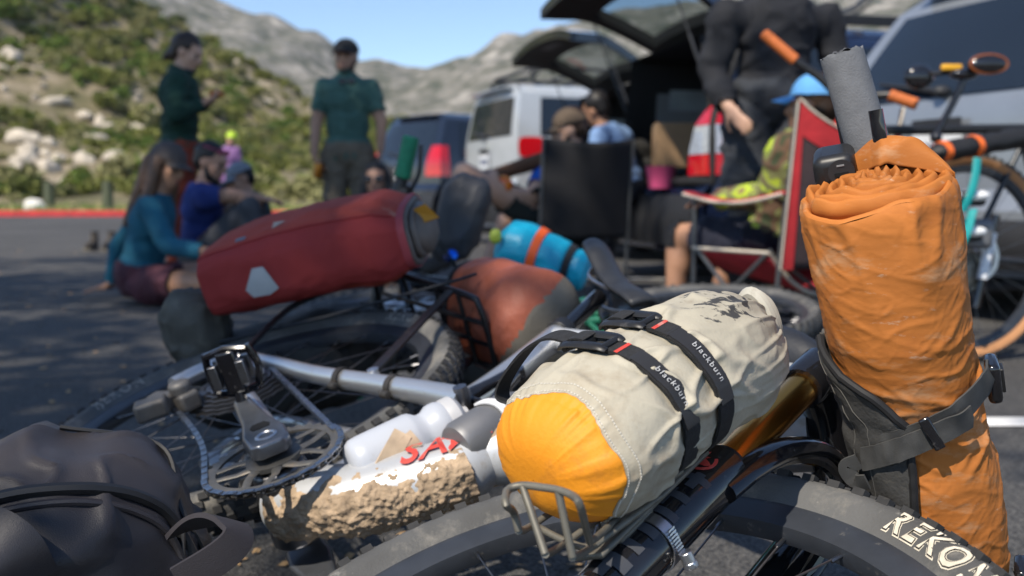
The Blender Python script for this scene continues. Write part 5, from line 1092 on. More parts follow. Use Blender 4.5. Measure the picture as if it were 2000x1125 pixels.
    if plate and not open_ang:
        pz = (hz + belt) / 2 + .02; mb = MB(); mb.grid(lambda u, v: tail(-.175 + .35 * v, pz - .08 + .16 * u, .022), 2, 5); pl = mb.build('licence_plate', whitepl, t)
        mb = MB()
        for i in range(7): mb.grid(lambda u, v: tail(-.125 + .037 * i + .021 * v, pz - .035 + .07 * u, .026), 2, 2)
        mb.build('plate_characters', mat('plate_ink', (.08, .11, .2), .6), pl); mb = MB(); mb.grid(lambda u, v: tail(-.175 + .35 * v, pz + .095 + .05 * u, .03), 2, 5); mb.build('plate_recess', plast, t)
    gl0, gl1 = belt + .05, H - .14
    if not open_ang:
        mb = MB(); mb.grid(lambda u, v: tail((-.84 + 1.68 * v), gl0 + (gl1 - gl0) * u, .006), 6, 11); rw = mb.build('rear_window', glass_d, t)
        mb = MB(); a = tail(.0, gl0 + .02, .03); b = tail(.55, gl0 + .10, .035); mb.tube([a, a.lerp(b, .5) - f * .01, b], [.018, .012, .008], 8); mb.ell(a, (.045, .04, .03)); mb.build('rear_wiper', plast, rw)
        mb = MB(); mb.tube([tail(yf, H - .03, .05) for yf in np.linspace(-.8, .8, 9)], .03, 8, sq=(1.6, .5)); mb.build('roof_spoiler', paint, t)
    else:
        # luggage bay behind the open hatch
        mb = MB(); D = 1.25; wi = hw * .90; ht = H - .09
        sec = lambda x, s=1: [P(x, -wi * s, hz - .06), P(x, -wi * s, belt), P(x, -wr * .9 * s, ht), P(x, wr * .9 * s, ht), P(x, wi * s, belt), P(x, wi * s, hz - .06)]
        mb.rings([[*sec(tailx(hz) + .0)], [*sec(.5)], [*sec(D)]], caps=False); mb.add(sec(D), [tuple(range(6))]); bay = mb.build('luggage_bay', cabin_d, t, smooth=False)
        mb = MB(); mb.rings([[tail(yf * s, z) for yf, z in ()] for s in ()]) if False else None
        mb = MB()   # opening lip
        lip = [P(tailx(z) + .0, -half(z, H) * .985, z) for z in np.linspace(hz, H - .03, 9)] + [P(tailx(H - .03), yv, H - .03) for yv in np.linspace(-wr * .7, wr * .7, 7)] + [P(tailx(z), half(z, H) * .985, z) for z in np.linspace(H - .03, hz, 9)] + [P(0, yv, hz) for yv in np.linspace(hw * .8, -hw * .8, 7)]
        mb.tube(lip, .03, 8, True); mb.build('hatch_seal', cabin_d, t)
        mb = MB(); mb.grid(lambda u, v: P(.30 + .62 * u, (wi - .02 - .10 * v), belt - .30 + (H - belt + .10) * v), 4, 4); tp_ = mb.build('side_trim', trim_m, t)
        mb = MB(); mb.grid(lambda u, v: P(.40 + .42 * u, (wi - .055 - .07 * v), belt + .02 + (H - belt - .24) * v), 4, 4); mb.build('quarter_window_trim', mat('trim_light', (.30, .33, .34), .4), tp_)
        # hatch door swung up
        hp = P(tailx(H - .03), 0, H - .02); ang = open_ang
        def swing(p, th=0):
            d = p - hp; x = d.dot(f); z = d.z; y = d.dot(l); ca, sa = math.cos(ang), math.sin(ang); x += th
            return hp + f * (x * ca + z * sa) + l * y + V((0, 0, -x * sa + z * ca))
        zs = list(np.linspace(hz + .02, H - .03, 14))
        def inwin(u0, v0): return (.5 < u0 < .93) and (.1 < v0 < .9)
        def panel(th): return [[swing(tail((-1 + 2 * j / 12) * .985, z, 0), th) for j in range(13)] for z in zs]
        po, pi_ = panel(0), panel(.075); mb = MB()
        def wq(i, j):
            zc = (zs[i] + zs[i + 1]) / 2; return gl0 < zc < gl1 and 1 <= j <= 10
        for G, s in ((po, 0), (pi_, 1)):
            vs = [p for r in G for p in r]; mb.add(vs, [(i * 13 + j, i * 13 + j + 1, (i + 1) * 13 + j + 1, (i + 1) * 13 + j) for i in range(13) for j in range(12) if not wq(i, j)], s)
        vs = []; fs = []
        per = [(0, j) for j in range(13)] + [(i, 12) for i in range(1, 14)] + [(13, j) for j in range(11, -1, -1)] + [(i, 0) for i in range(12, 0, -1)]
        vs = [po[i][j] for i, j in per] + [pi_[i][j] for i, j in per]; n = len(per); mb.add(vs, [(k, (k + 1) % n, n + (k + 1) % n, n + k) for k in range(n)], 0)
        ii = [i for i in range(13) if wq(i, 5)]; i0, i1 = ii[0], ii[-1] + 1
        per = [(i0, j) for j in range(1, 12)] + [(i, 11) for i in range(i0 + 1, i1 + 1)] + [(i1, j) for j in range(10, 0, -1)] + [(i, 1) for i in range(i1 - 1, i0, -1)]; vs = [po[i][j] for i, j in per] + [pi_[i][j] for i, j in per]; n = len(per); mb.add(vs, [(k, (k + 1) % n, n + (k + 1) % n, n + k) for k in range(n)], 1)
        hat = mb.build('open_hatch', [paint, cabin_d], t, sharp=35)
        mb = MB(); vs = [p for r in panel(.02)[i0:i1 + 1] for p in r[1:12]]; nr = i1 - i0 + 1; mb.add(vs, [(i * 11 + j, i * 11 + j + 1, (i + 1) * 11 + j + 1, (i + 1) * 11 + j) for i in range(nr - 1) for j in range(10)]); mb.build('hatch_window', glass_t, hat)
        for sg in (1, -1): mb = MB(); a = P(.12, sg * hw * .86, belt + .1); b = swing(tail(sg * .9, belt + .05), .05); mb.tube([a, a.lerp(b, .55), a.lerp(b, .56), b], [.011, .011, .006, .006], 8); mb.build('gas_strut', plast, hat)
        mb = MB(); mb.grid(lambda u, v: swing(tail(-.25 + .5 * v, hz + .10 + .1 * u), .085), 3, 4); mb.build('hatch_handle', plast, hat)
    if rails:
        for sg in (1, -1):
            mb = MB(); pts = [P(x, sg * (wr - .10), roofz(x) + dz) for x, dz in ((.55, .0), (.65, .055), (1.6, .065), (2.4, .06), (2.5, .0))]; mb.tube(smooth_curve(pts, 4), .018, 8); mb.build('roof_rail', plast, t)
    return t, P, dict(hw=hw, H=H, roofz=roofz)
PSI = R_(77)
pt_dark = mat('paint_black_blue', (.010, .014, .026), .22, .2, var=.1, coat=1.0); pt_white = mat('paint_white', (.42, .45, .48), .32, .1, var=.04, coat=.6, dirt=((.42, .40, .36), .2, 4.)); pt_navy = mat('paint_navy', (.012, .022, .06), .18, .3, var=.1, coat=1.0)
pt_slate = mat('paint_slate', (.26, .285, .32), .30, .35, var=.05, coat=.8); pt_grey = mat('paint_grey', (.14, .16, .18), .35, .4, coat=.5)
def rear_from_rr(rr, psi, W): return (rr[0] - W / 2 * math.cos(psi), rr[1] + W / 2 * math.sin(psi))
car('black sport utility car parked farthest from the camera', 'parked_car', rear_from_rr((-1.10, 14.6), R_(50), 1.85), R_(50), 4.6, 1.85, 1.80, pt_dark, tailz=(.85, 1.30), rails=False, group='cars parked in the bays')
_, Pf, fj = car('white boxy off-road car with roof rack behind the black chair', 'parked_car', rear_from_rr((.0, 10.7), R_(70), 1.88), R_(70), 4.5, 1.88, 1.78, pt_white, rake=.10, belt=1.17, hz=.70, tailz=(.98, 1.20), lamp='pill', rails=False, box=True, group='cars parked in the bays')
fjt = [o for o in bpy.data.objects if o.get('label', '').startswith('white boxy')][0]
mb = MB()
for sg in (-.68, .68): mb.tube(smooth_curve([Pf(.35, sg, 1.82), Pf(.40, sg, 1.95), Pf(1.2, sg, 1.97), Pf(2.3, sg, 1.95), Pf(2.4, sg, 1.8)], 5), .022, 8)
for x in (.4, .8, 1.2, 1.6, 2.0): mb.tube([Pf(x, -.68, 1.90), Pf(x, .68, 1.90)], .016, 8)
mb.tube([Pf(.38, -.68, 1.97), Pf(.38, .68, 1.97)], .02, 8); mb.build('roof_rack', plast, fjt)
for o in [o for o in fjt.children if o.name.startswith('rear_bumper')]: pass
car('dark car with smaller open tailgate behind the black chair', 'parked_car', rear_from_rr((1.02, 8.5), R_(74), 1.76), R_(74), 4.4, 1.76, 1.62, pt_dark, tailz=(.92, 1.16), open_ang=R_(92), group='cars parked in the bays', bulge=.10)
_, Pn, nv_ = car('dark blue estate car with tailgate open overhead behind the standing woman', 'parked_car', rear_from_rr((1.16, 6.05), R_(77), 1.76), R_(77), 4.6, 1.76, 1.66, pt_navy, tailz=(.70, 1.12), lamp='mixed', open_ang=R_(90), group='cars parked in the bays', rake=.34)
_, Pc, c4 = car('slate grey car with rear wiper and plate at the right edge', 'parked_car', (2.02, 4.78), R_(68), 4.4, 1.78, 1.66, pt_slate, tailz=(.92, 1.20), rake=.42, hz=.55, group='cars parked in the bays', rails=False)
car('grey car far behind the man in the green shirt', 'parked_car', (-2.5, 22.), R_(40), 4.5, 1.8, 1.5, pt_grey, group='cars parked in the bays', rails=False)
# luggage in the open boot: pink tub, cardboard box
p = at(1290, 350, 6.55); tub = thing('pink_tub', 'pink plastic tub standing in the open car boot', 'tub', p - V((0, 0, .06))); mb = MB(); mb.lathe([(.075, -.06), (.10, .08), (.105, .085), (.098, .085), (.074, -.05)], p, (0, 0, 1), 28); mb.build('tub_wall', mat('pink_plastic', (.55, .08, .19), .4), tub); mb = MB(); mb.lathe([(.001, -.052), (.075, -.052)], p, (0, 0, 1), 28); mb.build('tub_floor', mat('pink_plastic_floor', (.45, .07, .15), .5), tub)
p = at(1320, 285, 6.9); mb = MB(); mb.box(p, (.30, .22, .30)); cb = mb.build('cardboard_box', mat('cardboard', (.30, .19, .10), .8, var=.1), bevel=.004, label='brown cardboard box leaning in the open car boot', cat='box')
for i, (px, py, s) in enumerate(((1240, 300, .12), (1265, 325, .10), (1235, 340, .09))):
    soft('boot_bag', ('black duffel bag piled at the left of the open boot', 'dark kit bag lying beside the pink tub', 'small dark pouch at the lip of the open boot')[i], 'bag', at(px, py, 7.3), (s * 1.5, s, s * .8), (V((.8, .6, 0)), V((-.6, .8, 0)), V((0, 0, 1))), blk, .8, .012, 9, 30, i)
# bicycle wheel and fork carried on the roof of the navy car
rbk = thing('roof_bicycle', 'bicycle carried upright on the roof of the dark blue car', 'bicycle', Pn(2.6, -.35, 1.72))
for x in (1.15, 2.25): wheel(rbk, Pn(x, -.35, 1.74 + .36), V((math.cos(PSI), -math.sin(PSI), 0)), .36, name='wheel', single=False, knobs=False, nseg=48)
mb = MB(); q = [Pn(1.15, -.35, 2.10), Pn(1.62, -.35, 2.05), Pn(1.50, -.35, 2.62), Pn(2.08, -.35, 2.66), Pn(2.25, -.35, 2.10)]
for a, b in ((0, 1), (0, 2), (1, 2), (1, 3), (2, 3), (3, 4)): mb.tube([q[a], q[b]], .018, 8)
mb.build('frame', gloss, rbk); mb = MB(); mb.tube([Pn(.7, -.35, 1.735), Pn(2.7, -.35, 1.735)], .02, 8); mb.build('wheel_tray', plast, rbk)
# ================================================================ PEOPLE
SKIN = {'fair': (.50, .30, .21), 'tan': (.36, .19, .115), 'mid': (.42, .235, .155)}
skins = {k: mat('skin_' + k, c, .5, var=.08, scale=12, spec=.4) for k, c in SKIN.items()}
eye_m = mat('eye_dark', (.02, .015, .012), .3); lip_m = mat('lips', (.36, .13, .10), .5)
def fabric(name, col, rough=.85, var=.15): return mat(name, col, rough, var=var, scale=14, bump=.002, bscale=60)
def remesh_obj(mb, voxel, name, m, parent, it=3, push=0, nscale=9, namp=0):
    co, no, fs = remesh(mb, voxel, it); o = MB()
    if namp: co = co + no * np.array([[push + namp * fbm(V(c) * nscale, 3)] for c in co])
    elif push: co = co + no * push
    o.v = [V(c) for c in co]; o.f = fs; o.m = [0] * len(fs); return o.build(name, m, parent, sharp=0)
def hand(mb, wr, d, pn, size=1., curl=.5, thumb=1):
    d = d.normalized(); pn = (pn - d * pn.dot(d)).normalized(); s = d.cross(pn) * thumb
    mb.ell(wr + d * (.048 * size), (.050 * size, .041 * size, .017 * size), (d, s, pn), 14, 8)
    for k, (of, ln) in enumerate(((.030, .070), (.010, .080), (-.011, .075), (-.030, .060))):
        p = wr + d * (.085 * size) + s * (of * size); dd = d; q = p
        for j in range(3):
            dd = (dd * math.cos(curl * .7) + pn * math.sin(curl * .7) * 1).normalized() if j else (dd * math.cos(curl * .5) + pn * math.sin(curl * .5)).normalized(); e = q + dd * (ln * size * (.45, .32, .26)[j]); mb.cap(q, e, .0105 * size, .0095 * size, 8); q = e
    q = wr + d * (.025 * size) + s * (.032 * size); e = q + (d * .6 + s * .75 + pn * .25).normalized() * .042 * size; mb.cap(q, e, .013 * size, .0115 * size, 8); mb.cap(e, e + (d * .9 + s * .25 + pn * .35).normalized() * .034 * size, .0115 * size, .010 * size, 8)
def person(lab, J, face, tfwd, skin='fair', clothes=(), hair=None, cap=None, curlL=.5, curlR=.5, pnL=None, pnR=None, scale=1., group=None, feet=True, voxel=.0125, beard=None, glasses=None, fat=1.):
    """J: joint name -> world point. clothes: (name, material, [(bone, t0, t1)], thickness)"""
    up = (J['hd'] - J['nk']).normalized(); zs = min(J[k].z for k in J); t = thing('person', lab, 'person', V((J['pv'].x, J['pv'].y, max(0, zs - .04))), group)
    S_ = scale; mb = MB(); fr_r = (J['sr'] - J['sl']).normalized(); tf = V(tfwd).normalized(); bones = {}
    def seg(n, a, b, ra, rb): mb.cap(a, b, ra * S_, rb * S_); bones[n] = (V(a), V(b), (ra + rb) / 2 * S_)
    tu = (J['nk'] - J['pv']).normalized(); tr = fr_r; tr = (tr - tu * tr.dot(tu)).normalized(); tf = (tf - tu * tf.dot(tu) - tr * tf.dot(tr)); tf = tf.normalized() if tf.length > .1 else tu.cross(tr)
    H_ = (J['nk'] - J['pv']).length; hipr = (J['hr'] - J['hl']).normalized()
    mb.ell(J['pv'] + tu * .02, (.165 * S_ * fat, .115 * S_ * fat, .13 * S_), (tr, tf, tu)); mb.ell(J['pv'] + tu * (H_ * .38), (.140 * S_ * fat, .102 * S_ * fat, .17 * S_), (tr, tf, tu))
    mb.ell(J['pv'] + tu * (H_ * .70), (.165 * S_, .112 * S_, .165 * S_), (tr, tf, tu)); mb.cap(J['sl'] - tu * .01, J['sr'] - tu * .01, .060 * S_, .060 * S_)
    bones['torso'] = (J['pv'] + tu * .02, J['nk'] - tu * .05, .13 * S_); bones['shoulders'] = (J['sl'].lerp(J['sr'], .1), J['sr'].lerp(J['sl'], .1), .07 * S_)
    seg('neck', J['nk'] - tu * .03, J['hd'] - up * .05, .058, .052)
    for s in 'lr':
        seg('uarm_' + s, J['s' + s], J['e' + s], .056, .043); seg('farm_' + s, J['e' + s], J['w' + s], .042, .029)
        d = J['w' + s] - J['e' + s]; d = (J['h_' + s] - J['w' + s]) if 'h_' + s in J else d; pn = V((pnL if s == 'l' else pnR) or tuple(-tu))
        hand(mb, J['w' + s], d, pn, .95 * S_, curlL if s == 'l' else curlR, 1 if s == 'l' else -1); bones['hand_' + s] = (J['w' + s] + d.normalized() * .02, J['w' + s] + d.normalized() * .15, .03)
        seg('thigh_' + s, J['h' + s], J['k' + s], .088, .060); seg('shin_' + s, J['k' + s], J['a' + s], .058, .040)
        mb.ell(J['k' + s].lerp(J['a' + s], .28) - (tf * .012), (.055 * S_, .055 * S_, .10 * S_), frame(J['a' + s] - J['k' + s]))
        if 't' + s in J: seg('foot_' + s, J['a' + s] - V((0, 0, .02)), J['t' + s], .042, .036)
    F = V(face).normalized(); F = (F - up * F.dot(up)).normalized(); Rr = F.cross(up); hc = J['hd']; hx = lambda a, b, c: hc + Rr * (a * S_) + F * (b * S_) + up * (c * S_)
    A = (Rr, F, up)
    mb.ell(hx(0, -.012, .03), (.074 * S_, .094 * S_, .088 * S_), A); mb.ell(hx(0, .022, -.028), (.060 * S_, .070 * S_, .088 * S_), A); mb.ell(hx(0, .055, -.088), (.034 * S_, .030 * S_, .026 * S_), A)
    mb.cap(hx(0, .086, .020), hx(0, .106, -.022), .010 * S_, .0155 * S_, 8); mb.ell(hx(0, .085, .034), (.050 * S_, .014 * S_, .012 * S_), A); mb.ell(hx(0, .086, -.060), (.026 * S_, .012 * S_, .012 * S_), A)
    for sg in (1, -1): mb.ell(hx(.072 * sg, -.008, -.006), (.012 * S_, .022 * S_, .032 * S_), A); mb.ell(hx(.036 * sg, .066, -.016), (.024 * S_, .018 * S_, .018 * S_), A)
    bones['head'] = (hx(0, 0, -.05), hx(0, 0, .05), .09 * S_)
    co, no, fs = remesh(mb, voxel, 4)
    names = list(bones); Dm = []; Tm = []
    for n in names:
        a, b, r0 = bones[n]; a = np.array(a); b = np.array(b); ab = b - a; tt = np.clip(((co - a) @ ab) / max(1e-9, ab @ ab), 0, 1); raw = ((co - a) @ ab) / max(1e-9, ab @ ab); Dm.append(np.linalg.norm(co - a - tt[:, None] * ab, axis=1) / (r0 + .02)); Tm.append(raw)
    best = np.argmin(np.array(Dm), 0); Tm = np.array(Tm)
    mb2 = MB(); mb2.v = [V(c) for c in co]; mb2.f = fs; eyes = [hx(.034 * sg, .088, .004) for sg in (1, -1)]; mouth = hx(0, .10, -.060); mi = []
    eyes_n = np.array([tuple(e) for e in eyes]); fc = np.array([co[list(f)].mean(0) for f in fs])
    de = np.min(np.linalg.norm(fc[:, None] - eyes_n[None], axis=2), 1); dmm = (fc - np.array(mouth)); dm = np.sqrt((dmm @ np.array(Rr)) ** 2 * .25 + (dmm @ np.array(up)) ** 2 * 4 + (dmm @ np.array(F)) ** 2 * .3)
    mb2.m = [1 if a < .0165 * S_ else (2 if b < .014 * S_ else 0) for a, b in zip(de, dm)]
    body = mb2.build('body', [skins[skin], eye_m, lip_m], t, sharp=0)
    cl2 = []
    for (cn, cm, regs, th) in clothes:
        if cn in ('shoes', 'knee_brace'): cl2 += [(cn[:-1] if cn == 'shoes' else cn, cm, [(b_ + s, t0, t1) for b_, t0, t1 in regs], th) for s in ('_l', '_r')]
        else: cl2.append((cn, cm, regs, th))
    for (cn, cm, regs, th) in cl2:
        ok = np.zeros(len(co), bool)
        for (bn, t0, t1) in regs:
            for s in (('_l', '_r') if bn in ('uarm', 'farm', 'thigh', 'shin', 'foot', 'hand') else ('',)):
                i = names.index(bn + s) if bn + s in names else -1
                if i < 0: continue
                ok |= (best == i) & (Tm[i] >= t0) & (Tm[i] <= t1)
        keep = [f for f in fs if all(ok[k] for k in f)]
        if not keep: continue
        used = sorted({k for f in keep for k in f}); mp = {k: i for i, k in enumerate(used)}; c2 = MB()
        for k in used:
            p = V(co[k]); nv = V(no[k]); fold = .30 * (crease(V((p.x * 5, p.y * 5, p.z * 9)) + V((th * 900,) * 3), .16) - .3) + .22 * crease(p * 11 + V((4, 4, th * 500)), .13) + .30 * noise.noise(p * 7); c2.v.append(p + nv * (th * .9 + fold * th * 1.5))
        c2.f = [tuple(mp[k] for k in f) for f in keep]; c2.m = [0] * len(keep); c2.build(cn, cm, t, sharp=0)
    if hair:
        hm, style = hair; hb = MB()
        hb.ell(hx(0, -.022, .040), (.083 * S_, .098 * S_, .092 * S_), A)
        if style == 'short':
            hb = MB(); hb.ell(hx(0, -.026, .044), (.082 * S_, .092 * S_, .088 * S_), A); hb.ell(hx(0, -.05, -.0), (.07 * S_, .06 * S_, .07 * S_), A)
        if style in ('long', 'bob'):
            ln = .30 if style == 'long' else .13
            for sg in (1, -1):
                hb.cap(hx(.07 * sg, -.01, .02), hx(.086 * sg, .012, -.06 - ln * .5), .034, .036); hb.cap(hx(.086 * sg, .01, -.06 - ln * .4), hx(.10 * sg, .05 if style == 'long' else 0, -.06 - ln), .036, .026)
                hb.cap(hx(.04 * sg, -.08, .0), hx(.06 * sg, -.085, -.05 - ln), .045, .03)
        if style == 'bun': hb.ell(hx(0, -.035, .03), (.08 * S_, .09 * S_, .085 * S_), A); hb.cap(hx(0, -.09, -.02), hx(.01, -.115, -.09), .035, .022); hb.ell(hx(0, -.06, -.03), (.06, .05, .06), A)
        # keep the face free
        co2, no2, f2 = remesh(hb, .011, 3); fl = MB(); co2 = co2 + no2 * np.array([[.004 * (ridge(V(c) * 22, 3) - .3)] for c in co2]); rel = co2 - np.array(hc); fy = rel @ np.array(F); fz = rel @ np.array(up); fx = np.abs(rel @ np.array(Rr))
        bad = (fy > .035 * S_) & (fz < .075 * S_) & (fx < .066 * S_); keep = [f for f in f2 if not all(bad[k] for k in f)]; fl.v = [V(c) for c in co2]; fl.f = keep; fl.m = [0] * len(keep); fl.build('hair', hm, t, sharp=0)
    if beard:
        bb = MB(); bb.ell(hx(0, .034, -.086), (.054, .050, .036), A); bb.ell(hx(0, .062, -.098), (.036, .030, .026), A); bb.cap(hx(.058, .01, -.03), hx(.05, .035, -.075), .016, .02); bb.cap(hx(-.058, .01, -.03), hx(-.05, .035, -.075), .016, .02); remesh_obj(bb, .010, 'beard', beard, t)
    if cap:
        cm, vis, brim = cap; d = MB(); x3 = Rr; tl_ = .0
        d.grid(lambda u, v: hx(.090 * math.cos(2 * PI * v) * math.cos(u * 1.45), -.014 + .104 * math.sin(2 * PI * v) * math.cos(u * 1.45), .038 + .092 * math.sin(u * 1.5)), 12, 32, False, True); co_ = d.build('cap', cm, t, sharp=0)
        v_ = MB(); v_.grid(lambda u, v: hx(.082 * math.sin(-1.15 + 2.3 * v) * (1 + .05 * u), -.012 + (.100 + vis * u) * max(.35, math.cos(-1.15 + 2.3 * v)) ** .8, .040 - .018 * u - .018 * (2 * v - 1) ** 2), 8, 18); v_.build('visor', brim, co_).modifiers.new('s', 'SOLIDIFY').thickness = .005
    if glasses:
        gm_, hgt, fwd_ = glasses; g = MB()
        for sg in (1, -1): g.ell(hx(.034 * sg, .096 + fwd_, .006 + hgt), (.031, .008, .021), A); g.tube([hx(.062 * sg, .086 + fwd_, .010 + hgt), hx(.082 * sg, .0 + fwd_, .012 + hgt)], .004, 6)
        g.tube([hx(-.01, .10 + fwd_, .01 + hgt), hx(.01, .10 + fwd_, .01 + hgt)], .004, 6); g.build('sunglasses', gm_, t)
    return t, hx
TOP = lambda m, th=.012, sl=1.0, low=-.05: ('shirt', m, [('torso', low, 1.2), ('shoulders', -9, 9), ('uarm', -.5, sl)], th)
LONG = lambda m, th=.012, nm='jacket', low=-.1: (nm, m, [('torso', low, 1.25), ('shoulders', -9, 9), ('uarm', -.5, 1.5), ('farm', -.5, .97)], th)
PANTS = lambda m, th=.014, sh=.95, nm='trousers': (nm, m, [('torso', -.9, .12), ('thigh', -.6, 1.6), ('shin', -.5, sh)], th)
SHORT = lambda m, th=.016, k=.62: ('shorts', m, [('torso', -.9, .14), ('thigh', -.6, k)], th)
SHOES = lambda m, th=.010: ('shoes', m, [('foot', -1, 2), ('shin', .94, 2)], th)
shoe_d = fabric('shoe_dark', (.03, .028, .026)); hair_b = mat('hair_brown', (.030, .016, .009), .5, var=.4, scale=40); hair_k = mat('hair_black', (.010, .008, .007), .5, var=.4, scale=40); hair_l = mat('hair_chestnut', (.10, .052, .028), .5, var=.4, scale=40)
def JJ(Y, **k): return {n: at(p[0], p[1], Y + (p[2] if len(p) > 2 else 0)) for n, p in k.items()}
# woman seated left, teal top, maroon shorts, brown cap
person('woman in teal top and dusty cap sitting cross-legged on the asphalt', JJ(5.3, hd=(328, 325), nk=(308, 388), pv=(272, 540), sl=(298, 402, .17), sr=(292, 405, -.17), el=(232, 480, .28), wl=(216, 556, .30), er=(332, 482, -.30), wr=(402, 492, -.42), h_l=(180, 566, .25), h_r=(440, 500, -.5),
    hl=(285, 553, .09), hr=(285, 556, -.11), kl=(415, 528, .28), kr=(412, 553, -.38), al=(350, 566, -.05), ar=(335, 570, -.10), tl=(380, 572, -.2), tr=(310, 572, .05)), (.93, -.36, -.05), (1, -.1, 0), 'tan',
    [LONG(fabric('teal_knit', (.006, .085, .135)), .010, 'long_sleeve_top', .02), SHORT(fabric('maroon_shorts', (.060, .016, .026)), .018, .55), SHOES(shoe_d)], (hair_l, 'long'), (fabric('cap_brown', (.075, .06, .055)), .075, fabric('cap_visor', (.06, .05, .045))), pnL=(0, 0, -1), curlL=.05, curlR=.4)
# man seated, blue tee
P2, hx2 = person('bearded man in blue t-shirt sitting with arms on his knees', JJ(5.95, hd=(412, 318), nk=(398, 365), pv=(388, 500), sl=(404, 384, .17), sr=(398, 388, -.17), el=(458, 384, .2), wl=(512, 388, .12), er=(452, 382, -.2), wr=(508, 388, -.1), hl=(398, 505, .1), hr=(398, 508, -.1), kl=(498, 408, .17), kr=(484, 405, -.16), al=(530, 520, .15), ar=(512, 528, -.15), tl=(565, 530, .15), tr=(548, 538, -.15)), (.97, -.22, -.1), (1, -.1, 0), 'mid',
    [TOP(fabric('royal_blue_tee', (.012, .028, .15)), .013, .75), PANTS(fabric('grey_trousers', (.060, .062, .07))), SHOES(shoe_d)], (hair_k, 'short'), beard=hair_k, glasses=(mat('pink_glasses', (.35, .05, .12), .3), .075, -.035))
# standing woman, green jacket
person('woman in dark green jacket and rust trousers standing with food in hand', JJ(6.5, hd=(366, 103), nk=(350, 140), pv=(352, 300), sl=(352, 156, .17), sr=(346, 158, -.17), el=(352, 222, .25), wl=(402, 200, .08), er=(340, 226, -.25), wr=(394, 202, -.10), h_l=(425, 190, -.02), h_r=(420, 192, -.08), hl=(356, 312, .09), hr=(352, 312, -.09), kl=(362, 425, .1), kr=(352, 425, -.1), al=(352, 538, .1), ar=(344, 540, -.1), tl=(392, 546, .1), tr=(384, 549, -.1)), (1, -.10, 0), (1, -.08, 0), 'fair',
    [('blue_shirt', fabric('blue_shirt', (.012, .07, .22)), [('torso', .3, 1.3), ('neck', -1, .35)], .008), LONG(fabric('forest_fleece', (.006, .035, .022)), .019, 'jacket', -.15), PANTS(fabric('rust_trousers', (.22, .035, .014)), .017), SHOES(shoe_d)], (hair_b, 'bun'), pnL=(0, -.4, .9), pnR=(0, .4, .9), curlL=.9, curlR=.9)
fd = at(424, 184, 6.45); mb = MB(); mb.ell(fd, (.055, .03, .028), n=14, m=8); mb.build('sandwich', patches('bread_filling', [(.42, .20, .06), (.50, .14, .03), (.35, .25, .08)], 40, .7), label='orange filled sandwich held by the woman in green', cat='food')
# standing man, green tee
hat_k = fabric('cap_black', (.012, .013, .016))
P4, hx4 = person('man in green t-shirt and black cap standing with a can', JJ(7.3, hd=(676, 112), nk=(678, 148), pv=(680, 300), sl=(724, 172), sr=(634, 172), el=(745, 240, -.03), wl=(743, 292, -.06), er=(618, 240, -.03), wr=(614, 300, -.10), h_l=(740, 325, -.06), h_r=(622, 330, -.12), hl=(703, 312), hr=(656, 312), kl=(708, 420), kr=(655, 420), al=(708, 520), ar=(656, 520), tl=(722, 535, -.2), tr=(640, 537, -.2)), (-.12, -1, 0), (0, -1, 0), 'mid',
    [TOP(fabric('green_tee', (.05, .115, .095)), .016, .72, -.18), PANTS(fabric('khaki_trousers', (.15, .12, .085)), .020), SHOES(shoe_d)], (hair_k, 'short'), (hat_k, .07, hat_k), beard=mat('beard_brown', (.05, .028, .018), .7), scale=1.05, pnR=(1, 0, 0), pnL=(-1, 0, 0), curlR=1.0, curlL=.6)
g = MB(); gc_ = at(678, 158, 7.13)
for sg in (1, -1): g.ell(gc_ + V((.032 * sg, 0, -.004)), (.030, .010, .022))
g.tube([gc_ + V((-.06, 0, .008)), gc_ + V((.06, 0, .008))], .005, 6); g.build('hanging_sunglasses', gloss, P4)
cn = at(622, 332, 7.16); ct_ = thing('drinks_can', 'amber drinks can in the hand of the man in green', 'can', cn - V((0, 0, .06))); mb = MB(); mb.lathe([(.026, -.06), (.033, -.052), (.033, .05), (.027, .06)], cn, (.15, -.2, 1), 24); mb.build('can_body', mat('amber_can', (.38, .15, .02), .25, .6), ct_); mb = MB(); mb.lathe([(.0265, .0605), (.001, .059)], cn, (.15, -.2, 1), 20); mb.build('can_lid', steel, ct_)
# seated in sunglasses
person('dark haired person in sunglasses and blue shirt sitting behind the red pannier', JJ(6.7, hd=(735, 352), nk=(736, 394), pv=(738, 515), sl=(783, 412), sr=(690, 412), el=(800, 468, -.12), wl=(765, 500, -.32), er=(676, 468, -.12), wr=(708, 500, -.32), hl=(760, 525), hr=(716, 525), kl=(815, 508, -.38), kr=(660, 508, -.38), al=(720, 545, -.45), ar=(755, 548, -.42), tl=(700, 552, -.5), tr=(775, 552, -.5)), (-.05, -1, -.05), (0, -1, 0), 'mid',
    [TOP(fabric('azure_shirt', (.006, .11, .33)), .014, .9), PANTS(fabric('navy_shorts', (.02, .022, .04)))], (hair_k, 'bob'), glasses=(gloss, 0, 0))
# person with grey cap behind the man in blue
person('person in grey cap and dark green jacket sitting behind the man in blue', JJ(7.1, hd=(470, 352), nk=(490, 388), pv=(510, 495), sl=(505, 398, .17), sr=(498, 400, -.17), el=(470, 450, .2), wl=(440, 470, .1), er=(470, 455, -.2), wr=(438, 472, -.1), hl=(508, 505, .1), hr=(504, 507, -.1), kl=(440, 440, .15), kr=(436, 442, -.15), al=(410, 520, .15), ar=(408, 524, -.15), tl=(385, 528, .1), tr=(380, 530, -.1)), (-.8, -.5, -.2), (-1, -.2, 0), 'mid',
    [LONG(fabric('deep_teal_fleece', (.008, .04, .045)), .016), PANTS(fabric('black_trousers', (.02, .02, .022))), SHOES(shoe_d)], (hair_k, 'short'), (fabric('cap_grey', (.22, .24, .27)), .07, fabric('cap_grey_visor', (.2, .22, .25))))
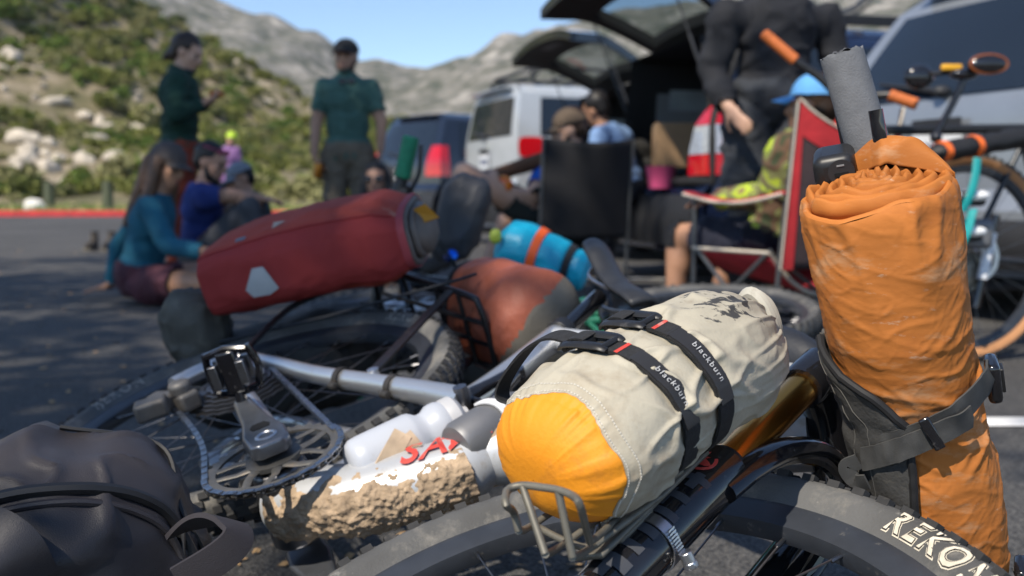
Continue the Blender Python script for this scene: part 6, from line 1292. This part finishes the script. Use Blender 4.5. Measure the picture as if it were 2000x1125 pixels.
# far rider with lime helmet
P6, hx6 = person('distant rider in lime helmet and purple top near the hillside', JJ(17., hd=(452, 272), nk=(449, 287), pv=(445, 352), sl=(462, 294), sr=(434, 294), el=(468, 320), wl=(466, 345), er=(430, 320), wr=(432, 345), hl=(452, 356), hr=(438, 356), kl=(454, 400), kr=(438, 400), al=(454, 437), ar=(438, 437), tl=(460, 442, -.15), tr=(440, 442, -.15)), (.3, -1, 0), (0, -1, 0), 'mid',
    [LONG(fabric('lilac_jersey', (.22, .11, .26)), .016, 'jersey'), PANTS(fabric('dark_tights', (.02, .02, .025)))], None)
h = MB(); h.grid(lambda u, v: hx6(.10 * math.cos(2 * PI * v) * math.cos(u * 1.45), -.01 + .125 * math.sin(2 * PI * v) * math.cos(u * 1.45), .02 + .115 * math.sin(u * 1.5)), 10, 24, False, True); h.build('helmet', mat('lime_helmet', (.42, .60, .02), .4), P6)
# ---- folding chairs
def folding_chair(lab, pL, f, W, cmain, cedge, cmesh, zt=.90, zs=.38, D=.44, pip=None, arm=.58, sag=.03):
    f = V((*f, 0)).normalized(); r = V((f.y, -f.x, 0)); o = V((pL.x, pL.y, 0)); t = thing('folding_chair', lab, 'chair', o + r * (W / 2) + f * (D / 2)); P = lambda a, b, z: o + r * (a * W) + f * b + V((0, 0, z)); tb = mat('chair_tube', (.10, .105, .11), .4, .5)
    for a in (0, 1):
        mb = MB(); mb.tube([P(a, -.02, .0), P(a, -.05, zs), P(a, -.12, zt)], .010, 10); mb.build('back_post', tb, t); mb = MB(); mb.tube([P(a, D, 0), P(a, D, arm)], .010, 10); mb.build('front_post', tb, t)
        for k, (b0, b1) in enumerate(((0, D), (D, 0))): mb = MB(); mb.tube([P(a, b0, .02), P(a, b1, zs + .01)], .009, 8); mb.build('leg', tb, t)
        mb = MB(); mb.grid(lambda u, v: P(a + (-.05 + .10 * v), -.08 + (D + .12) * u, arm + .012 - .035 * math.sin(PI * u)), 14, 4); ao = mb.build('armrest', cedge, t); ao.modifiers.new('s', 'SOLIDIFY').thickness = .012
        if pip: mb = MB(); mb.tube([P(a + (-.055 if a == 0 else .055), -.08 + (D + .12) * i / 14, arm + .012 - .035 * math.sin(PI * i / 14)) for i in range(15)], .007, 6); mb.build('armrest_piping', pip, ao)
        for b in (0, D): mb = MB(); mb.ell(P(a, b, .015), (.022, .022, .015)); mb.build('foot', plast, t)
    for b in (0, D):
        for a in (0, 1): mb = MB(); mb.tube([P(a, b, .02), P(1 - a, b, zs)], .009, 8); mb.build('leg', tb, t)
    mb = MB(); mb.grid(lambda u, v: P(.0 + u, .0 + D * v, zs - .17 * max(0, math.sin(PI * u)) ** .8 * (1 - .35 * v)), 16, 12); so = mb.build('seat', cmain, t); so.modifiers.new('s', 'SOLIDIFY').thickness = .006
    bk = lambda u, v, l=0: P(.0 + u, -.05 - .07 * v - .11 * math.sin(PI * u) * (.5 + .5 * v) + l, zs - .06 + (zt - zs + .07) * v - sag * max(0, math.sin(PI * u)) ** .8 * v)
    mb = MB(); mb.grid(lambda u, v: bk(u, v), 18, 18); bo_ = mb.build('backrest', cmesh, t); bo_.modifiers.new('s', 'SOLIDIFY').thickness = .004
    if cedge is not cmesh:
        mb = MB(); mb.grid(lambda u, v: bk(u, .83 + .18 * v, -.006), 18, 4); mb.build('back_top_band', cedge, bo_)
        mb = MB(); mb.grid(lambda u, v: bk(.0 + .055 * u * (1.5 - v), v, -.006), 5, 14); mb.build('back_side_band', cedge, bo_); mb = MB(); mb.grid(lambda u, v: bk(1 - .055 * u * (1.5 - v), v, -.006), 5, 14); mb.build('back_side_band', cedge, bo_)
    if pip:
        mb = MB(); mb.tube([bk(i / 20, 1.01, -.008) for i in range(21)], .005, 6); mb.tube([bk(-.01, i / 20, -.01) for i in range(21)], .004, 6); mb.build('back_piping', pip, bo_)
        mb = MB(); mb.tube([P(-.01, D * i / 10, zs) for i in range(11)], .008, 6); mb.tube([P(i / 14, 0, zs - .17 * max(0, math.sin(PI * i / 14)) ** .8) for i in range(15)], .008, 6); mb.build('seat_piping', pip, so)
    return t
red_c = fabric('chair_red', (.42, .022, .028)); mesh_c = fabric('chair_mesh', (.045, .03, .032)); cream_c = fabric('cream_piping', (.50, .44, .36)); blk_c = fabric('chair_black', (.010, .010, .012))
folding_chair('red and black folding chair with cream piping, its back to the camera', at(1512, 210, 3.75), (-.5, .87), .56, red_c, red_c, mesh_c, .91, .36, pip=cream_c, arm=.57, sag=.15)
folding_chair('plain black folding chair with its back to the camera', at(1050, 280, 5.4), (-.25, .97), .50, blk_c, blk_c, blk_c, .87, .40, arm=.60)
# man in the black chair
fc7 = fabric('hat_brown', (.085, .060, .040))
P7, hx7 = person('man in brown cap and blue shirt slouching in the black chair', JJ(5.7, hd=(1112, 255), nk=(1125, 305), pv=(1120, 440), sl=(1070, 325, -.05), sr=(1175, 325, .05), el=(1040, 385, -.22), wl=(990, 372, -.30), er=(1190, 400, .1), wr=(1140, 420, .25), h_l=(975, 360, -.33), hl=(1090, 445), hr=(1145, 445, .05), kl=(905, 338, -.45), kr=(1000, 400, .42), al=(868, 500, -.5), ar=(950, 520, .4), tl=(835, 522, -.6), tr=(920, 540, .3)), (-.95, .1, -.05), (-.5, .86, 0), 'fair',
    [TOP(fabric('bright_blue_tee', (.008, .09, .42)), .014, .7), SHORT(fabric('green_black_shorts', (.022, .028, .026)), .022, .60), SHOES(shoe_d)], (hair_b, 'short'), (fc7, .07, fc7), beard=hair_b, pnL=(0, 0, 1), curlL=.8)
sn = at(985, 360, 5.38); mb = MB(); mb.ell(sn, (.045, .03, .05), n=14, m=8); mb.build('snack_packet', patches('snack_print', [(.60, .30, .01), (.70, .12, .01), (.55, .35, .02)], 30, .25), label='yellow and orange snack held by the man in the black chair', cat='food')
gu = MB(); gu.tube([at(935, 352, 5.55), at(1060, 312, 5.6)], [.035, .045], 12); gu.build('jacket_sleeve', fabric('brown_sleeve', (.10, .045, .022)), label='rolled brown jacket lying beside the man in the black chair', cat='jacket')
# person behind him, dark hair, pale blue shirt
person('dark haired person in pale blue shirt by the middle car tailgate', JJ(6.9, hd=(1165, 215), nk=(1180, 252), pv=(1222, 362), sl=(1170, 268, -.15), sr=(1215, 264, .17), el=(1165, 315, -.2), wl=(1150, 350, -.2), er=(1225, 320, .2), wr=(1190, 350, .1), hl=(1205, 375, -.08), hr=(1228, 375, .1), kl=(1160, 395, -.2), kr=(1180, 400, .1), al=(1160, 500, -.15), ar=(1185, 510, .1), tl=(1130, 520, -.2), tr=(1155, 528, .1)), (-.7, .6, -.3), (-.9, .3, 0), 'tan',
    [TOP(fabric('pale_blue_shirt', (.16, .26, .45)), .016, .9), PANTS(fabric('dark_jeans', (.02, .024, .035))), SHOES(shoe_d)], (hair_k, 'short'))
# standing woman in black
blk_s = fabric('black_thermal', (.010, .011, .015)); P9, hx9 = person('woman in black top and dark trousers standing behind the red chair', JJ(4.35, hd=(1522, -62), nk=(1515, 2), pv=(1508, 190), sl=(1612, 40, .05), sr=(1420, 36, -.05), el=(1640, 150, .05), wl=(1600, 205, -.15), er=(1392, 140, -.05), wr=(1422, 208, -.18), h_l=(1560, 225, -.22), h_r=(1450, 243, -.25), hl=(1558, 215), hr=(1460, 215), kl=(1562, 410), kr=(1458, 410), al=(1560, 605), ar=(1456, 605), tl=(1575, 632, -.2), tr=(1440, 636, -.2)), (.1, -.95, -.3), (0, -1, 0), 'fair',
    [LONG(blk_s, .024, 'black_top', -.12), PANTS(fabric('charcoal_trousers', (.030, .034, .042)), .030), SHOES(shoe_d)], (hair_l, 'long'), pnR=(.6, -.3, -.6), curlR=.35, scale=1.0)
mb = MB(); pts = [hx9(.072 * math.cos(a), .062 * math.sin(a) + .01, -.125 + .012 * math.sin(a)) for a in np.linspace(0, 2 * PI, 28, False)]; mb.tube(pts, .030, 10, True); mb.build('neck_scarf', patches('bright_scarf', [(.50, .10, .06), (.55, .38, .03), (.06, .25, .30), (.55, .15, .12)], 30, .8), P9)
# man in the red chair
sk10 = [('tie_dye_shirt', patches('tie_dye', [(.03, .04, .015), (.10, .055, .03), (.16, .17, .06), (.36, .46, .03), (.20, .13, .07)], 9, .9, True), [('torso', -.05, 1.25), ('shoulders', -9, 9), ('uarm', -.5, 1.6), ('farm', -.6, .95)], .022), SHORT(fabric('navy_short', (.014, .016, .03)), .022, .75), ('knee_brace', blk_c, [('thigh', .93, 2), ('shin', -.3, .10)], .008), SHOES(shoe_d)]
sky_c = fabric('sky_blue_cap', (.10, .30, .60), var=.12)
person('man in sky blue cap and tie-dye shirt leaning back in the red chair', JJ(3.9, hd=(1588, 208), nk=(1584, 274, .0), pv=(1520, 462, .18), sl=(1535, 300, -.02), sr=(1655, 300, .25), el=(1508, 382, .05), wl=(1400, 388, .22), er=(1690, 390, .40), wr=(1600, 400, .60), hl=(1490, 470, .18), hr=(1555, 470, .36), kl=(1325, 462, .45), kr=(1440, 462, .80), al=(1318, 610, .42), ar=(1395, 600, .80), tl=(1275, 628, .50), tr=(1350, 618, .95)), (-.75, .62, -.15), (-.5, .87, 0), 'tan', sk10, (hair_b, 'short'), (sky_c, .08, sky_c), curlL=.5)
# ---- boots standing on the asphalt
bt = fabric('boot_brown', (.05, .042, .035)); bs = fabric('boot_sole', (.16, .14, .11))
for i, (px, lab) in enumerate(((180, 'left of two dark hiking boots on the asphalt, beside the seated woman'), (214, 'right of two dark hiking boots, the one nearer the seated woman'))):
    p = gp(px, 490); t = thing('hiking_boot', lab, 'boot', p, 'hiking boots'); q = p + V((0, 0, .05)); mb = MB(); mb.ell(q + V((.0, -.02, .0)), (.05, .13, .05)); mb.cap(q + V((0, .05, .0)), q + V((0, .07, .10)), .05, .045); remesh_obj(mb, .012, 'upper', bt, t)
    mb = MB(); mb.box(p + V((0, -.01, .012)), (.10, .28, .024)); mb.build('sole', bs, t, bevel=.01); mb = MB(); mb.lathe([(.045, 0), (.048, .01), (.038, .012), (.034, -.02)], q + V((0, .075, .135)), (0, .1, 1), 20, caps=False); mb.build('collar', bt, t)
# ================================================================ OTHER BICYCLES AND KIT
# ---- bicycle lying behind the red pannier with green grip up
mbk = thing('dark_bicycle', 'dark bicycle lying behind the red pannier with a green grip upright', 'bicycle', (.1, 2.9, 0))
gtop, gbot = at(803, 268, 2.6), at(786, 346, 2.6); gdir = (gtop - gbot).normalized(); bbot = gtop - gdir * .70
mb = MB(); mb.tube([gtop, bbot], .0155, 14); hb_ = mb.build('handlebar', blackp, mbk)
green_g = mat('green_grip', (.012, .20, .10), .6, var=.15, scale=60, bump=.001, bscale=400)
mb = MB(); mb.tube([gtop + gdir * .002, gtop, gbot, gbot - gdir * .004], [.014, .021, .021, .016], 18)
for i in range(14): mb.tube([gbot + gdir * (.006 + i * .0068 + .0), gbot + gdir * (.009 + i * .0068)], .0222, 18)
mb.build('green_grip', green_g, hb_)
mb = MB(); mb.tube([bbot, bbot + gdir * .10], .021, 16); mb.build('green_grip', green_g, hb_)
mb = MB(); q = gbot - gdir * .04; mb.tube([q + V((-.02, 0, -.01)), q + V((.03, -.02, 0))], .018, 12); mb.tube(smooth_curve([q + V((.03, -.02, 0)), q + V((.055, -.03, .05)), q + V((.06, -.03, .12))], 5), .006, 8); mb.tube([q - gdir * .03, q + gdir * .02], .022, 14); mb.build('brake_lever', blackp, mbk)
mb = MB(); mb.tube(smooth_curve([q + V((.01, -.02, -.01)), q + V((.06, -.10, -.06)), q + V((.14, -.06, -.18)), q + V((.2, .1, -.3))], 6), .0028, 6); mb.tube(smooth_curve([q + V((.0, -.02, -.02)), q + V((.10, -.12, -.10)), q + V((.18, -.04, -.24)), q + V((.22, .1, -.32))], 6), .0028, 6); mb.build('brake_hose', blackp, mbk)
mc = (gtop + bbot) / 2; hd0 = mc + V((.09, .05, .0)); fwd = V((-.80, -.55, .05)).normalized(); nM = V((-.05, -.12, .99)).normalized(); upM = nM.cross(fwd) * 1
if upM.y < 0: upM = -upM
rearc = V((.62, 3.12, .20)); frontc = rearc + fwd * 1.06
for c, nm in ((rearc, 'rear_wheel'), (frontc, 'front_wheel')): wheel(mbk, c, nM, .35, fwd, nm, single=False, nseg=72, knob_n=60, disc=.05)
bbm = rearc + fwd * .42; htm = mc + V((.05, .03, -.03)); stm = rearc + fwd * .22 + upM * .42
mb = MB()
for a, b, r0 in ((bbm, htm, .022), (stm, htm, .017), (bbm, stm, .017), (rearc, bbm, .011), (rearc, stm, .010), (htm, frontc, .02)): mb.tube([a, b], r0, 14)
mb.build('frame', gloss, mbk); mb = MB(); mb.tube([mc, htm], .02, 12); mb.build('stem', blackp, mbk)
mb = MB(); mb.tube([stm, stm + upM * .16], .0145, 12); mb.build('seat_post', blackp, mbk)
mb = MB(); c = at(880, 500, 2.55); mb.lathe([(.008, -.02), (.014, -.018), (.014, .018), (.008, .02)], c, (.3, -.9, .2), 16); mb.build('anodised_cap', mat('anodised_blue', (.01, .10, .55), .25, .9), mbk)
# green platform pedal
pdm = mat('green_pedal', (.05, .36, .20), .55, var=.15, scale=40); c = at(1142, 628, 2.0); A_ = V((.95, -.2, .15)).normalized(); Bv = V((.1, .45, .88)); Bv = (Bv - A_ * Bv.dot(A_)).normalized(); Nn = A_.cross(Bv); mb = MB()
cn = [c + A_ * a + Bv * b for a, b in ((-.042, -.045), (.042, -.045), (.046, .02), (.02, .045), (-.03, .045), (-.045, .0))]
for i in range(6): mb.tube([cn[i], cn[(i + 1) % 6]], .008, 8)
for a, b in ((0, 3), (1, 4), (2, 5)): mb.tube([cn[a], cn[b]], .006, 8)
mb.tube([c - Bv * .0 - A_ * .045, c + A_ * .09], .008, 10); mb.build('platform_pedal', pdm, mbk); mb = MB(); mb.tube([c + A_ * .09, bbm], [.009, .012], 10); mb.build('crank_arm', gloss, mbk)
# black roll on that bike's bar
soft('black_bar_roll', 'black dry bag standing on end beside the green grip', 'dry bag', at(900, 425, 2.85), (.066, .07, .125), (V((.93, -.2, -.3)).normalized(), V((.2, .97, 0)).normalized(), V((.34, .02, .94)).normalized()), mat('charcoal_nylon', (.042, .042, .046), .6, var=.2, scale=10, bump=.001), .62, .010, 9, seed=5)
# cyan stuff sack
cyan = mat('cyan_nylon', (.004, .30, .46), .42, var=.15, scale=12, bump=.001, bscale=120); a, b = at(972, 478, 2.62), at(1150, 535, 2.55); ax = (b - a); Lc = ax.length; axd = ax.normalized(); x, y, _ = frame(axd)
cs = thing('cyan_stuff_sack', 'bright cyan stuff sack cinched by an orange strap', 'stuff sack', a)
def cy_p(s, t, lift=0):
    r = .082 * float(np.interp(s, [0, .03, .12, .3, .40, .46, .6, .72, .78, .9, .97, 1], [.05, .55, .93, 1.0, .93, .86, .84, .78, .62, .66, .55, .05])); r += .0035 * (ridge((math.cos(t) * 3.2, math.sin(t) * 3.2, s * 2.5), 3) - .3)
    return a + axd * (s * Lc) + (x * math.cos(t) + y * math.sin(t)) * max(.001, r + lift)
mb = MB(); mb.grid(lambda u, v: cy_p(u, 2 * PI * v), 70, 90, False, True); mb.build('sack_body', cyan, cs, sharp=0)
def ring_strap(s, wd, m, nm): mb = MB(); mb.rings([[cy_p(s - wd, t, .002), cy_p(s - wd, t, .005), cy_p(s + wd, t, .005), cy_p(s + wd, t, .002)] for t in np.linspace(0, 2 * PI, 48, False)], closed=True); return mb.build(nm, m, cs)
ring_strap(.45, .042, mat('orange_strap', (.72, .10, .015), .55), 'orange_strap'); ring_strap(.79, .035, strapm, 'black_strap')
mb = MB(); p = cy_p(.05, 0); pc_ = at(968, 462, 2.53); mb.ell(pc_, (.016, .012, .02)); mb.build('cord_toggle', mat('lime_toggle', (.35, .42, .05), .5), cs)
soft('black_seat_pack', 'black seat pack under the cyan stuff sack', 'bag', at(1055, 590, 2.68), (.17, .09, .065), (axd, V((.3, .95, 0)).normalized(), V((0, 0, 1))), blk, .7, .01, 9, seed=12)
soft('black_frame_pack', 'low black pack on the asphalt below the cyan sack', 'bag', at(1010, 690, 2.75), (.24, .14, .11), (V((.95, .3, 0)), V((-.3, .95, 0)), V((0, 0, 1))), blk, .6, .012, 9, seed=17)
# ---- backpack in the left foreground
bpm = mat('backpack_dark', (.028, .025, .028), .48, var=.3, scale=8, dirt=((.075, .055, .048), .42, 6.), bump=.0004, bscale=900)
bx = V((.86, .40, -.12)).normalized(); bz = V((.22, -.10, .94)); bz = (bz - bx * bz.dot(bx)).normalized(); by = bz.cross(bx); bc_ = at(118, 1140, 1.0)
bag = soft('backpack', 'dark backpack with curved zip lying in the left foreground', 'backpack', bc_, (.140, .125, .152), (bx, by, bz), bpm, .84, .016, 7, seed=31)
def bsf(a, b, l=0):
    e = .84; d = V((sup(math.cos(a), e) * sup(math.cos(b), e), sup(math.cos(a), e) * sup(math.sin(b), e), sup(math.sin(a), e))); p = bc_ + bx * (d.x * .140) + by * (d.y * .125) + bz * (d.z * .152); nr = (p - bc_).normalized(); q = p * 7 + V((31, 31, 31)); return p + nr * (.016 * fbm(q * .8, 3) + .0088 * crease(q * .55 + V((5, 3, 1)), .12) + .0072 * crease(q * 1.1 + V((1, 9, 4)), .10) + .0045 * crease(q * 2.3 + V((2, 5, 7)), .06) + l)
zipm = mat('zip_black', (.010, .010, .011), .5); mb = MB(); zp = smooth_curve([bsf(R_(a), R_(b), .003) for a, b in ((-20, 195), (25, 200), (52, 222), (62, 270), (55, 310), (35, 328), (5, 325), (-30, 318))], 8); mb.tube(zp, .0065, 8); mb.build('curved_zip', zipm, bag)
mb = MB(); mb.tube(smooth_curve([bsf(R_(a), R_(b), .001) for a, b in ((70, 100), (58, 20), (40, -15), (10, -20), (-30, -22))], 8), .003, 6); mb.build('edge_piping', zipm, bag)
mb = MB(); pz_ = bsf(R_(35), R_(328), .008); mb.tube([pz_, pz_ + V((.004, -.012, -.02)), pz_ + V((.006, -.016, -.04))], [.003, .002, .004], 6); mb.build('zip_pull', zipm, bag)
mb = MB(); zp = [bsf(R_(a), R_(b), .002) for a, b in ((-20, 203), (22, 208), (46, 228), (55, 270), (48, 304), (30, 319), (5, 317), (-30, 310))]; mb.tube(smooth_curve(zp, 8), .004, 8); mb.build('zip_piping', bpm, bag)
mb = MB(); sp_pts = smooth_curve([at(350, 1045, .95), at(395, 1022, .93), at(445, 1025, .90), at(462, 1050, .88), at(430, 1085, .87), at(350, 1135, .86)], 8); mb.ribbon(sp_pts, [((C0 - q_).normalized() * .55 + (q_ - at(385, 1065, .90)).normalized() * .8) for q_ in sp_pts], .030, .005); mb.build('haul_strap', mat('strap_ribbed', (.030, .026, .030), .75, bump=.0005, bscale=900), bag)
mb = MB(); sp_pts = smooth_curve([at(60, 1130, .86), at(30, 1075, .85), at(-20, 1040, .86), at(-80, 1035, .9)], 8); mb.ribbon(sp_pts, [(C0 - q_).normalized() for q_ in sp_pts], .045, .009); mb.build('shoulder_strap', bpm, bag)
# ---- bicycle at the right: tan-wall wheel, orange grips, bar bag
rbi = thing('touring_bicycle', 'loaded bicycle with tan sidewall tyre and orange grips at the right edge', 'bicycle', (1.75, 3.6, 0))
tanw = mat('tan_sidewall', (.42, .20, .085), .7, var=.12, scale=20); wc = at(1888, 522, 3.45); wc.z = .365; axR = V((.30, -.95, .06)).normalized()
wheel(rbi, wc, axR, .365, name='rear_wheel', single=False, wall=tanw, disc=.055, cass=0, nseg=96, knob_n=72)
fwdR = V((.95, .30, 0)).normalized(); w2 = wc + fwdR * 1.05; wheel(rbi, w2, axR, .365, name='front_wheel', single=False, wall=tanw, disc=.05, nseg=72, knob_n=60)
bbR = wc + fwdR * .42 + V((0, 0, -.04)); stR = wc + fwdR * .22 + V((0, 0, .40)); htR = wc + fwdR * .80 + V((0, 0, .46)); mb = MB()
for a, b, r0 in ((bbR, stR, .018), (stR, htR, .018), (bbR, htR, .024), (wc, bbR, .011), (wc, stR, .010), (htR, w2, .019)): mb.tube([a, b], r0, 12)
mb.build('frame', mat('frame_charcoal', (.03, .034, .04), .3, .3), rbi)
mb = MB(); mb.tube([bbR - axR * .02, bbR + axR * .06], .03, 16); mb.build('bottom_bracket', dsteel, rbi)
mb = MB(); a, b = at(1945, 420, 3.35), at(1905, 600, 3.33); mb.tube([a, b], [.016, .013], 12); lg = mb.build('seat_stay', gloss, rbi); mb = MB(); mb.tube([at(1937, 455, 3.32), at(1918, 545, 3.31)], .017, 12); mb.build('stay_decal', mat('decal_white', (.62, .63, .65), .5), lg)
mb = MB(); c = at(1885, 530, 3.36)
for i in range(8): mb.lathe([(.02, 0), (.028 + .0062 * i, 0), (.028 + .0062 * i, .002), (.02, .002)], c + axR * (.03 - .0045 * i) , axR, 36)
mb.build('cassette', mat('dusty_steel', (.26, .24, .20), .5, .7, var=.25, scale=60), rbi)
mb = MB(); c = at(1890, 445, 3.30); mb.box(c + V((0, 0, -.02)), (.16, .05, .10)); mb.build('brake_caliper', mat('caliper_grey', (.16, .16, .165), .5, .5), rbi, bevel=.02, bseg=3)
# lamps strapped with teal ties
lampw = mat('lamp_white', (.75, .75, .74), .3); teal = mat('teal_strap', (.01, .28, .28), .6)
for i, (px, py) in enumerate(((1888, 382), (1882, 452))):
    tl_ = thing('strapped_lamp', ('white lamp strapped by a teal tie just below the black bag', 'white lamp strapped by a teal tie above the cassette')[i], 'lamp', at(px, py, 3.22), 'strapped lamps'); c = at(px, py, 3.22)
    for dx in (-.055, .035): mb = MB(); mb.ell(c + V((dx, 0, 0)), (.040, .022, .017)); mb.build('lens', lampw, tl_)
    mb = MB(); mb.box(c + V((-.01, .03, -.01)), (.17, .04, .05)); mb.build('housing', plast, tl_, bevel=.015)
    mb = MB(); mb.tube(smooth_curve([c + V((.02, -.02, .12 - .05 * i)), c + V((.01, -.032, .06)), c + V((-.005, -.035, .0)), c + V((-.02, -.02, -.05))], 5), .010, 8, sq=(1.3, .4)); mb.build('teal_tie', teal, tl_)
# long black bag with orange straps
c = at(1905, 290, 3.3); bbg = thing('bar_bag', 'long black bag with two orange straps beside the slate car', 'bag', c - V((0, 0, .07))); a, b = at(1815, 300, 3.28), at(2040, 262, 3.42); d = (b - a).normalized(); x, y, _ = frame(d)
fnb = lambda u, v, l=0: a + (b - a) * u + (x * math.cos(2 * PI * v) * .046 + y * math.sin(2 * PI * v) * .034) * (max(.05, 1 - abs(2 * u - 1) ** 8) ** .5 + l * 10) + V((0, 0, .006 * fbm((u * 8, math.cos(2 * PI * v), math.sin(2 * PI * v)), 3)))
mb = MB(); mb.grid(lambda u, v: fnb(u, v), 40, 40, False, True); mb.build('bag_body', mat('black_pvc', (.012, .012, .013), .6, var=.2, scale=15, bump=.001), bbg, sharp=0)
os_ = mat('orange_webbing', (.70, .13, .02), .6)
for u0 in (.08, .34): mb = MB(); mb.rings([[fnb(u0, v, .004), fnb(u0, v, .010), fnb(u0 + .042, v, .010), fnb(u0 + .042, v, .004)] for v in np.linspace(0, 1, 36, False)], closed=True); mb.build('orange_strap', os_, bbg)
# handlebar with orange grips
gl_, gr_ = at(1492, 66, 3.75), at(1790, 204, 3.55); g2, g3 = at(1553, 118, 3.72), at(1738, 186, 3.58); og = mat('orange_grip', (.50, .13, .03), .6, var=.15, scale=60)
stem_p = at(1650, 190, 3.66)
mb = MB(); mb.tube(smooth_curve([gl_, g2, at(1600, 150, 3.7), stem_p, g3, gr_], 6), .016, 12); hbR = mb.build('handlebar', blackp, rbi)
for a, b in ((gl_, g2), (g3, gr_)): mb = MB(); mb.tube([a - (b - a).normalized() * .005, a, b, b + (b - a).normalized() * .004], [.012, .021, .021, .016], 16); mb.build('orange_grip', og, hbR)
mb = MB(); mb.tube([stem_p, stem_p + V((.05, -.0, -.12)), htR], .018, 12); mb.build('stem', blackp, rbi)
mb = MB(); mb.tube(smooth_curve([at(1885, 148, 3.4), at(1862, 200, 3.4), at(1828, 262, 3.4)], 5), .012, 10); mb.ell(at(1882, 145, 3.4), (.05, .03, .02)); mb.ell(at(1828, 268, 3.4), (.02, .02, .02)); mb.build('bar_extension', gloss, rbi)
# sunglasses with orange frame on the extension; lens cap
sg_ = thing('mirrored_goggles', 'black goggles with orange frame resting on the bike by the slate car', 'goggles', at(1925, 150, 3.38)); c = at(1928, 126, 3.36); mb = MB(); mb.ell(c, (.070, .03, .034)); mb.build('lens', gloss, sg_); mb = MB(); mb.tube([c + V((.062 * math.cos(a), -.012, .030 * math.sin(a))) for a in np.linspace(0, 2 * PI, 28, False)], .005, 8, True); mb.build('orange_frame', mat('goggle_orange', (.22, .06, .012), .5), sg_)
c = at(1795, 150, 3.45); gls = thing('round_mirror', 'round dark bar mirror with yellow tab near the licence plate', 'mirror', c - V((0, 0, .04))); mb = MB(); mb.ell(c, (.052, .025, .042)); mb.build('mirror_shell', gloss, gls); mb = MB(); mb.box(at(1858, 132, 3.42), (.07, .02, .022)); mb.build('yellow_tab', mat('yellow_plastic', (.65, .33, .02), .5), gls, bevel=.006)
mb = MB(); mb.tube([at(1815, 145, 3.44), at(1900, 138, 3.42)], .008, 8); mb.build('mirror_arm', blackp, gls)
# ================================================================ thin afternoon haze that pales the mountain
mb = MB(); mb.box((0, 300, 108), (2600, 1200, 220)); hz_o = mb.build('haze', bpy.data.materials.new('haze_air'), smooth=False, kind='stuff', label='thin pale haze filling the valley air', cat='haze', loc=(0, 300, -2))
hm = hz_o.data.materials[0]; hm.use_nodes = True; t = hm.node_tree; t.nodes.clear(); o_ = nn(t, 'ShaderNodeOutputMaterial'); pv = nn(t, 'ShaderNodeVolumePrincipled'); pv.inputs['Color'].default_value = (.86, .92, 1, 1); pv.inputs['Density'].default_value = .00018; pv.inputs['Anisotropy'].default_value = .2
t.links.new(pv.outputs[0], o_.inputs['Volume'])
